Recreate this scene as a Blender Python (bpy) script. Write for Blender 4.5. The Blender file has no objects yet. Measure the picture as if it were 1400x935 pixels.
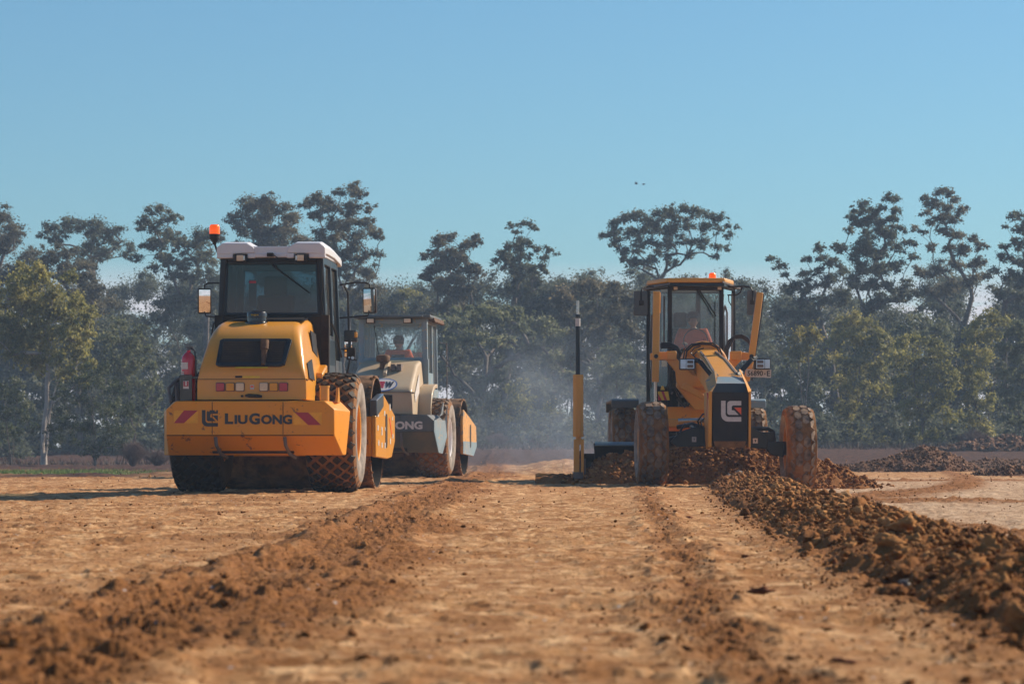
import bpy, bmesh, math, random
import numpy as np
from mathutils import Vector, Matrix
R = math.radians
SC = bpy.context.scene
COL = SC.collection
FPX = 4083.0          # focal length in photo pixels (1400 wide, 105 mm lens)
CX, HY, CH = 700.0, 612.0, 0.57   # principal column, horizon row, camera height


def P(px, py, Y):
    """photo pixel at distance Y (metres) -> world point"""
    return Vector(((px - CX) * Y / FPX, Y, CH + (HY - py) * Y / FPX))


# ------------------------------------------------------------------ tags
def tag(o, label=None, cat=None, group=None, kind=None):
    if label: o['label'] = label
    if cat: o['category'] = cat
    if group: o['group'] = group
    if kind: o['kind'] = kind
    return o


def empty(name, loc, rz=0.0):
    o = bpy.data.objects.new(name, None)
    COL.objects.link(o)
    o.location = loc
    o.rotation_euler = (0, 0, rz)
    o.empty_display_size = 0.3
    return o


def link_mesh(name, me, mats, parent=None, angle=35, bevel=0.0, smooth=True):
    for m in (mats if isinstance(mats, (list, tuple)) else [mats]):
        me.materials.append(m)
    if smooth:
        me.shade_smooth()
        if angle: me.set_sharp_from_angle(angle=R(angle))
    o = bpy.data.objects.new(name, me)
    COL.objects.link(o)
    if parent is not None: o.parent = parent
    if bevel > 0:
        b = o.modifiers.new('bevel', 'BEVEL')
        b.width = bevel; b.segments = 2; b.limit_method = 'ANGLE'; b.angle_limit = R(40)
    return o


def np_mesh(name, verts, faces, attrs=None):
    """verts (n,3) array, faces (m,k) int array with one k"""
    me = bpy.data.meshes.new(name)
    v = np.ascontiguousarray(verts, dtype=np.float32); f = np.ascontiguousarray(faces, dtype=np.int32)
    me.vertices.add(len(v)); me.vertices.foreach_set('co', v.ravel())
    k = f.shape[1]
    me.loops.add(f.size); me.loops.foreach_set('vertex_index', f.ravel())
    me.polygons.add(len(f))
    me.polygons.foreach_set('loop_start', np.arange(0, f.size, k, dtype=np.int32))
    me.polygons.foreach_set('loop_total', np.full(len(f), k, dtype=np.int32))
    me.update(calc_edges=True)
    if attrs:
        for n, a in attrs.items():
            at = me.attributes.new(n, 'FLOAT', 'POINT')
            at.data.foreach_set('value', np.ascontiguousarray(a, dtype=np.float32))
    return me


class MB:
    """collects shapes into one mesh"""
    def __init__(s, M=None):
        s.v = []; s.f = []; s.m = []; s.M = M or Matrix.Identity(4); s.mi = 0

    def add(s, vs, fs, M=None):
        b = len(s.v)
        T = s.M @ M if M is not None else s.M
        s.v += [tuple(T @ Vector(p)) for p in vs]
        for f in fs:
            s.f.append(tuple(b + i for i in f)); s.m.append(s.mi)
        return s

    def box(s, lo, hi, M=None):
        x0, y0, z0 = lo; x1, y1, z1 = hi
        v = [(x0, y0, z0), (x1, y0, z0), (x1, y1, z0), (x0, y1, z0), (x0, y0, z1), (x1, y0, z1), (x1, y1, z1), (x0, y1, z1)]
        f = [(0, 3, 2, 1), (4, 5, 6, 7), (0, 1, 5, 4), (1, 2, 6, 5), (2, 3, 7, 6), (3, 0, 4, 7)]
        return s.add(v, f, M)

    def cbox(s, c, d, rot=None):
        M = Matrix.Translation(c)
        if rot: M = M @ Matrix.Rotation(rot[2], 4, 'Z') @ Matrix.Rotation(rot[1], 4, 'Y') @ Matrix.Rotation(rot[0], 4, 'X')
        return s.box((-d[0] / 2, -d[1] / 2, -d[2] / 2), (d[0] / 2, d[1] / 2, d[2] / 2), M)

    def beam(s, a, b, w, h, up=(0, 0, 1)):
        """rectangular bar from a to b: w sideways, h along up"""
        a = Vector(a); b = Vector(b); d = b - a; L = d.length; d.normalize()
        u = Vector(up); x = d.cross(u)
        if x.length < 1e-4: x = d.cross(Vector((1, 0, 0)))
        x.normalize(); u = x.cross(d).normalized()
        v = []
        for t in (0, L):
            for (i, j) in ((-1, -1), (1, -1), (1, 1), (-1, 1)):
                v.append(a + d * t + x * (i * w / 2) + u * (j * h / 2))
        return s.add(v, [(0, 1, 2, 3)[::-1], (4, 5, 6, 7), (0, 1, 5, 4), (1, 2, 6, 5), (2, 3, 7, 6), (3, 0, 4, 7)])

    def prism(s, poly, axis, a, b):
        """poly = list of 2D points; extruded along axis from a to b"""
        def pt(p, t):
            if axis == 'x': return (t, p[0], p[1])
            if axis == 'y': return (p[0], t, p[1])
            return (p[0], p[1], t)
        n = len(poly)
        v = [pt(p, a) for p in poly] + [pt(p, b) for p in poly]
        f = [tuple(range(n))[::-1], tuple(range(n, 2 * n))] + [(i, (i + 1) % n, n + (i + 1) % n, n + i) for i in range(n)]
        return s.add(v, f)

    def tube(s, pts, r, n=8, cap=True):
        pts = [Vector(p) for p in pts]
        rs = r if isinstance(r, (list, tuple)) else [r] * len(pts)
        v = []; f = []
        prev = None
        for i, p in enumerate(pts):
            d = (pts[min(i + 1, len(pts) - 1)] - pts[max(i - 1, 0)])
            if d.length < 1e-9: d = Vector((0, 0, 1))
            d.normalize()
            if prev is None:
                x = d.cross(Vector((0, 0, 1)))
                if x.length < 0.05: x = d.cross(Vector((1, 0, 0)))
            else:
                x = prev - d * prev.dot(d)
                if x.length < 1e-5: x = d.cross(Vector((0.3, 0.5, 1)))
            x.normalize(); prev = x; y = d.cross(x)
            for k in range(n):
                a = 2 * math.pi * k / n
                v.append(p + x * (math.cos(a) * rs[i]) + y * (math.sin(a) * rs[i]))
        for i in range(len(pts) - 1):
            for k in range(n):
                f.append((i * n + k, i * n + (k + 1) % n, (i + 1) * n + (k + 1) % n, (i + 1) * n + k))
        if cap:
            f.append(tuple(range(n))[::-1]); f.append(tuple(range((len(pts) - 1) * n, len(pts) * n)))
        return s.add(v, f)

    def cyl(s, a, b, r, r2=None, n=24):
        return s.tube([a, b], [r, r if r2 is None else r2], n)

    def lathe(s, prof, c=(0, 0, 0), axis='z', n=32, close=False):
        """prof = [(radius, along)], revolved about axis through c"""
        v = []; f = []
        for (r, h) in prof:
            for k in range(n):
                a = 2 * math.pi * k / n; p = r * math.cos(a); q = r * math.sin(a)
                if axis == 'z': w = (c[0] + p, c[1] + q, c[2] + h)
                elif axis == 'x': w = (c[0] + h, c[1] + p, c[2] + q)
                else: w = (c[0] - p, c[1] + h, c[2] + q)
                v.append(w)
        m = len(prof)
        for i in range(m if close else m - 1):
            j = (i + 1) % m
            for k in range(n):
                f.append((i * n + k, i * n + (k + 1) % n, j * n + (k + 1) % n, j * n + k))
        return s.add(v, f)

    def loft(s, secs, cap=True, closed=True):
        n = len(secs[0]); v = [p for q in secs for p in q]; f = []
        for i in range(len(secs) - 1):
            for k in range(n if closed else n - 1):
                f.append((i * n + k, i * n + (k + 1) % n, (i + 1) * n + (k + 1) % n, (i + 1) * n + k))
        if cap and closed:
            f.append(tuple(range(n))[::-1]); f.append(tuple(range((len(secs) - 1) * n, len(secs) * n)))
        return s.add(v, f)

    def split(s):
        par = list(range(len(s.v)))
        def find(a):
            while par[a] != a:
                par[a] = par[par[a]]; a = par[a]
            return a
        for f in s.f:
            r = find(f[0])
            for i in f[1:]: par[find(i)] = r
        groups = {}
        for k, f in enumerate(s.f): groups.setdefault(find(f[0]), []).append(k)
        res = []
        for ks in groups.values():
            mb = MB(); idx = {}
            for k in ks:
                q = []
                for i in s.f[k]:
                    if i not in idx: idx[i] = len(mb.v); mb.v.append(s.v[i])
                    q.append(idx[i])
                mb.f.append(tuple(q)); mb.m.append(s.m[k])
            res.append(mb)
        return res

    def build_each(s, name, mats, parent=None, **k):
        """every separate piece becomes an object of its own"""
        return [mb.build(name, mats, parent, **k) for mb in s.split()]

    def build(s, name, mats, parent=None, bevel=0.0, angle=35, smooth=True, label=None, fixn=True):
        me = bpy.data.meshes.new(name)
        me.from_pydata(s.v, [], s.f)
        if any(s.m): me.polygons.foreach_set('material_index', s.m)
        if fixn:
            bm = bmesh.new(); bm.from_mesh(me)
            bmesh.ops.recalc_face_normals(bm, faces=bm.faces)
            bm.to_mesh(me); bm.free()
        me.update()
        o = link_mesh(name, me, mats, parent, angle, bevel, smooth)
        if label: o['label'] = label
        return o


def text_geo(txt, bold=0.03):
    cu = bpy.data.curves.new('txt', 'FONT'); cu.body = txt; cu.size = 1.0; cu.offset = bold; cu.extrude = 0.004
    cu.resolution_u = 3
    ob = bpy.data.objects.new('txt', cu); COL.objects.link(ob)
    dg = bpy.context.evaluated_depsgraph_get(); dg.update()
    me = bpy.data.meshes.new_from_object(ob.evaluated_get(dg))
    vs = [v.co.copy() for v in me.vertices]; fs = [tuple(p.vertices) for p in me.polygons]
    bpy.data.objects.remove(ob); bpy.data.curves.remove(cu); bpy.data.meshes.remove(me)
    return vs, fs


def add_text(mb, txt, x0, x1, z0, z1, place, bold=0.03):
    """stretch txt into the box x0..x1 / z0..z1; place(x, z, e) -> 3D point"""
    vs, fs = text_geo(txt, bold)
    a = min(v.x for v in vs); b = max(v.x for v in vs); c = min(v.y for v in vs); d = max(v.y for v in vs)
    out = [place(x0 + (v.x - a) / (b - a) * (x1 - x0), z0 + (v.y - c) / (d - c) * (z1 - z0), v.z) for v in vs]
    mb.add(out, fs)


def arc(cx, cy, r, a0, a1, n=6):
    return [(cx + r * math.cos(R(a0 + (a1 - a0) * i / n)), cy + r * math.sin(R(a0 + (a1 - a0) * i / n))) for i in range(n + 1)]


# emblem, unit box 171 x 177, y down
EMB_L = [(0, 0), (38, 0), (38, 112)] + arc(66, 110, 28, 180, 90, 5)[1:] + [(171, 138), (171, 177), (60, 177)] + arc(60, 117, 60, 90, 180, 6)[1:]
EMB_G = [(171, 2), (171, 40), (100, 40), (90, 50), (90, 80), (112, 82), (148, 120), (72, 120)] + arc(72, 100, 20, 90, 180, 4)[1:] + [(52, 28)] + arc(78, 28, 26, 180, 270, 4)[1:]
EMB_T = [(111, 58), (171, 58), (171, 120)]


def emblem(mb, poly, x0, x1, z0, z1, place, e=0.004):
    n = len(poly)
    pts = [(x0 + p[0] / 171 * (x1 - x0), z1 - p[1] / 177 * (z1 - z0)) for p in poly]
    v = [place(p[0], p[1], 0) for p in pts] + [place(p[0], p[1], e) for p in pts]
    mb.add(v, [tuple(range(n)), tuple(range(n, 2 * n))] + [(i, (i + 1) % n, n + (i + 1) % n, n + i) for i in range(n)])


# ------------------------------------------------------------------ materials
def mat(name):
    m = bpy.data.materials.new(name); m.use_nodes = True
    nt = m.node_tree
    return m, nt, nt.nodes['Principled BSDF'], nt.nodes['Material Output']


def nd(nt, t, **k):
    n = nt.nodes.new(t)
    for a, b in k.items():
        if a.startswith('i_'): n.inputs[int(a[2:])].default_value = b
        else: setattr(n, a, b)
    return n


def ramp(nt, fac, stops, interp='LINEAR'):
    r = nt.nodes.new('ShaderNodeValToRGB'); r.color_ramp.interpolation = interp
    e = r.color_ramp.elements
    while len(e) > 1: e.remove(e[-1])
    e[0].position = stops[0][0]; e[0].color = stops[0][1]
    for p, c in stops[1:]:
        x = e.new(p); x.color = c
    nt.links.new(fac, r.inputs[0])
    return r


def noise(nt, scale, detail=5, rough=0.6, vec=None, dist=0.0):
    n = nt.nodes.new('ShaderNodeTexNoise')
    n.inputs['Scale'].default_value = scale; n.inputs['Detail'].default_value = detail
    n.inputs['Roughness'].default_value = rough; n.inputs['Distortion'].default_value = dist
    if vec is not None: nt.links.new(vec, n.inputs['Vector'])
    return n


def mixc(nt, fac, a, b, mode='MIX'):
    m = nt.nodes.new('ShaderNodeMix'); m.data_type = 'RGBA'; m.blend_type = mode
    for s, i in ((fac, 0), (a, 6), (b, 7)):
        if hasattr(s, 'is_linked') or hasattr(s, 'links'): nt.links.new(s, m.inputs[i])
        elif i == 0: m.inputs[0].default_value = s
        else: m.inputs[i].default_value = (*s, 1) if len(s) == 3 else s
    return m.outputs[2]


def c4(c): return (c[0], c[1], c[2], 1)


DUST = (0.40, 0.235, 0.12)
MUD = (0.25, 0.105, 0.035)


def paint(name, col, rough=0.38, dust=0.35, metallic=0.0, coat=0.15, scale=2.2, dustcol=DUST, chips=0.0, chipcol=(0.12, 0.07, 0.04), bump=0.02, spec=0.5):
    m, nt, bs, out = mat(name)
    tc = nd(nt, 'ShaderNodeTexCoord')
    n1 = noise(nt, scale, 8, 0.62, tc.outputs['Object'])
    n2 = noise(nt, scale * 9, 5, 0.7, tc.outputs['Object'])
    sh = mixc(nt, 0.12, c4(col), n2.outputs['Color'], 'MULTIPLY')
    f = ramp(nt, n1.outputs[0], [(0.42, (0, 0, 0, 1)), (0.72, (dust, dust, dust, 1))])
    f2 = nd(nt, 'ShaderNodeMath', operation='MULTIPLY_ADD'); nt.links.new(n2.outputs[0], f2.inputs[0]); f2.inputs[1].default_value = dust * 0.35
    nt.links.new(f.outputs[0], f2.inputs[2])
    c = mixc(nt, f2.outputs[0], sh, c4(dustcol))
    if chips > 0:
        n3 = noise(nt, 5.5, 9, 0.75, tc.outputs['Object'], 0.4)
        fc = ramp(nt, n3.outputs[0], [(0.60 - chips * 0.15, (0, 0, 0, 1)), (0.62 - chips * 0.15, (1, 1, 1, 1))])
        c = mixc(nt, fc.outputs[0], c, c4(chipcol))
    nt.links.new(c, bs.inputs['Base Color'])
    rr = nd(nt, 'ShaderNodeMapRange'); nt.links.new(f2.outputs[0], rr.inputs[0]); rr.inputs[3].default_value = rough; rr.inputs[4].default_value = min(1, rough + 0.45)
    nt.links.new(rr.outputs[0], bs.inputs['Roughness'])
    bs.inputs['Metallic'].default_value = metallic
    bs.inputs['Coat Weight'].default_value = coat
    bs.inputs['Specular IOR Level'].default_value = spec
    bs.inputs['Coat Roughness'].default_value = 0.15
    if bump:
        b = nd(nt, 'ShaderNodeBump'); b.inputs['Strength'].default_value = 0.25; b.inputs['Distance'].default_value = bump * 0.1
        nt.links.new(n1.outputs[0], b.inputs['Height']); nt.links.new(b.outputs[0], bs.inputs['Normal'])
    return m


def rough_mat(name, cols, scale=8, rough=0.9, bump=0.01, bscale=None, spec=0.25, dist=0.0):
    """mottled matte surface: cols = ramp stops"""
    m, nt, bs, out = mat(name)
    tc = nd(nt, 'ShaderNodeTexCoord')
    n1 = noise(nt, scale, 8, 0.68, tc.outputs['Object'], dist)
    r = ramp(nt, n1.outputs[0], [(p, c4(c)) for p, c in cols])
    nt.links.new(r.outputs[0], bs.inputs['Base Color'])
    bs.inputs['Roughness'].default_value = rough
    bs.inputs['Specular IOR Level'].default_value = spec
    n2 = noise(nt, bscale or scale * 4, 6, 0.7, tc.outputs['Object'])
    b = nd(nt, 'ShaderNodeBump'); b.inputs['Strength'].default_value = 0.8; b.inputs['Distance'].default_value = bump
    nt.links.new(n2.outputs[0], b.inputs['Height']); nt.links.new(b.outputs[0], bs.inputs['Normal'])
    return m


def plain(name, col, rough=0.5, metallic=0.0, emit=0.0, ecol=None, spec=0.5, trans=0.0):
    m, nt, bs, out = mat(name)
    tc = nd(nt, 'ShaderNodeTexCoord')
    n1 = noise(nt, 14, 5, 0.6, tc.outputs['Object'])
    r = ramp(nt, n1.outputs[0], [(0.3, c4([x * 0.86 for x in col])), (0.7, c4([min(1, x * 1.1) for x in col]))])
    nt.links.new(r.outputs[0], bs.inputs['Base Color'])
    bs.inputs['Roughness'].default_value = rough; bs.inputs['Metallic'].default_value = metallic
    bs.inputs['Specular IOR Level'].default_value = spec
    bs.inputs['Transmission Weight'].default_value = trans
    if emit: bs.inputs['Emission Color'].default_value = c4(ecol or col); bs.inputs['Emission Strength'].default_value = emit
    return m


def glass_mat(name, tint, refl=0.12, dirt=0.06):
    m = bpy.data.materials.new(name); m.use_nodes = True
    nt = m.node_tree; nt.nodes.clear()
    out = nd(nt, 'ShaderNodeOutputMaterial')
    tr = nd(nt, 'ShaderNodeBsdfTransparent'); tr.inputs[0].default_value = c4(tint)
    gl = nd(nt, 'ShaderNodeBsdfGlossy'); gl.inputs['Roughness'].default_value = 0.03; gl.inputs[0].default_value = (0.8, 0.85, 0.9, 1)
    df = nd(nt, 'ShaderNodeBsdfDiffuse'); df.inputs[0].default_value = (0.42, 0.36, 0.28, 1)
    lw = nd(nt, 'ShaderNodeLayerWeight'); lw.inputs[0].default_value = 0.18
    mr = nd(nt, 'ShaderNodeMapRange'); mr.inputs[3].default_value = refl; mr.inputs[4].default_value = 0.9
    nt.links.new(lw.outputs['Fresnel'], mr.inputs[0])
    a = nd(nt, 'ShaderNodeMixShader'); nt.links.new(mr.outputs[0], a.inputs[0]); nt.links.new(tr.outputs[0], a.inputs[1]); nt.links.new(gl.outputs[0], a.inputs[2])
    tc = nd(nt, 'ShaderNodeTexCoord'); n = noise(nt, 3.0, 6, 0.6, tc.outputs['Object'])
    d = ramp(nt, n.outputs[0], [(0.35, (dirt * .4,) * 3 + (1,)), (0.75, (dirt * 1.8,) * 3 + (1,))])
    b = nd(nt, 'ShaderNodeMixShader'); nt.links.new(d.outputs[0], b.inputs[0]); nt.links.new(a.outputs[0], b.inputs[1]); nt.links.new(df.outputs[0], b.inputs[2])
    nt.links.new(b.outputs[0], out.inputs[0])
    return m


M = {}
M['yellow'] = paint('machine_yellow', (0.80, 0.325, 0.012), dust=0.20, rough=0.32, coat=0.3)
M['orange'] = paint('bumper_orange', (0.85, 0.30, 0.003), dust=0.18, rough=0.40, coat=0.08, spec=0.35, scale=1.3, chips=0.02, chipcol=(0.25, 0.10, 0.03))
M['yellow_g'] = paint('grader_yellow', (0.78, 0.33, 0.03), dust=0.22, rough=0.42)
M['yellow_worn'] = paint('worn_yellow', (0.72, 0.33, 0.06), dust=0.6, rough=0.55, chips=0.25, chipcol=(0.2, 0.17, 0.14))
M['beige'] = paint('faded_beige', (0.50, 0.385, 0.25), dust=0.45, rough=0.5, scale=1.6)
M['teal'] = paint('grey_teal', (0.19, 0.30, 0.36), dust=0.35, rough=0.5, chips=0.12, chipcol=(0.4, 0.3, 0.18))
M['dteal'] = paint('dark_teal', (0.035, 0.065, 0.08), dust=0.25, rough=0.5)
M['navy'] = paint('cab_navy', (0.009, 0.020, 0.030), dust=0.035, rough=0.4, coat=0.05, spec=0.3)
M['navy_side'] = paint('cab_slate', (0.06, 0.075, 0.09), dust=0.18, rough=0.3, coat=0.3)
M['brownblack'] = paint('dusty_black', (0.014, 0.012, 0.012), dust=0.14, rough=0.7, coat=0, spec=0.2)
M['black'] = paint('black_plastic', (0.008, 0.008, 0.010), dust=0.06, spec=0.3, rough=0.5, coat=0)
M['blackgloss'] = paint('black_gloss', (0.01, 0.011, 0.014), dust=0.05, rough=0.25, coat=0.4)
M['white'] = paint('roof_white', (0.78, 0.74, 0.74), dust=0.10, rough=0.35, coat=0.2)
M['steel'] = paint('bright_steel', (0.55, 0.53, 0.5), dust=0.1, rough=0.25, metallic=0.9, coat=0)
M['greysteel'] = paint('grey_steel', (0.10, 0.10, 0.11), dust=0.4, rough=0.5, metallic=0.2, coat=0)
M['rust'] = rough_mat('rusty_steel', [(0.3, (0.06, 0.035, 0.022)), (0.6, (0.16, 0.08, 0.04)), (0.75, (0.26, 0.14, 0.07))], 9, 0.75)
M['red'] = paint('extinguisher_red', (0.55, 0.008, 0.03), dust=0.04, rough=0.25, coat=0.5)
M['decalred'] = plain('decal_red', (0.42, 0.012, 0.035), 0.35)
M['decalblack'] = plain('decal_black', (0.02, 0.024, 0.034), 0.4)
M['decalwhite'] = plain('decal_white', (0.62, 0.56, 0.52), 0.45)
M['decalorange'] = plain('decal_orange', (0.85, 0.10, 0.02), 0.4)
M['decalyellow'] = plain('decal_yellow', (0.70, 0.46, 0.01), 0.4)
M['reflyellow'] = plain('reflector_yellow', (0.86, 0.36, 0.004), 0.3)
M['blue'] = plain('decal_blue', (0.03, 0.12, 0.35), 0.4)
M['lensred'] = plain('lens_red', (0.48, 0.05, 0.07), 0.3)
M['lensamber'] = plain('lens_amber', (0.75, 0.30, 0.01), 0.3)
M['lensclear'] = plain('lens_clear', (0.75, 0.55, 0.36), 0.2)  # clear lens; its tan base colour stands in for a warm reflection
M['lensblue'] = plain('lens_bluish', (0.50, 0.66, 0.80), 0.12, spec=0.9)
M['beacon'] = plain('beacon_amber', (0.95, 0.13, 0.005), 0.15, emit=0.55, ecol=(1.0, 0.10, 0.0))
M['mirror'] = plain('mirror_glass', (0.85, 0.87, 0.9), 0.02, metallic=1.0)
M['glass'] = glass_mat('cab_glass', (0.05, 0.12, 0.165), 0.045, 0.010)
M['glass2'] = glass_mat('clear_cab_glass', (0.70, 0.80, 0.80), 0.08, 0.07)
M['glass4'] = glass_mat('dusty_cab_glass', (0.80, 0.90, 0.92), 0.06, 0.08)
M['glass3'] = glass_mat('grader_glass', (0.62, 0.70, 0.68), 0.07, 0.07)
M['seat'] = plain('seat_black', (0.010, 0.012, 0.016), 0.9, spec=0.1)
M['rubberhose'] = plain('hose_black', (0.015, 0.015, 0.018), 0.35)
M['tyremud'] = rough_mat('tyre_caked_mud', [(0.3, (0.12, 0.055, 0.022)), (0.5, (0.25, 0.11, 0.038)), (0.7, (0.34, 0.17, 0.07))], 7, 0.95, 0.006, 40)
M['tyreside'] = rough_mat('tyre_dusty_side', [(0.3, (0.10, 0.085, 0.07)), (0.55, (0.30, 0.25, 0.21)), (0.75, (0.42, 0.36, 0.31))], 5, 0.85, 0.004, 30)
M['tyreblack'] = rough_mat('tyre_rubber', [(0.38, (0.016, 0.015, 0.015)), (0.58, (0.05, 0.035, 0.025)), (0.72, (0.16, 0.085, 0.04))], 6, 0.7, 0.004, 30)
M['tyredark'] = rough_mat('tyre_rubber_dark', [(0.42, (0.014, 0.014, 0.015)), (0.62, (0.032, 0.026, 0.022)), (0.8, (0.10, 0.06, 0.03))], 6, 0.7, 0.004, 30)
M['tyregrader'] = rough_mat('tyre_lug_dusty', [(0.34, (0.07, 0.052, 0.042)), (0.52, (0.22, 0.15, 0.105)), (0.68, (0.36, 0.23, 0.14))], 7, 0.85, 0.006, 30)
M['tyremudg'] = rough_mat('grader_tyre_mud', [(0.3, (0.14, 0.09, 0.06)), (0.5, (0.28, 0.18, 0.12)), (0.7, (0.42, 0.26, 0.15))], 5, 0.95, 0.006, 40)
M['drum'] = rough_mat('drum_caked', [(0.34, (0.045, 0.028, 0.018)), (0.46, (0.12, 0.065, 0.035)), (0.56, (0.24, 0.125, 0.06)), (0.72, (0.34, 0.19, 0.10))], 5, 0.85, 0.012, 18, dist=0.4)
M['drumin'] = rough_mat('drum_inside', [(0.35, (0.015, 0.014, 0.014)), (0.7, (0.05, 0.04, 0.032))], 6, 0.8)
M['skin'] = plain('skin', (0.42, 0.20, 0.13), 0.5)
M['hair'] = plain('hair', (0.04, 0.025, 0.015), 0.7)
M['hivis'] = plain('hi_vis_orange', (0.85, 0.11, 0.03), 0.75)
M['navycloth'] = plain('navy_cloth', (0.012, 0.018, 0.035), 0.85)
M['reftape'] = plain('reflective_tape', (0.55, 0.6, 0.58), 0.4)
# ------------------------------------------------------------------ numpy noise
def _hash(ix, iy, seed):
    h = (ix.astype(np.int64) * 374761393 + iy.astype(np.int64) * 668265263 + seed * 1442695041) & 0xFFFFFFFF
    h = ((h ^ (h >> 13)) * 1274126177) & 0xFFFFFFFF
    h = h ^ (h >> 16)
    return (h & 0xFFFFFF) / float(0xFFFFFF)


def vnoise(x, y, seed=0):
    ix = np.floor(x); iy = np.floor(y); fx = x - ix; fy = y - iy
    fx = fx * fx * fx * (fx * (fx * 6 - 15) + 10); fy = fy * fy * fy * (fy * (fy * 6 - 15) + 10)
    a = _hash(ix, iy, seed); b = _hash(ix + 1, iy, seed); c = _hash(ix, iy + 1, seed); d = _hash(ix + 1, iy + 1, seed)
    return (a + (b - a) * fx) * (1 - fy) + (c + (d - c) * fx) * fy


def fbm(x, y, sc, octv=4, seed=0, gain=0.5):
    s = 0; a = 1.0; t = 0
    for o in range(octv):
        k = 2 ** o / sc
        s = s + a * vnoise(x * k + 17.3 * o, y * k + 9.1 * o, seed + o); t += a; a *= gain
    return s / t


def lumps(x, y, sc, seed=0):
    """cellular bumps 0..1: rounded lumps of size sc"""
    X = x / sc; Y = y / sc
    ix = np.floor(X); iy = np.floor(Y)
    best = np.zeros_like(X)
    for dx in (-1, 0, 1):
        for dy in (-1, 0, 1):
            cx = ix + dx; cy = iy + dy
            jx = cx + _hash(cx, cy, seed); jy = cy + _hash(cx, cy, seed + 71)
            rr = 0.35 + 0.65 * _hash(cx, cy, seed + 133)
            d2 = (X - jx) ** 2 + (Y - jy) ** 2
            b = np.sqrt(np.maximum(0, 1 - d2 / (rr * rr))) * rr
            best = np.maximum(best, b)
    return best


def sm(x, a, b):
    t = np.clip((x - a) / (b - a), 0, 1); return t * t * (3 - 2 * t)


def gauss(x, s): return np.exp(-(x / s) ** 2)


def line_at(y, pts):
    return np.interp(y, [p[0] for p in pts], [p[1] for p in pts])


BERM = [(3, -1.42), (8, -1.34), (12, -1.26), (17, -1.14), (26, -1.16), (34, -1.08), (45, -0.95), (56, -0.75)]
TRACK = [(3, 0.56), (10, 0.68), (17, 0.93), (24, 1.17), (30, 1.40), (38, 1.75), (46, 2.0)]
WINDROW = [(3, 2.0), (8, 1.98), (12, 2.0), (18, 2.20), (25, 2.50), (30, 2.70), (36, 3.02), (43, 3.42), (47, 3.6)]


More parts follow.
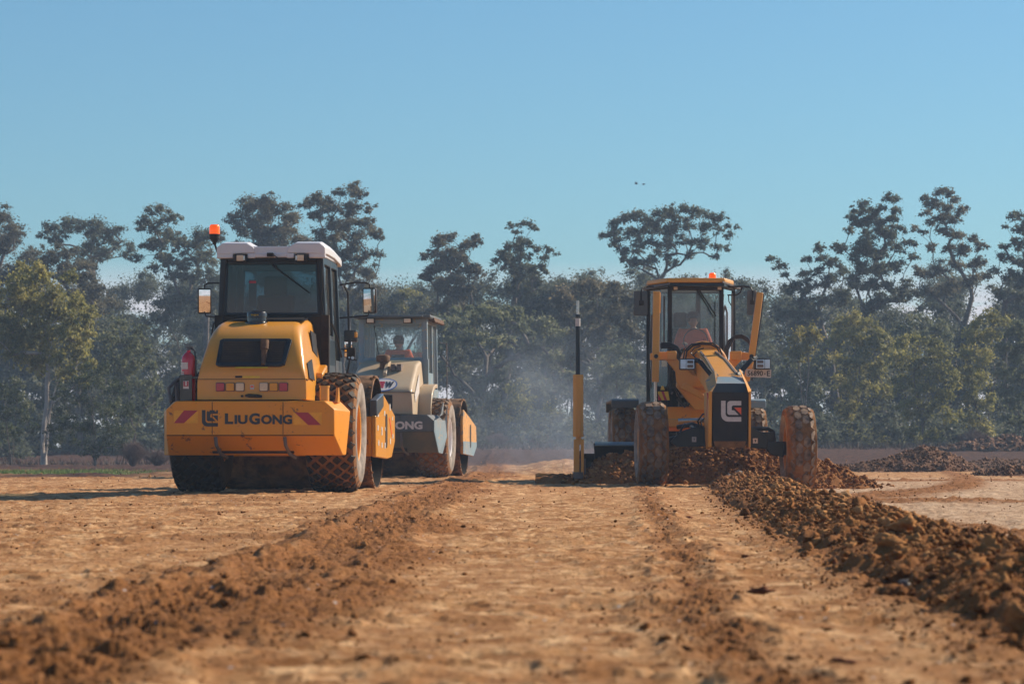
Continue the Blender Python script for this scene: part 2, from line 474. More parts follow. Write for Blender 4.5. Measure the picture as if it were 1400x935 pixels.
def ground_parts(x, y):
    """height, looseness 0..1, red dark earth 0..1, grass 0..1"""
    bx = line_at(y, BERM); tx = line_at(y, TRACK); wx = line_at(y, WINDROW)
    n2_ = fbm(x, y, 0.35, 3, 6)
    wob = (fbm(x * 0 + 3.1, y, 1.4, 3, 5) - 0.5) * 0.22 + (n2_ - 0.5) * 0.12
    n1 = fbm(x, y, 2.5, 4, 11); n2 = fbm(x, y, 0.45, 4, 23)
    # loose band between the berm and the compacted centre
    u = x - bx - wob
    berm = gauss(u, 0.13) * (0.35 + 1.2 * fbm(x, y, 0.5, 3, 31))
    spill = gauss(u + 0.10, 0.34) * sm(n2 + 0.35 * vnoise(x * 9, y * 9, 33), 0.55, 0.85)
    band = sm(u, -0.20, 0.10) * (1 - sm(u + (n1 - 0.5) * 0.8, 0.50, 0.92))
    band *= 0.55 + 0.6 * n2
    v = x - tx - wob * 1.4
    track = gauss(v, 0.16) * (0.35 + 0.9 * n2)
    wfoot = np.exp(-((x - wx) / 0.68) ** 4)
    loose = np.clip(np.maximum.reduce([berm * 0.55, spill * 0.8, band * 0.85, track * 0.8, wfoot * 1.0]), 0, 1)
    patch = sm(fbm(x * 1.0, y * 0.8, 0.9, 4, 47), 0.60, 0.76) * 0.55 * sm(-u, 0, 0.3)
    # cross tyre tracks on the right hand plain
    right = sm(x - wx, 0.5, 1.0)
    tr2 = np.zeros_like(x)
    for k, (ax, ay, cc) in enumerate(((0.10, 0.02, -2.2), (-0.07, 0.045, 0.9), (0.03, 0.06, -3.3), (-0.12, 0.03, 2.9), (0.16, 0.03, 7.0), (0.02, 0.09, 7.5), (-0.03, 0.10, 10.5))):
        q = (ax * x * 4 + ay * y - cc * 0.4 - 0.25 * np.sin(x * 0.5 + k))
        tr2 = np.maximum(tr2, gauss(q, 0.10) * (0.3 + 1.1 * n2))
    loose = np.maximum(loose, right * tr2 * 1.0)
    loose = np.clip(np.maximum(loose, patch) , 0, 1)
    far = sm(y, 48, 60)
    # heights
    h = (fbm(x, y, 6.0, 3, 3) - 0.5) * 0.030
    h = h * (1 - far)
    h += berm * 0.020 + band * 0.010 + gauss(v - 0.24, 0.07) * 0.012 * n2 - gauss(v, 0.12) * 0.008
    fine = (fbm(x, y, 0.11, 4, 61, 0.6) - 0.5)
    smo = sm(fbm(x, y * 0.6, 0.9, 3, 58), 0.50, 0.60) * (1 - loose)
    h += fine * (0.022 + 0.022 * loose) * (1 - 0.75 * smo)
    rn = fbm(x, y, 0.3, 3, 41)
    h += gauss(u + 0.02, 0.055) * (0.3 + 1.1 * rn) * 0.034 + gauss(u - 0.52 - (n1 - .5) * .2, 0.05) * rn * 0.030
    h += gauss(np.abs(v) - 0.15, 0.045) * rn * 0.026
    pr_ = (np.sin((y + np.abs(u - .26) * 0.9) * 2 * np.pi / 0.17) > 0.1) * gauss(u - .26, .20) + (np.sin((y + np.abs(v) * 1.1) * 2 * np.pi / 0.15) > 0.1) * gauss(v, .11) * .8
    h += pr_ * 0.024 * sm(n2, .35, .6)
    h += lumps(x, y, 0.055, 7) * 0.020 * loose + lumps(x, y, 0.14, 8) * 0.026 * loose * sm(n2, 0.40, 0.66)
    h += lumps(x, y, 0.028, 9) * 0.004
    sc = sm(fbm(x, y * 2.2, 0.30, 4, 66), 0.50, 0.66)
    sc = sc * (1 - .6 * smo)
    h += sc * (0.012 + 0.012 * fbm(x, y, 0.05, 2, 68)) + (fbm(x, y, 0.035, 2, 69) - .5) * 0.010
    # tyre prints: shallow diamond lugs pressed into the compacted lane left of the berm
    lane = sm(-u, 0.1, 0.4) * (1 - sm(-u, 2.6, 3.2))
    h -= lane * 0.004 * (np.sin((x + y) * 18) * np.sin((x - y) * 18) > 0.25)
    # soft lip at the end of the pad and rising land beyond
    h += (sm(y, 84, 132) * sm(x + 0.02 * y, -9, -2) + sm(y, 112, 185) * (1 - sm(x + 0.02 * y, -9, -2))) * 0.56 - sm(y, 56, 62) * sm(-x, 6.0, 8.0) * 0.10
    # light soil banks beyond the machines
    bank = np.exp(-((x - 1.15) / 1.05) ** 2 - ((y - 66) / 2.2) ** 2) * 0.27 + np.exp(-((x + 0.4) / 0.7) ** 2 - ((y - 67) / 1.5) ** 2) * 0.12
    bank *= 0.7 + 0.6 * fbm(x, y, 0.7, 4, 91)
    h += bank
    lb = np.exp(-((y - (62 + 1.5 * np.sin(x * .35))) / 1.6) ** 2) * sm(-x, 5.2, 7.5) * 0.12 * (0.4 + 1.1 * fbm(x, y, 1.1, 4, 95))
    h += lb
    h += sm(y, 60, 80) * (fbm(x, y, 3.5, 4, 97) - 0.5) * 0.07 + sm(y, 84, 95) * (fbm(x, y, 1.2, 3, 98) - 0.5) * 0.12
    # grader stands in its own slightly sunken lane
    h -= 0.055 * sm(-x, 4.1, 5.4) * sm(y, 23, 28) * (1 - sm(y, 36, 39))
    h -= 0.055 * sm(x, 3.4, 3.9) * (1 - sm(x, 5.2, 6.2)) * sm(y, 40, 43) * (1 - sm(y, 46, 50))
    dark = sm(y + (n1 - 0.5) * 8, 70, 76) * (1 - sm(x, -9.5, -8) * 0) 
    dark = np.maximum(dark, sm(y + (n1 - .5) * 4, 56.5, 59.5) * sm(-x + (n1 - .5) * 2, 5.0, 6.4))
    dark *= 1 - 0.55 * sm(fbm(x, y * 0.4, 3.0, 3, 99), 0.5, 0.7)
    dark = np.maximum(dark, sm(y, 84, 95))
    gx = (x + 13.2) / 3.9; gy = (y - 79) / 8.0
    grass = np.clip(1.25 - np.sqrt(gx * gx + gy * gy) + (fbm(x, y, 1.3, 4, 77) - 0.5) * 0.9, 0, 1)
    grass = sm(grass, 0.15, 0.55)
    return h, loose, dark, grass, right * (1 - far), bank


def ground_h(x, y):
    return float(ground_parts(np.array([float(x)]), np.array([float(y)]))[0][0])


def earth_material():
    m, nt, bs, out = mat('construction_earth')
    tc = nd(nt, 'ShaderNodeTexCoord'); ob = tc.outputs['Object']
    def at(n):
        a = nd(nt, 'ShaderNodeAttribute'); a.attribute_name = n; return a.outputs['Fac']
    def mp(sx, sy):
        k = nd(nt, 'ShaderNodeMapping'); nt.links.new(ob, k.inputs[0]); k.inputs['Scale'].default_value = (sx, sy, 1); return k.outputs[0]
    nbig = noise(nt, 0.7, 6, 0.6, ob); nmid = noise(nt, 5, 8, 0.7, ob); nfin = noise(nt, 55, 7, 0.75, ob)
    nstreak = noise(nt, 4.0, 7, 0.72, mp(1.0, 0.55), 0.5)
    pale = ramp(nt, nmid.outputs[0], [(0.38, (0.27, 0.112, 0.036, 1)), (0.47, (0.50, 0.255, 0.105, 1)), (0.61, (0.76, 0.47, 0.24, 1))]).outputs[0]
    pale = mixc(nt, ramp(nt, nstreak.outputs[0], [(0.47, (0, 0, 0, 1)), (0.58, (0.85, 0.85, 0.85, 1))]).outputs[0], pale, (0.33, 0.140, 0.048))
    pale = mixc(nt, ramp(nt, nbig.outputs[0], [(0.52, (0, 0, 0, 1)), (0.66, (0.4, 0.4, 0.4, 1))]).outputs[0], pale, (0.50, 0.26, 0.11))
    nlong = noise(nt, 1.0, 5, 0.7, mp(5.0, 0.10))
    pale = mixc(nt, ramp(nt, nlong.outputs[0], [(0.50, (0, 0, 0, 1)), (0.60, (0.55, 0.55, 0.55, 1))]).outputs[0], pale, (0.42, 0.19, 0.07))
    grey = ramp(nt, nmid.outputs[0], [(0.34, (0.33, 0.19, 0.105, 1)), (0.52, (0.53, 0.345, 0.21, 1)), (0.68, (0.68, 0.48, 0.32, 1))]).outputs[0]
    pale = mixc(nt, at('plain'), pale, grey)
    loose = ramp(nt, nfin.outputs[0], [(0.34, (0.11, 0.040, 0.013, 1)), (0.50, (0.28, 0.112, 0.035, 1)), (0.70, (0.46, 0.215, 0.078, 1))]).outputs[0]
    lf = nd(nt, 'ShaderNodeMath', operation='MULTIPLY_ADD'); nt.links.new(at('loose'), lf.inputs[0]); lf.inputs[1].default_value = 1.9
    k = nd(nt, 'ShaderNodeMath', operation='MULTIPLY_ADD'); nt.links.new(nmid.outputs[0], k.inputs[0]); k.inputs[1].default_value = 1.2; k.inputs[2].default_value = -0.95
    nt.links.new(k.outputs[0], lf.inputs[2])
    lc = nd(nt, 'ShaderNodeClamp'); nt.links.new(lf.outputs[0], lc.inputs[0])
    c = mixc(nt, lc.outputs[0], pale, loose)
    # specks: dark crumbs and pale chips
    vo = nd(nt, 'ShaderNodeTexVoronoi'); nt.links.new(ob, vo.inputs['Vector']); vo.inputs['Scale'].default_value = 24
    vs = ramp(nt, vo.outputs['Distance'], [(0.10, (1, 1, 1, 1)), (0.22, (0, 0, 0, 1))]).outputs[0]
    vcol = ramp(nt, vo.outputs['Color'], [(0.0, (0.10, 0.05, 0.025, 1)), (0.62, (0.22, 0.11, 0.045, 1)), (0.80, (0.22, 0.11, 0.045, 1)), (0.82, (0.50, 0.45, 0.42, 1))], 'CONSTANT').outputs[0]
    c = mixc(nt, vs, c, vcol)
    dk = ramp(nt, nmid.outputs[0], [(0.38, (0.032, 0.014, 0.010, 1)), (0.52, (0.07, 0.030, 0.019, 1)), (0.66, (0.17, 0.078, 0.046, 1))]).outputs[0]
    c = mixc(nt, at('dark'), c, dk)
    gr = ramp(nt, nfin.outputs[0], [(0.3, (0.10, 0.13, 0.03, 1)), (0.6, (0.18, 0.23, 0.06, 1))]).outputs[0]
    c = mixc(nt, at('grass'), c, gr)
    nt.links.new(c, bs.inputs['Base Color'])
    bs.inputs['Roughness'].default_value = 0.95; bs.inputs['Specular IOR Level'].default_value = 0.15
    hs = nd(nt, 'ShaderNodeMath', operation='ADD'); nt.links.new(nfin.outputs[0], hs.inputs[0]); nt.links.new(nmid.outputs[0], hs.inputs[1])
    b = nd(nt, 'ShaderNodeBump'); b.inputs['Strength'].default_value = 1.0; b.inputs['Distance'].default_value = 0.012
    nt.links.new(hs.outputs[0], b.inputs['Height']); nt.links.new(b.outputs[0], bs.inputs['Normal'])
    return m


EARTH = earth_material()


def build_ground():
    inner = np.linspace(-0.21, 0.21, 860)
    outl = -0.21 - np.cumsum(np.linspace(0.0012, 0.03, 60)); outr = 0.21 + np.cumsum(np.linspace(0.0012, 0.03, 60))
    s = np.concatenate([outl[::-1], inner, outr])
    ys = [3.5]
    while ys[-1] < 58: ys.append(ys[-1] * 1.0026)
    while ys[-1] < 220: ys.append(ys[-1] * 1.006)
    while ys[-1] < 3000: ys.append(ys[-1] * 1.12)
    ys = np.array(ys)
    off = np.maximum(ys, 8.0)                    # keeps the sheet wide near the camera too
    X = s[None, :] * off[:, None]; Y = np.repeat(ys[:, None], len(s), 1)
    x = X.ravel(); y = Y.ravel()
    h, loose, dark, grass, plainm, bank = ground_parts(x, y)
    v = np.stack([x, y, h], 1)
    nr, nc = X.shape
    i = np.arange(nr - 1)[:, None] * nc + np.arange(nc - 1)[None, :]
    f = np.stack([i, i + 1, i + nc + 1, i + nc], -1).reshape(-1, 4)
    me = np_mesh('ground', v, f, {'loose': loose, 'dark': dark, 'grass': grass, 'plain': plainm})
    o = link_mesh('ground', me, EARTH, angle=0)
    tag(o, kind='structure')
    # skirt of plain ground behind and beside the camera
    vs = np.array([[-3500, -600, -0.03], [3500, -600, -0.03], [3500, 3.6, -0.03], [-3500, 3.6, -0.03]])
    mb = MB(); mb.add([tuple(p) for p in vs], [(0, 1, 2, 3)])
    e = s[-1]
    for sg in (-1, 1):
        pts = [(sg * 3500, 3.6, -0.03), (sg * e * 8, 3.6, -0.03), (sg * e * 8, 8, -0.03), (sg * e * 60, 60, -0.03), (sg * e * 100, 100, -0.03), (sg * e * 190, 190, 0.5), (sg * 3500, 190, 0.5)]
        mb.add(pts, [tuple(range(len(pts)))])
    o2 = mb.build('ground_surround', EARTH, smooth=False)
    tag(o2, kind='structure')
    return o


build_ground()

# ------------------------------------------------------------------ clods
def ico_template(sub, seed, amp=0.28, flat=0.75):
    bm = bmesh.new(); bmesh.ops.create_icosphere(bm, subdivisions=sub, radius=1.0)
    v = np.array([p.co[:] for p in bm.verts]); f = np.array([[q.index for q in p.verts] for p in bm.faces]); bm.free()
    rs = np.random.RandomState(seed)
    d = np.ones(len(v))
    for k in range(12):
        n = rs.normal(size=3); n /= np.linalg.norm(n); c = rs.uniform(0.42, 0.85)
        t = v @ n; d = np.where(t > c, np.minimum(d, c / np.maximum(t, .01)), d)
    for k in range(5):
        w = rs.normal(size=3) * 2.4; d += amp * 0.33 * np.sin(v @ w + rs.uniform(0, 6))
    if sub >= 2:
        for k in range(14):
            w = rs.normal(size=3) * (4.5 if sub == 2 else 7.5); d += amp * 0.16 * np.sign(np.sin(v @ w + rs.uniform(0, 6))) * np.abs(np.sin(v @ w + rs.uniform(0, 6))) ** .6
        d += rs.normal(0, .05, len(v))
    else: d += rs.normal(0, .14, len(v))
    v = v * d[:, None] * np.array([1, rs.uniform(0.7, 1.0), flat * rs.uniform(0.8, 1.1)])
    return v, f


T2 = [ico_template(2, 100 + i) for i in range(10)]
T1 = [ico_template(1, 200 + i) for i in range(8)]
T3 = [ico_template(3, 300 + i, 0.34) for i in range(8)]


def rot_mats(rs, n):
    a = rs.uniform(0, 2 * np.pi, n); b = rs.normal(0, 0.7, n)
    ca, sa, cb, sb = np.cos(a), np.sin(a), np.cos(b), np.sin(b)
    z = np.zeros(n); o = np.ones(n)
    A = np.stack([ca, -sa, z, sa, ca, z, z, z, o], 1).reshape(n, 3, 3)
    B = np.stack([o, z, z, z, cb, -sb, z, sb, cb], 1).reshape(n, 3, 3)
    return A @ B


def scatter(name, pos, rad, templates, seed, tone=None):
    """all clods of one scatter as one mesh"""
    rs = np.random.RandomState(seed); n = len(pos)
    which = rs.randint(0, len(templates), n)
    Vs = []; Fs = []; At = []; base = 0
    for k, (tv, tf) in enumerate(templates):
        ids = np.where(which == k)[0]
        if not len(ids): continue
        Rm = rot_mats(rs, len(ids))
        v = np.einsum('nij,vj->nvi', Rm, tv) * rad[ids][:, None, None] + pos[ids][:, None, :]
        nv = len(tv)
        f = tf[None] + (np.arange(len(ids)) * nv)[:, None, None] + base
        Vs.append(v.reshape(-1, 3)); Fs.append(f.reshape(-1, 3)); base += nv * len(ids)
        tn = tone[ids] if tone is not None else rs.uniform(0, 1, len(ids))
        At.append(np.repeat(tn, nv))
    return np_mesh(name, np.concatenate(Vs), np.concatenate(Fs), {'tone': np.concatenate(At)})


def clod_material(name, stops, fine=0.012):
    m, nt, bs, out = mat(name)
    tc = nd(nt, 'ShaderNodeTexCoord'); a = nd(nt, 'ShaderNodeAttribute'); a.attribute_name = 'tone'
    n = noise(nt, 34, 7, 0.72, tc.outputs['Object'])
    s = nd(nt, 'ShaderNodeMath', operation='MULTIPLY_ADD'); nt.links.new(n.outputs[0], s.inputs[0]); s.inputs[1].default_value = 0.55
    nt.links.new(a.outputs['Fac'], s.inputs[2])
    d = nd(nt, 'ShaderNodeMath', operation='MULTIPLY'); nt.links.new(s.outputs[0], d.inputs[0]); d.inputs[1].default_value = 0.65
    r = ramp(nt, d.outputs[0], [(p, c4(c)) for p, c in stops])
    nt.links.new(r.outputs[0], bs.inputs['Base Color'])
    bs.inputs['Roughness'].default_value = 0.95; bs.inputs['Specular IOR Level'].default_value = 0.12
    b = nd(nt, 'ShaderNodeBump'); b.inputs['Strength'].default_value = 1.0; b.inputs['Distance'].default_value = fine
    nt.links.new(n.outputs[0], b.inputs['Height']); nt.links.new(b.outputs[0], bs.inputs['Normal'])
    return m


CLOD = clod_material('soil_clods', [(0.16, (0.11, 0.042, 0.014)), (0.48, (0.27, 0.110, 0.034)), (0.80, (0.45, 0.215, 0.078)), (0.93, (0.50, 0.30, 0.15)), (0.97, (0.42, 0.38, 0.35))])
CLODDARK = clod_material('dark_clods', [(0.2, (0.09, 0.045, 0.026)), (0.55, (0.20, 0.105, 0.062)), (0.85, (0.36, 0.21, 0.13)), (0.97, (0.46, 0.40, 0.35))])


def profile_patch(name, xs, ys, hf, mat_, extra_seed):
    X, Y = np.meshgrid(xs, ys); x = X.ravel(); y = Y.ravel(); z = hf(x, y)
    nr, nc = X.shape
    i = np.arange(nr - 1)[:, None] * nc + np.arange(nc - 1)[None, :]
    f = np.stack([i, i + 1, i + nc + 1, i + nc], -1).reshape(-1, 4)
    z4 = z[f].max(1)
    return np.stack([x, y, z], 1), f, z4


def join_geo(parts):
    """parts = [(verts, tri/quads faces, tone)] -> triangulated single arrays"""
    Vs = []; Fs = []; T = []; b = 0
    for v, f, t in parts:
        if f.shape[1] == 4: f = np.concatenate([f[:, [0, 1, 2]], f[:, [0, 2, 3]]])
        Vs.append(v); Fs.append(f + b); T.append(t); b += len(v)
    return np.concatenate(Vs), np.concatenate(Fs), np.concatenate(T)


def mesh_arrays(me):
    v = np.empty(len(me.vertices) * 3, np.float32); me.vertices.foreach_get('co', v)
    f = np.empty(len(me.loops), np.int32); me.loops.foreach_get('vertex_index', f)
    t = np.empty(len(me.vertices), np.float32); me.attributes['tone'].data.foreach_get('value', t)
    return v.reshape(-1, 3), f.reshape(-1, 3), t


def windrow_h(x, y):
    wx = line_at(y, WINDROW)
    u = (x - wx) / (0.54 + 0.05 * sm(y, 18, 40))
    u = u + (fbm(x * 0 + 1.7, y, 0.9, 3, 201) - 0.5) * 0.35
    crest = np.interp(y, [3, 8, 14, 20, 27, 35, 44], [0.085, 0.085, 0.08, 0.085, 0.105, 0.12, 0.13])
    p = np.clip(1 - np.abs(u) ** 1.7, 0, 1) ** 1.15
    h = p * crest * (0.72 + 0.56 * fbm(x, y, 0.5, 3, 203))
    h += (lumps(x, y, 0.16, 211) * 0.040 + lumps(x, y, 0.07, 213) * 0.024 + (fbm(x, y, 0.06, 3, 215) - .5) * .03) * sm(p, 0.0, 0.25)
    return h - 0.035 * (p <= 0.001)


def build_windrow():
    rs = np.random.RandomState(5)
    ys = [4.5]
    while ys[-1] < 43.8: ys.append(ys[-1] * 1.0028)
    ys = np.array(ys)
    t = np.linspace(-0.85, 0.85, 110)
    X = line_at(ys, WINDROW)[:, None] + t[None, :]; Y = np.repeat(ys[:, None], len(t), 1)
    x = X.ravel(); y = Y.ravel()
    z = windrow_h(x, y) + ground_parts(x, y)[0] - 0.006
    nr, nc = X.shape
    i = np.arange(nr - 1)[:, None] * nc + np.arange(nc - 1)[None, :]
    f = np.stack([i, i + 1, i + nc + 1, i + nc], -1).reshape(-1, 4)
    keep = windrow_h(x, y)[f].max(1) > 0.0
    body = (np.stack([x, y, z], 1), f[keep], np.full(len(x), 0.42) + 0.25 * (fbm(x, y, 0.25, 3, 9) - .5))
    parts = [body]
    def pts(n, y0, y1, r0, r1, power, tm, seed, spread=0.72):
        yy = y0 * (y1 / y0) ** rs.uniform(0, 1, n)
        xx = line_at(yy, WINDROW) + np.clip(rs.normal(0, 0.42, n), -1, 1) * spread * 0.82
        rr = r0 * (r1 / r0) ** (rs.uniform(0, 1, n) ** power)
        zz = np.maximum(windrow_h(xx, yy), 0) + ground_parts(xx, yy)[0] + rr * 0.15
        return mesh_arrays(scatter('tmp', np.stack([xx, yy, zz], 1), rr, tm, seed))
    parts.append(pts(950, 5, 18, 0.020, 0.060, 2.0, T3, 31))
    parts.append(pts(4200, 5, 24, 0.012, 0.036, 1.5, T2, 32))
    parts.append(pts(3000, 16, 43, 0.016, 0.055, 1.8, T2, 33))
    parts.append(pts(16000, 5, 26, 0.005, 0.017, 1.3, T1, 34, 1.0))
    parts.append(pts(2600, 20, 43, 0.015, 0.035, 1.3, T1, 35, 0.85))
    parts.append(pts(34, 6, 32, 0.055, 0.095, 1.2, T3, 36, .5))
    v, f, tn = join_geo(parts)
    me = np_mesh('soil_windrow', v, f, {'tone': tn})
    o = link_mesh('soil_windrow', me, CLOD, smooth=False)
    tag(o, 'long ridge of loose brown clods running from the bottom right corner to the grader', 'soil windrow', kind='stuff')


def heap(name, cx, cy, rx, ry, hgt, seed, n, rad, mat_, label, cat, hf=None, kind=None, res=0.03, ztop=None):
    rs = np.random.RandomState(seed)
    def h(x, y):
        if hf is not None: p = hf(x, y)
        else:
            d = np.sqrt(((x - cx) / rx) ** 2 + ((y - cy) / ry) ** 2) + (fbm(x, y, 0.6, 3, seed) - 0.5) * 0.35
            p = hgt * np.clip(1 - d, 0, 1) ** 0.95 * (0.75 + 0.5 * fbm(x, y, 0.5, 3, seed + 3))
        return p + (lumps(x, y, 0.13, seed + 5) * 0.05 + lumps(x, y, 0.06, seed + 6) * 0.022) * sm(p, 0.0, 0.06) - 0.03 * (p <= 0.001)
    xs = np.arange(cx - rx * 1.25, cx + rx * 1.25, res); ys = np.arange(cy - ry * 1.25, cy + ry * 1.25, res)
    X, Y = np.meshgrid(xs, ys); x = X.ravel(); y = Y.ravel()
    hh = h(x, y); z = hh + ground_parts(x, y)[0] - 0.004
    nr, nc = X.shape
    i = np.arange(nr - 1)[:, None] * nc + np.arange(nc - 1)[None, :]
    f = np.stack([i, i + 1, i + nc + 1, i + nc], -1).reshape(-1, 4)
    keep = hh[f].max(1) > 0.0
    parts = [(np.stack([x, y, z], 1), f[keep], np.full(len(x), 0.45) + 0.3 * (fbm(x, y, 0.3, 3, 9) - .5))]
    xx = rs.uniform(cx - rx * 1.1, cx + rx * 1.1, n * 3); yy = rs.uniform(cy - ry * 1.1, cy + ry * 1.1, n * 3)
    hh = h(xx, yy); k = np.where((hh > 0.01) | (rs.uniform(0, 1, n * 3) < 0.02))[0][:n]
    xx = xx[k]; yy = yy[k]; rr = rad[0] * (rad[1] / rad[0]) ** (rs.uniform(0, 1, len(k)) ** 2.0)
    zz = np.maximum(hh[k], 0) + ground_parts(xx, yy)[0] + rr * 0.2
    parts.append(mesh_arrays(scatter('tmp', np.stack([xx, yy, zz], 1), rr, T2 if rad[1] > 0.05 else T1, seed)))
    v, f, tn = join_geo(parts)
    v[:, 0] -= cx; v[:, 1] -= cy
    me = np_mesh(name, v, f, {'tone': tn})
    o = link_mesh(name, me, mat_, smooth=False); o.location = (cx, cy, 0)
    tag(o, label, cat, kind=kind)
    return o


build_windrow()


def blade_heap(x, y):
    top = np.interp(x, [1.02, 1.3, 1.7, 2.2, 2.8, 3.3, 3.9, 4.5, 4.9, 5.4, 5.6], [0.12, 0.33, 0.41, 0.46, 0.54, 0.60, 0.60, 0.50, 0.34, 0.10, 0.0])
    wid = 0.30 + top * 1.25
    yc = 45.95 - 0.12 * (x - 1)
    d = (y - yc) / wid
    p = np.clip(1 - np.abs(d) ** 1.25, 0, 1)
    return top * p * (0.84 + 0.32 * fbm(x, y, 0.45, 3, 401))


heap('soil_heap', 3.3, 45.4, 2.35, 1.6, 0.6, 400, 5200, (0.014, 0.06), CLOD,
     'loose brown soil heap rolled up in front of the grader blade', 'soil heap', hf=blade_heap, kind='thing')
heap('rubble_pile', P(1255, 640, 72).x, 72, 1.45, 1.7, 0.58, 420, 2300, (0.015, 0.075), CLODDARK,
     'pointed brown rubble pile behind the windrow at the right', 'rubble pile', kind='thing', res=0.04)
heap('rubble_pile', P(1215, 640, 71).x, 71.2, 1.9, 0.9, 0.22, 425, 1500, (0.015, 0.06), CLODDARK,
     'low spread of grey stones at the foot of the pointed rubble pile', 'rubble pile', kind='thing', res=0.04)
heap('rubble_pile', P(1365, 638, 84).x, 84, 1.6, 1.5, 0.24, 440, 900, (0.02, 0.07), CLODDARK,
     'low dark mound of earth near the right edge of the plain', 'rubble pile', kind='thing', res=0.06)
heap('rubble_pile', P(1378, 655, 60).x, 60, 0.8, 0.7, 0.13, 460, 500, (0.02, 0.08), CLODDARK,
     'small scatter of grey broken rock at the right edge before the dark mound', 'rubble pile', kind='thing', res=0.05)
heap('rubble_pile', P(1388, 612, 118).x, 118, 3.0, 1.6, 0.55, 470, 900, (0.05, 0.16), CLODDARK,
     'heap of dark brush and earth against the trees at the far right', 'brush heap', kind='thing', res=0.10)


def build_ground_clods():
    rs = np.random.RandomState(77)
    P_, R_ = [], []
    def cast(n, y0, y1, r0, r1, power, keepf, tm, seed):
        yy = y0 * (y1 / y0) ** rs.uniform(0, 1, n); xx = rs.uniform(-0.23, 0.23, n) * yy
        _, lo, dk, gr, pl, _b = ground_parts(xx, yy)
        k = rs.uniform(0, 1, n) < keepf(lo, dk, gr)
        xx = xx[k]; yy = yy[k]
        rr = r0 * (r1 / r0) ** (rs.uniform(0, 1, len(xx)) ** power)
        zz = ground_parts(xx, yy)[0] + rr * 0.25
        return mesh_arrays(scatter('tmp', np.stack([xx, yy, zz], 1), rr, tm, seed))
    g = lambda lo, dk, gr: np.clip(0.07 + lo * 1.1, 0, 1) * (1 - gr)
    parts = [cast(60000, 5.5, 30, 0.003, 0.010, 1.4, g, T1, 51),
             cast(3800, 5.5, 40, 0.009, 0.024, 2.4, g, T2, 52),
             cast(12000, 20, 60, 0.008, 0.024, 2.2, g, T1, 53),
             cast(1800, 54, 100, 0.02, 0.06, 1.8, lambda lo, dk, gr: 0.15 + 0.6 * dk, T1, 54)]
    v, f, tn = join_geo(parts)
    me = np_mesh('loose_pebbles', v, f, {'tone': tn})
    o = link_mesh('loose_pebbles', me, CLOD, smooth=False)
    tag(o, 'small brown crumbs and pebbles strewn over the graded earth', 'pebbles', kind='stuff')


build_ground_clods()

CLODRED = clod_material('red_clod', [(0.2, (0.10, 0.03, 0.018)), (0.6, (0.22, 0.075, 0.035)), (0.9, (0.32, 0.14, 0.07))])
GREYROCK = clod_material('grey_rock', [(0.2, (0.16, 0.14, 0.13)), (0.6, (0.32, 0.28, 0.25)), (0.9, (0.50, 0.45, 0.42))])
rocks = [  # px, py (base), half width px, flatness, material, label
    (1040, 815, 17, 0.45, CLODRED, 'flat reddish clod lying left of the windrow, right of the middle wheel track'),
    (16, 925, 20, 1.0, CLOD, 'big pointed brown clod in the bottom left corner'),
    (975, 857, 11, 0.4, CLODRED, 'long thin reddish clod in the wheel track near the bottom'),
    (1152, 912, 19, 0.28, CLODRED, 'flat dark flake of earth at the bottom right'),
    (944, 802, 11, 0.5, CLODRED, 'reddish clod in the wheel track beside a smaller one'),
    (941, 713, 9, 0.5, CLODRED, 'small dark red clod highest up the wheel track'),
    (983, 750, 8, 0.5, CLODRED, 'small reddish clod right of the wheel track, halfway to the grader'),
    (1018, 761, 6, 0.6, CLODRED, 'smallest reddish clod, between the wheel track and the windrow'),
    (299, 777, 7, 1.1, CLODRED, 'upright curled dark chip of earth on the left flat'),
    (441, 759, 5, 0.8, CLOD, 'small round brown clod beside the tyre ridge on the left'),
    (329, 769, 6, 0.5, CLOD, 'flat brown clod right of the curled chip'),
    (415, 730, 11, 0.35, CLOD, 'low dark lump of earth behind the tyre ridge, nearest the yellow roller'),
    (497, 915, 14, 0.5, CLOD, 'brown lump in the loose band at the bottom of the picture'),
    (1238, 808, 9, 0.9, GREYROCK, 'pale grey stone set in the near side of the windrow'),
    (1010, 653, 6, 0.7, GREYROCK, 'pale stone on the heap under the grader nose'),
    (996, 650, 4, 0.7, GREYROCK, 'small pale stone left of the larger one under the grader nose'),
]
for i, (px, py, w, fl, mt, lb) in enumerate(rocks):
    Yd = CH * FPX / (py - HY)
    if i in (14, 15): Yd = 42.6
    if i == 13: Yd = 11.6
    p = P(px, py, Yd); r = w * Yd / FPX
    v, f = ico_template(3, 900 + i, 0.4, fl)
    me = np_mesh('earth_clod', v * r, f, {'tone': np.full(len(v), 0.35 + 0.3 * (i % 3) / 3)})
    o = link_mesh('stone' if mt is GREYROCK else 'earth_clod', me, mt, smooth=False)
    z = ground_h(p.x, p.y)
    if i >= 13: z = max(z, z + float(windrow_h(np.array([p.x]), np.array([p.y]))[0])) + r * 0.1
    o.location = (p.x, p.y, z + r * fl * 0.45)
    tag(o, lb, 'stone' if mt is GREYROCK else 'clod', 'single clods and stones on the graded earth')

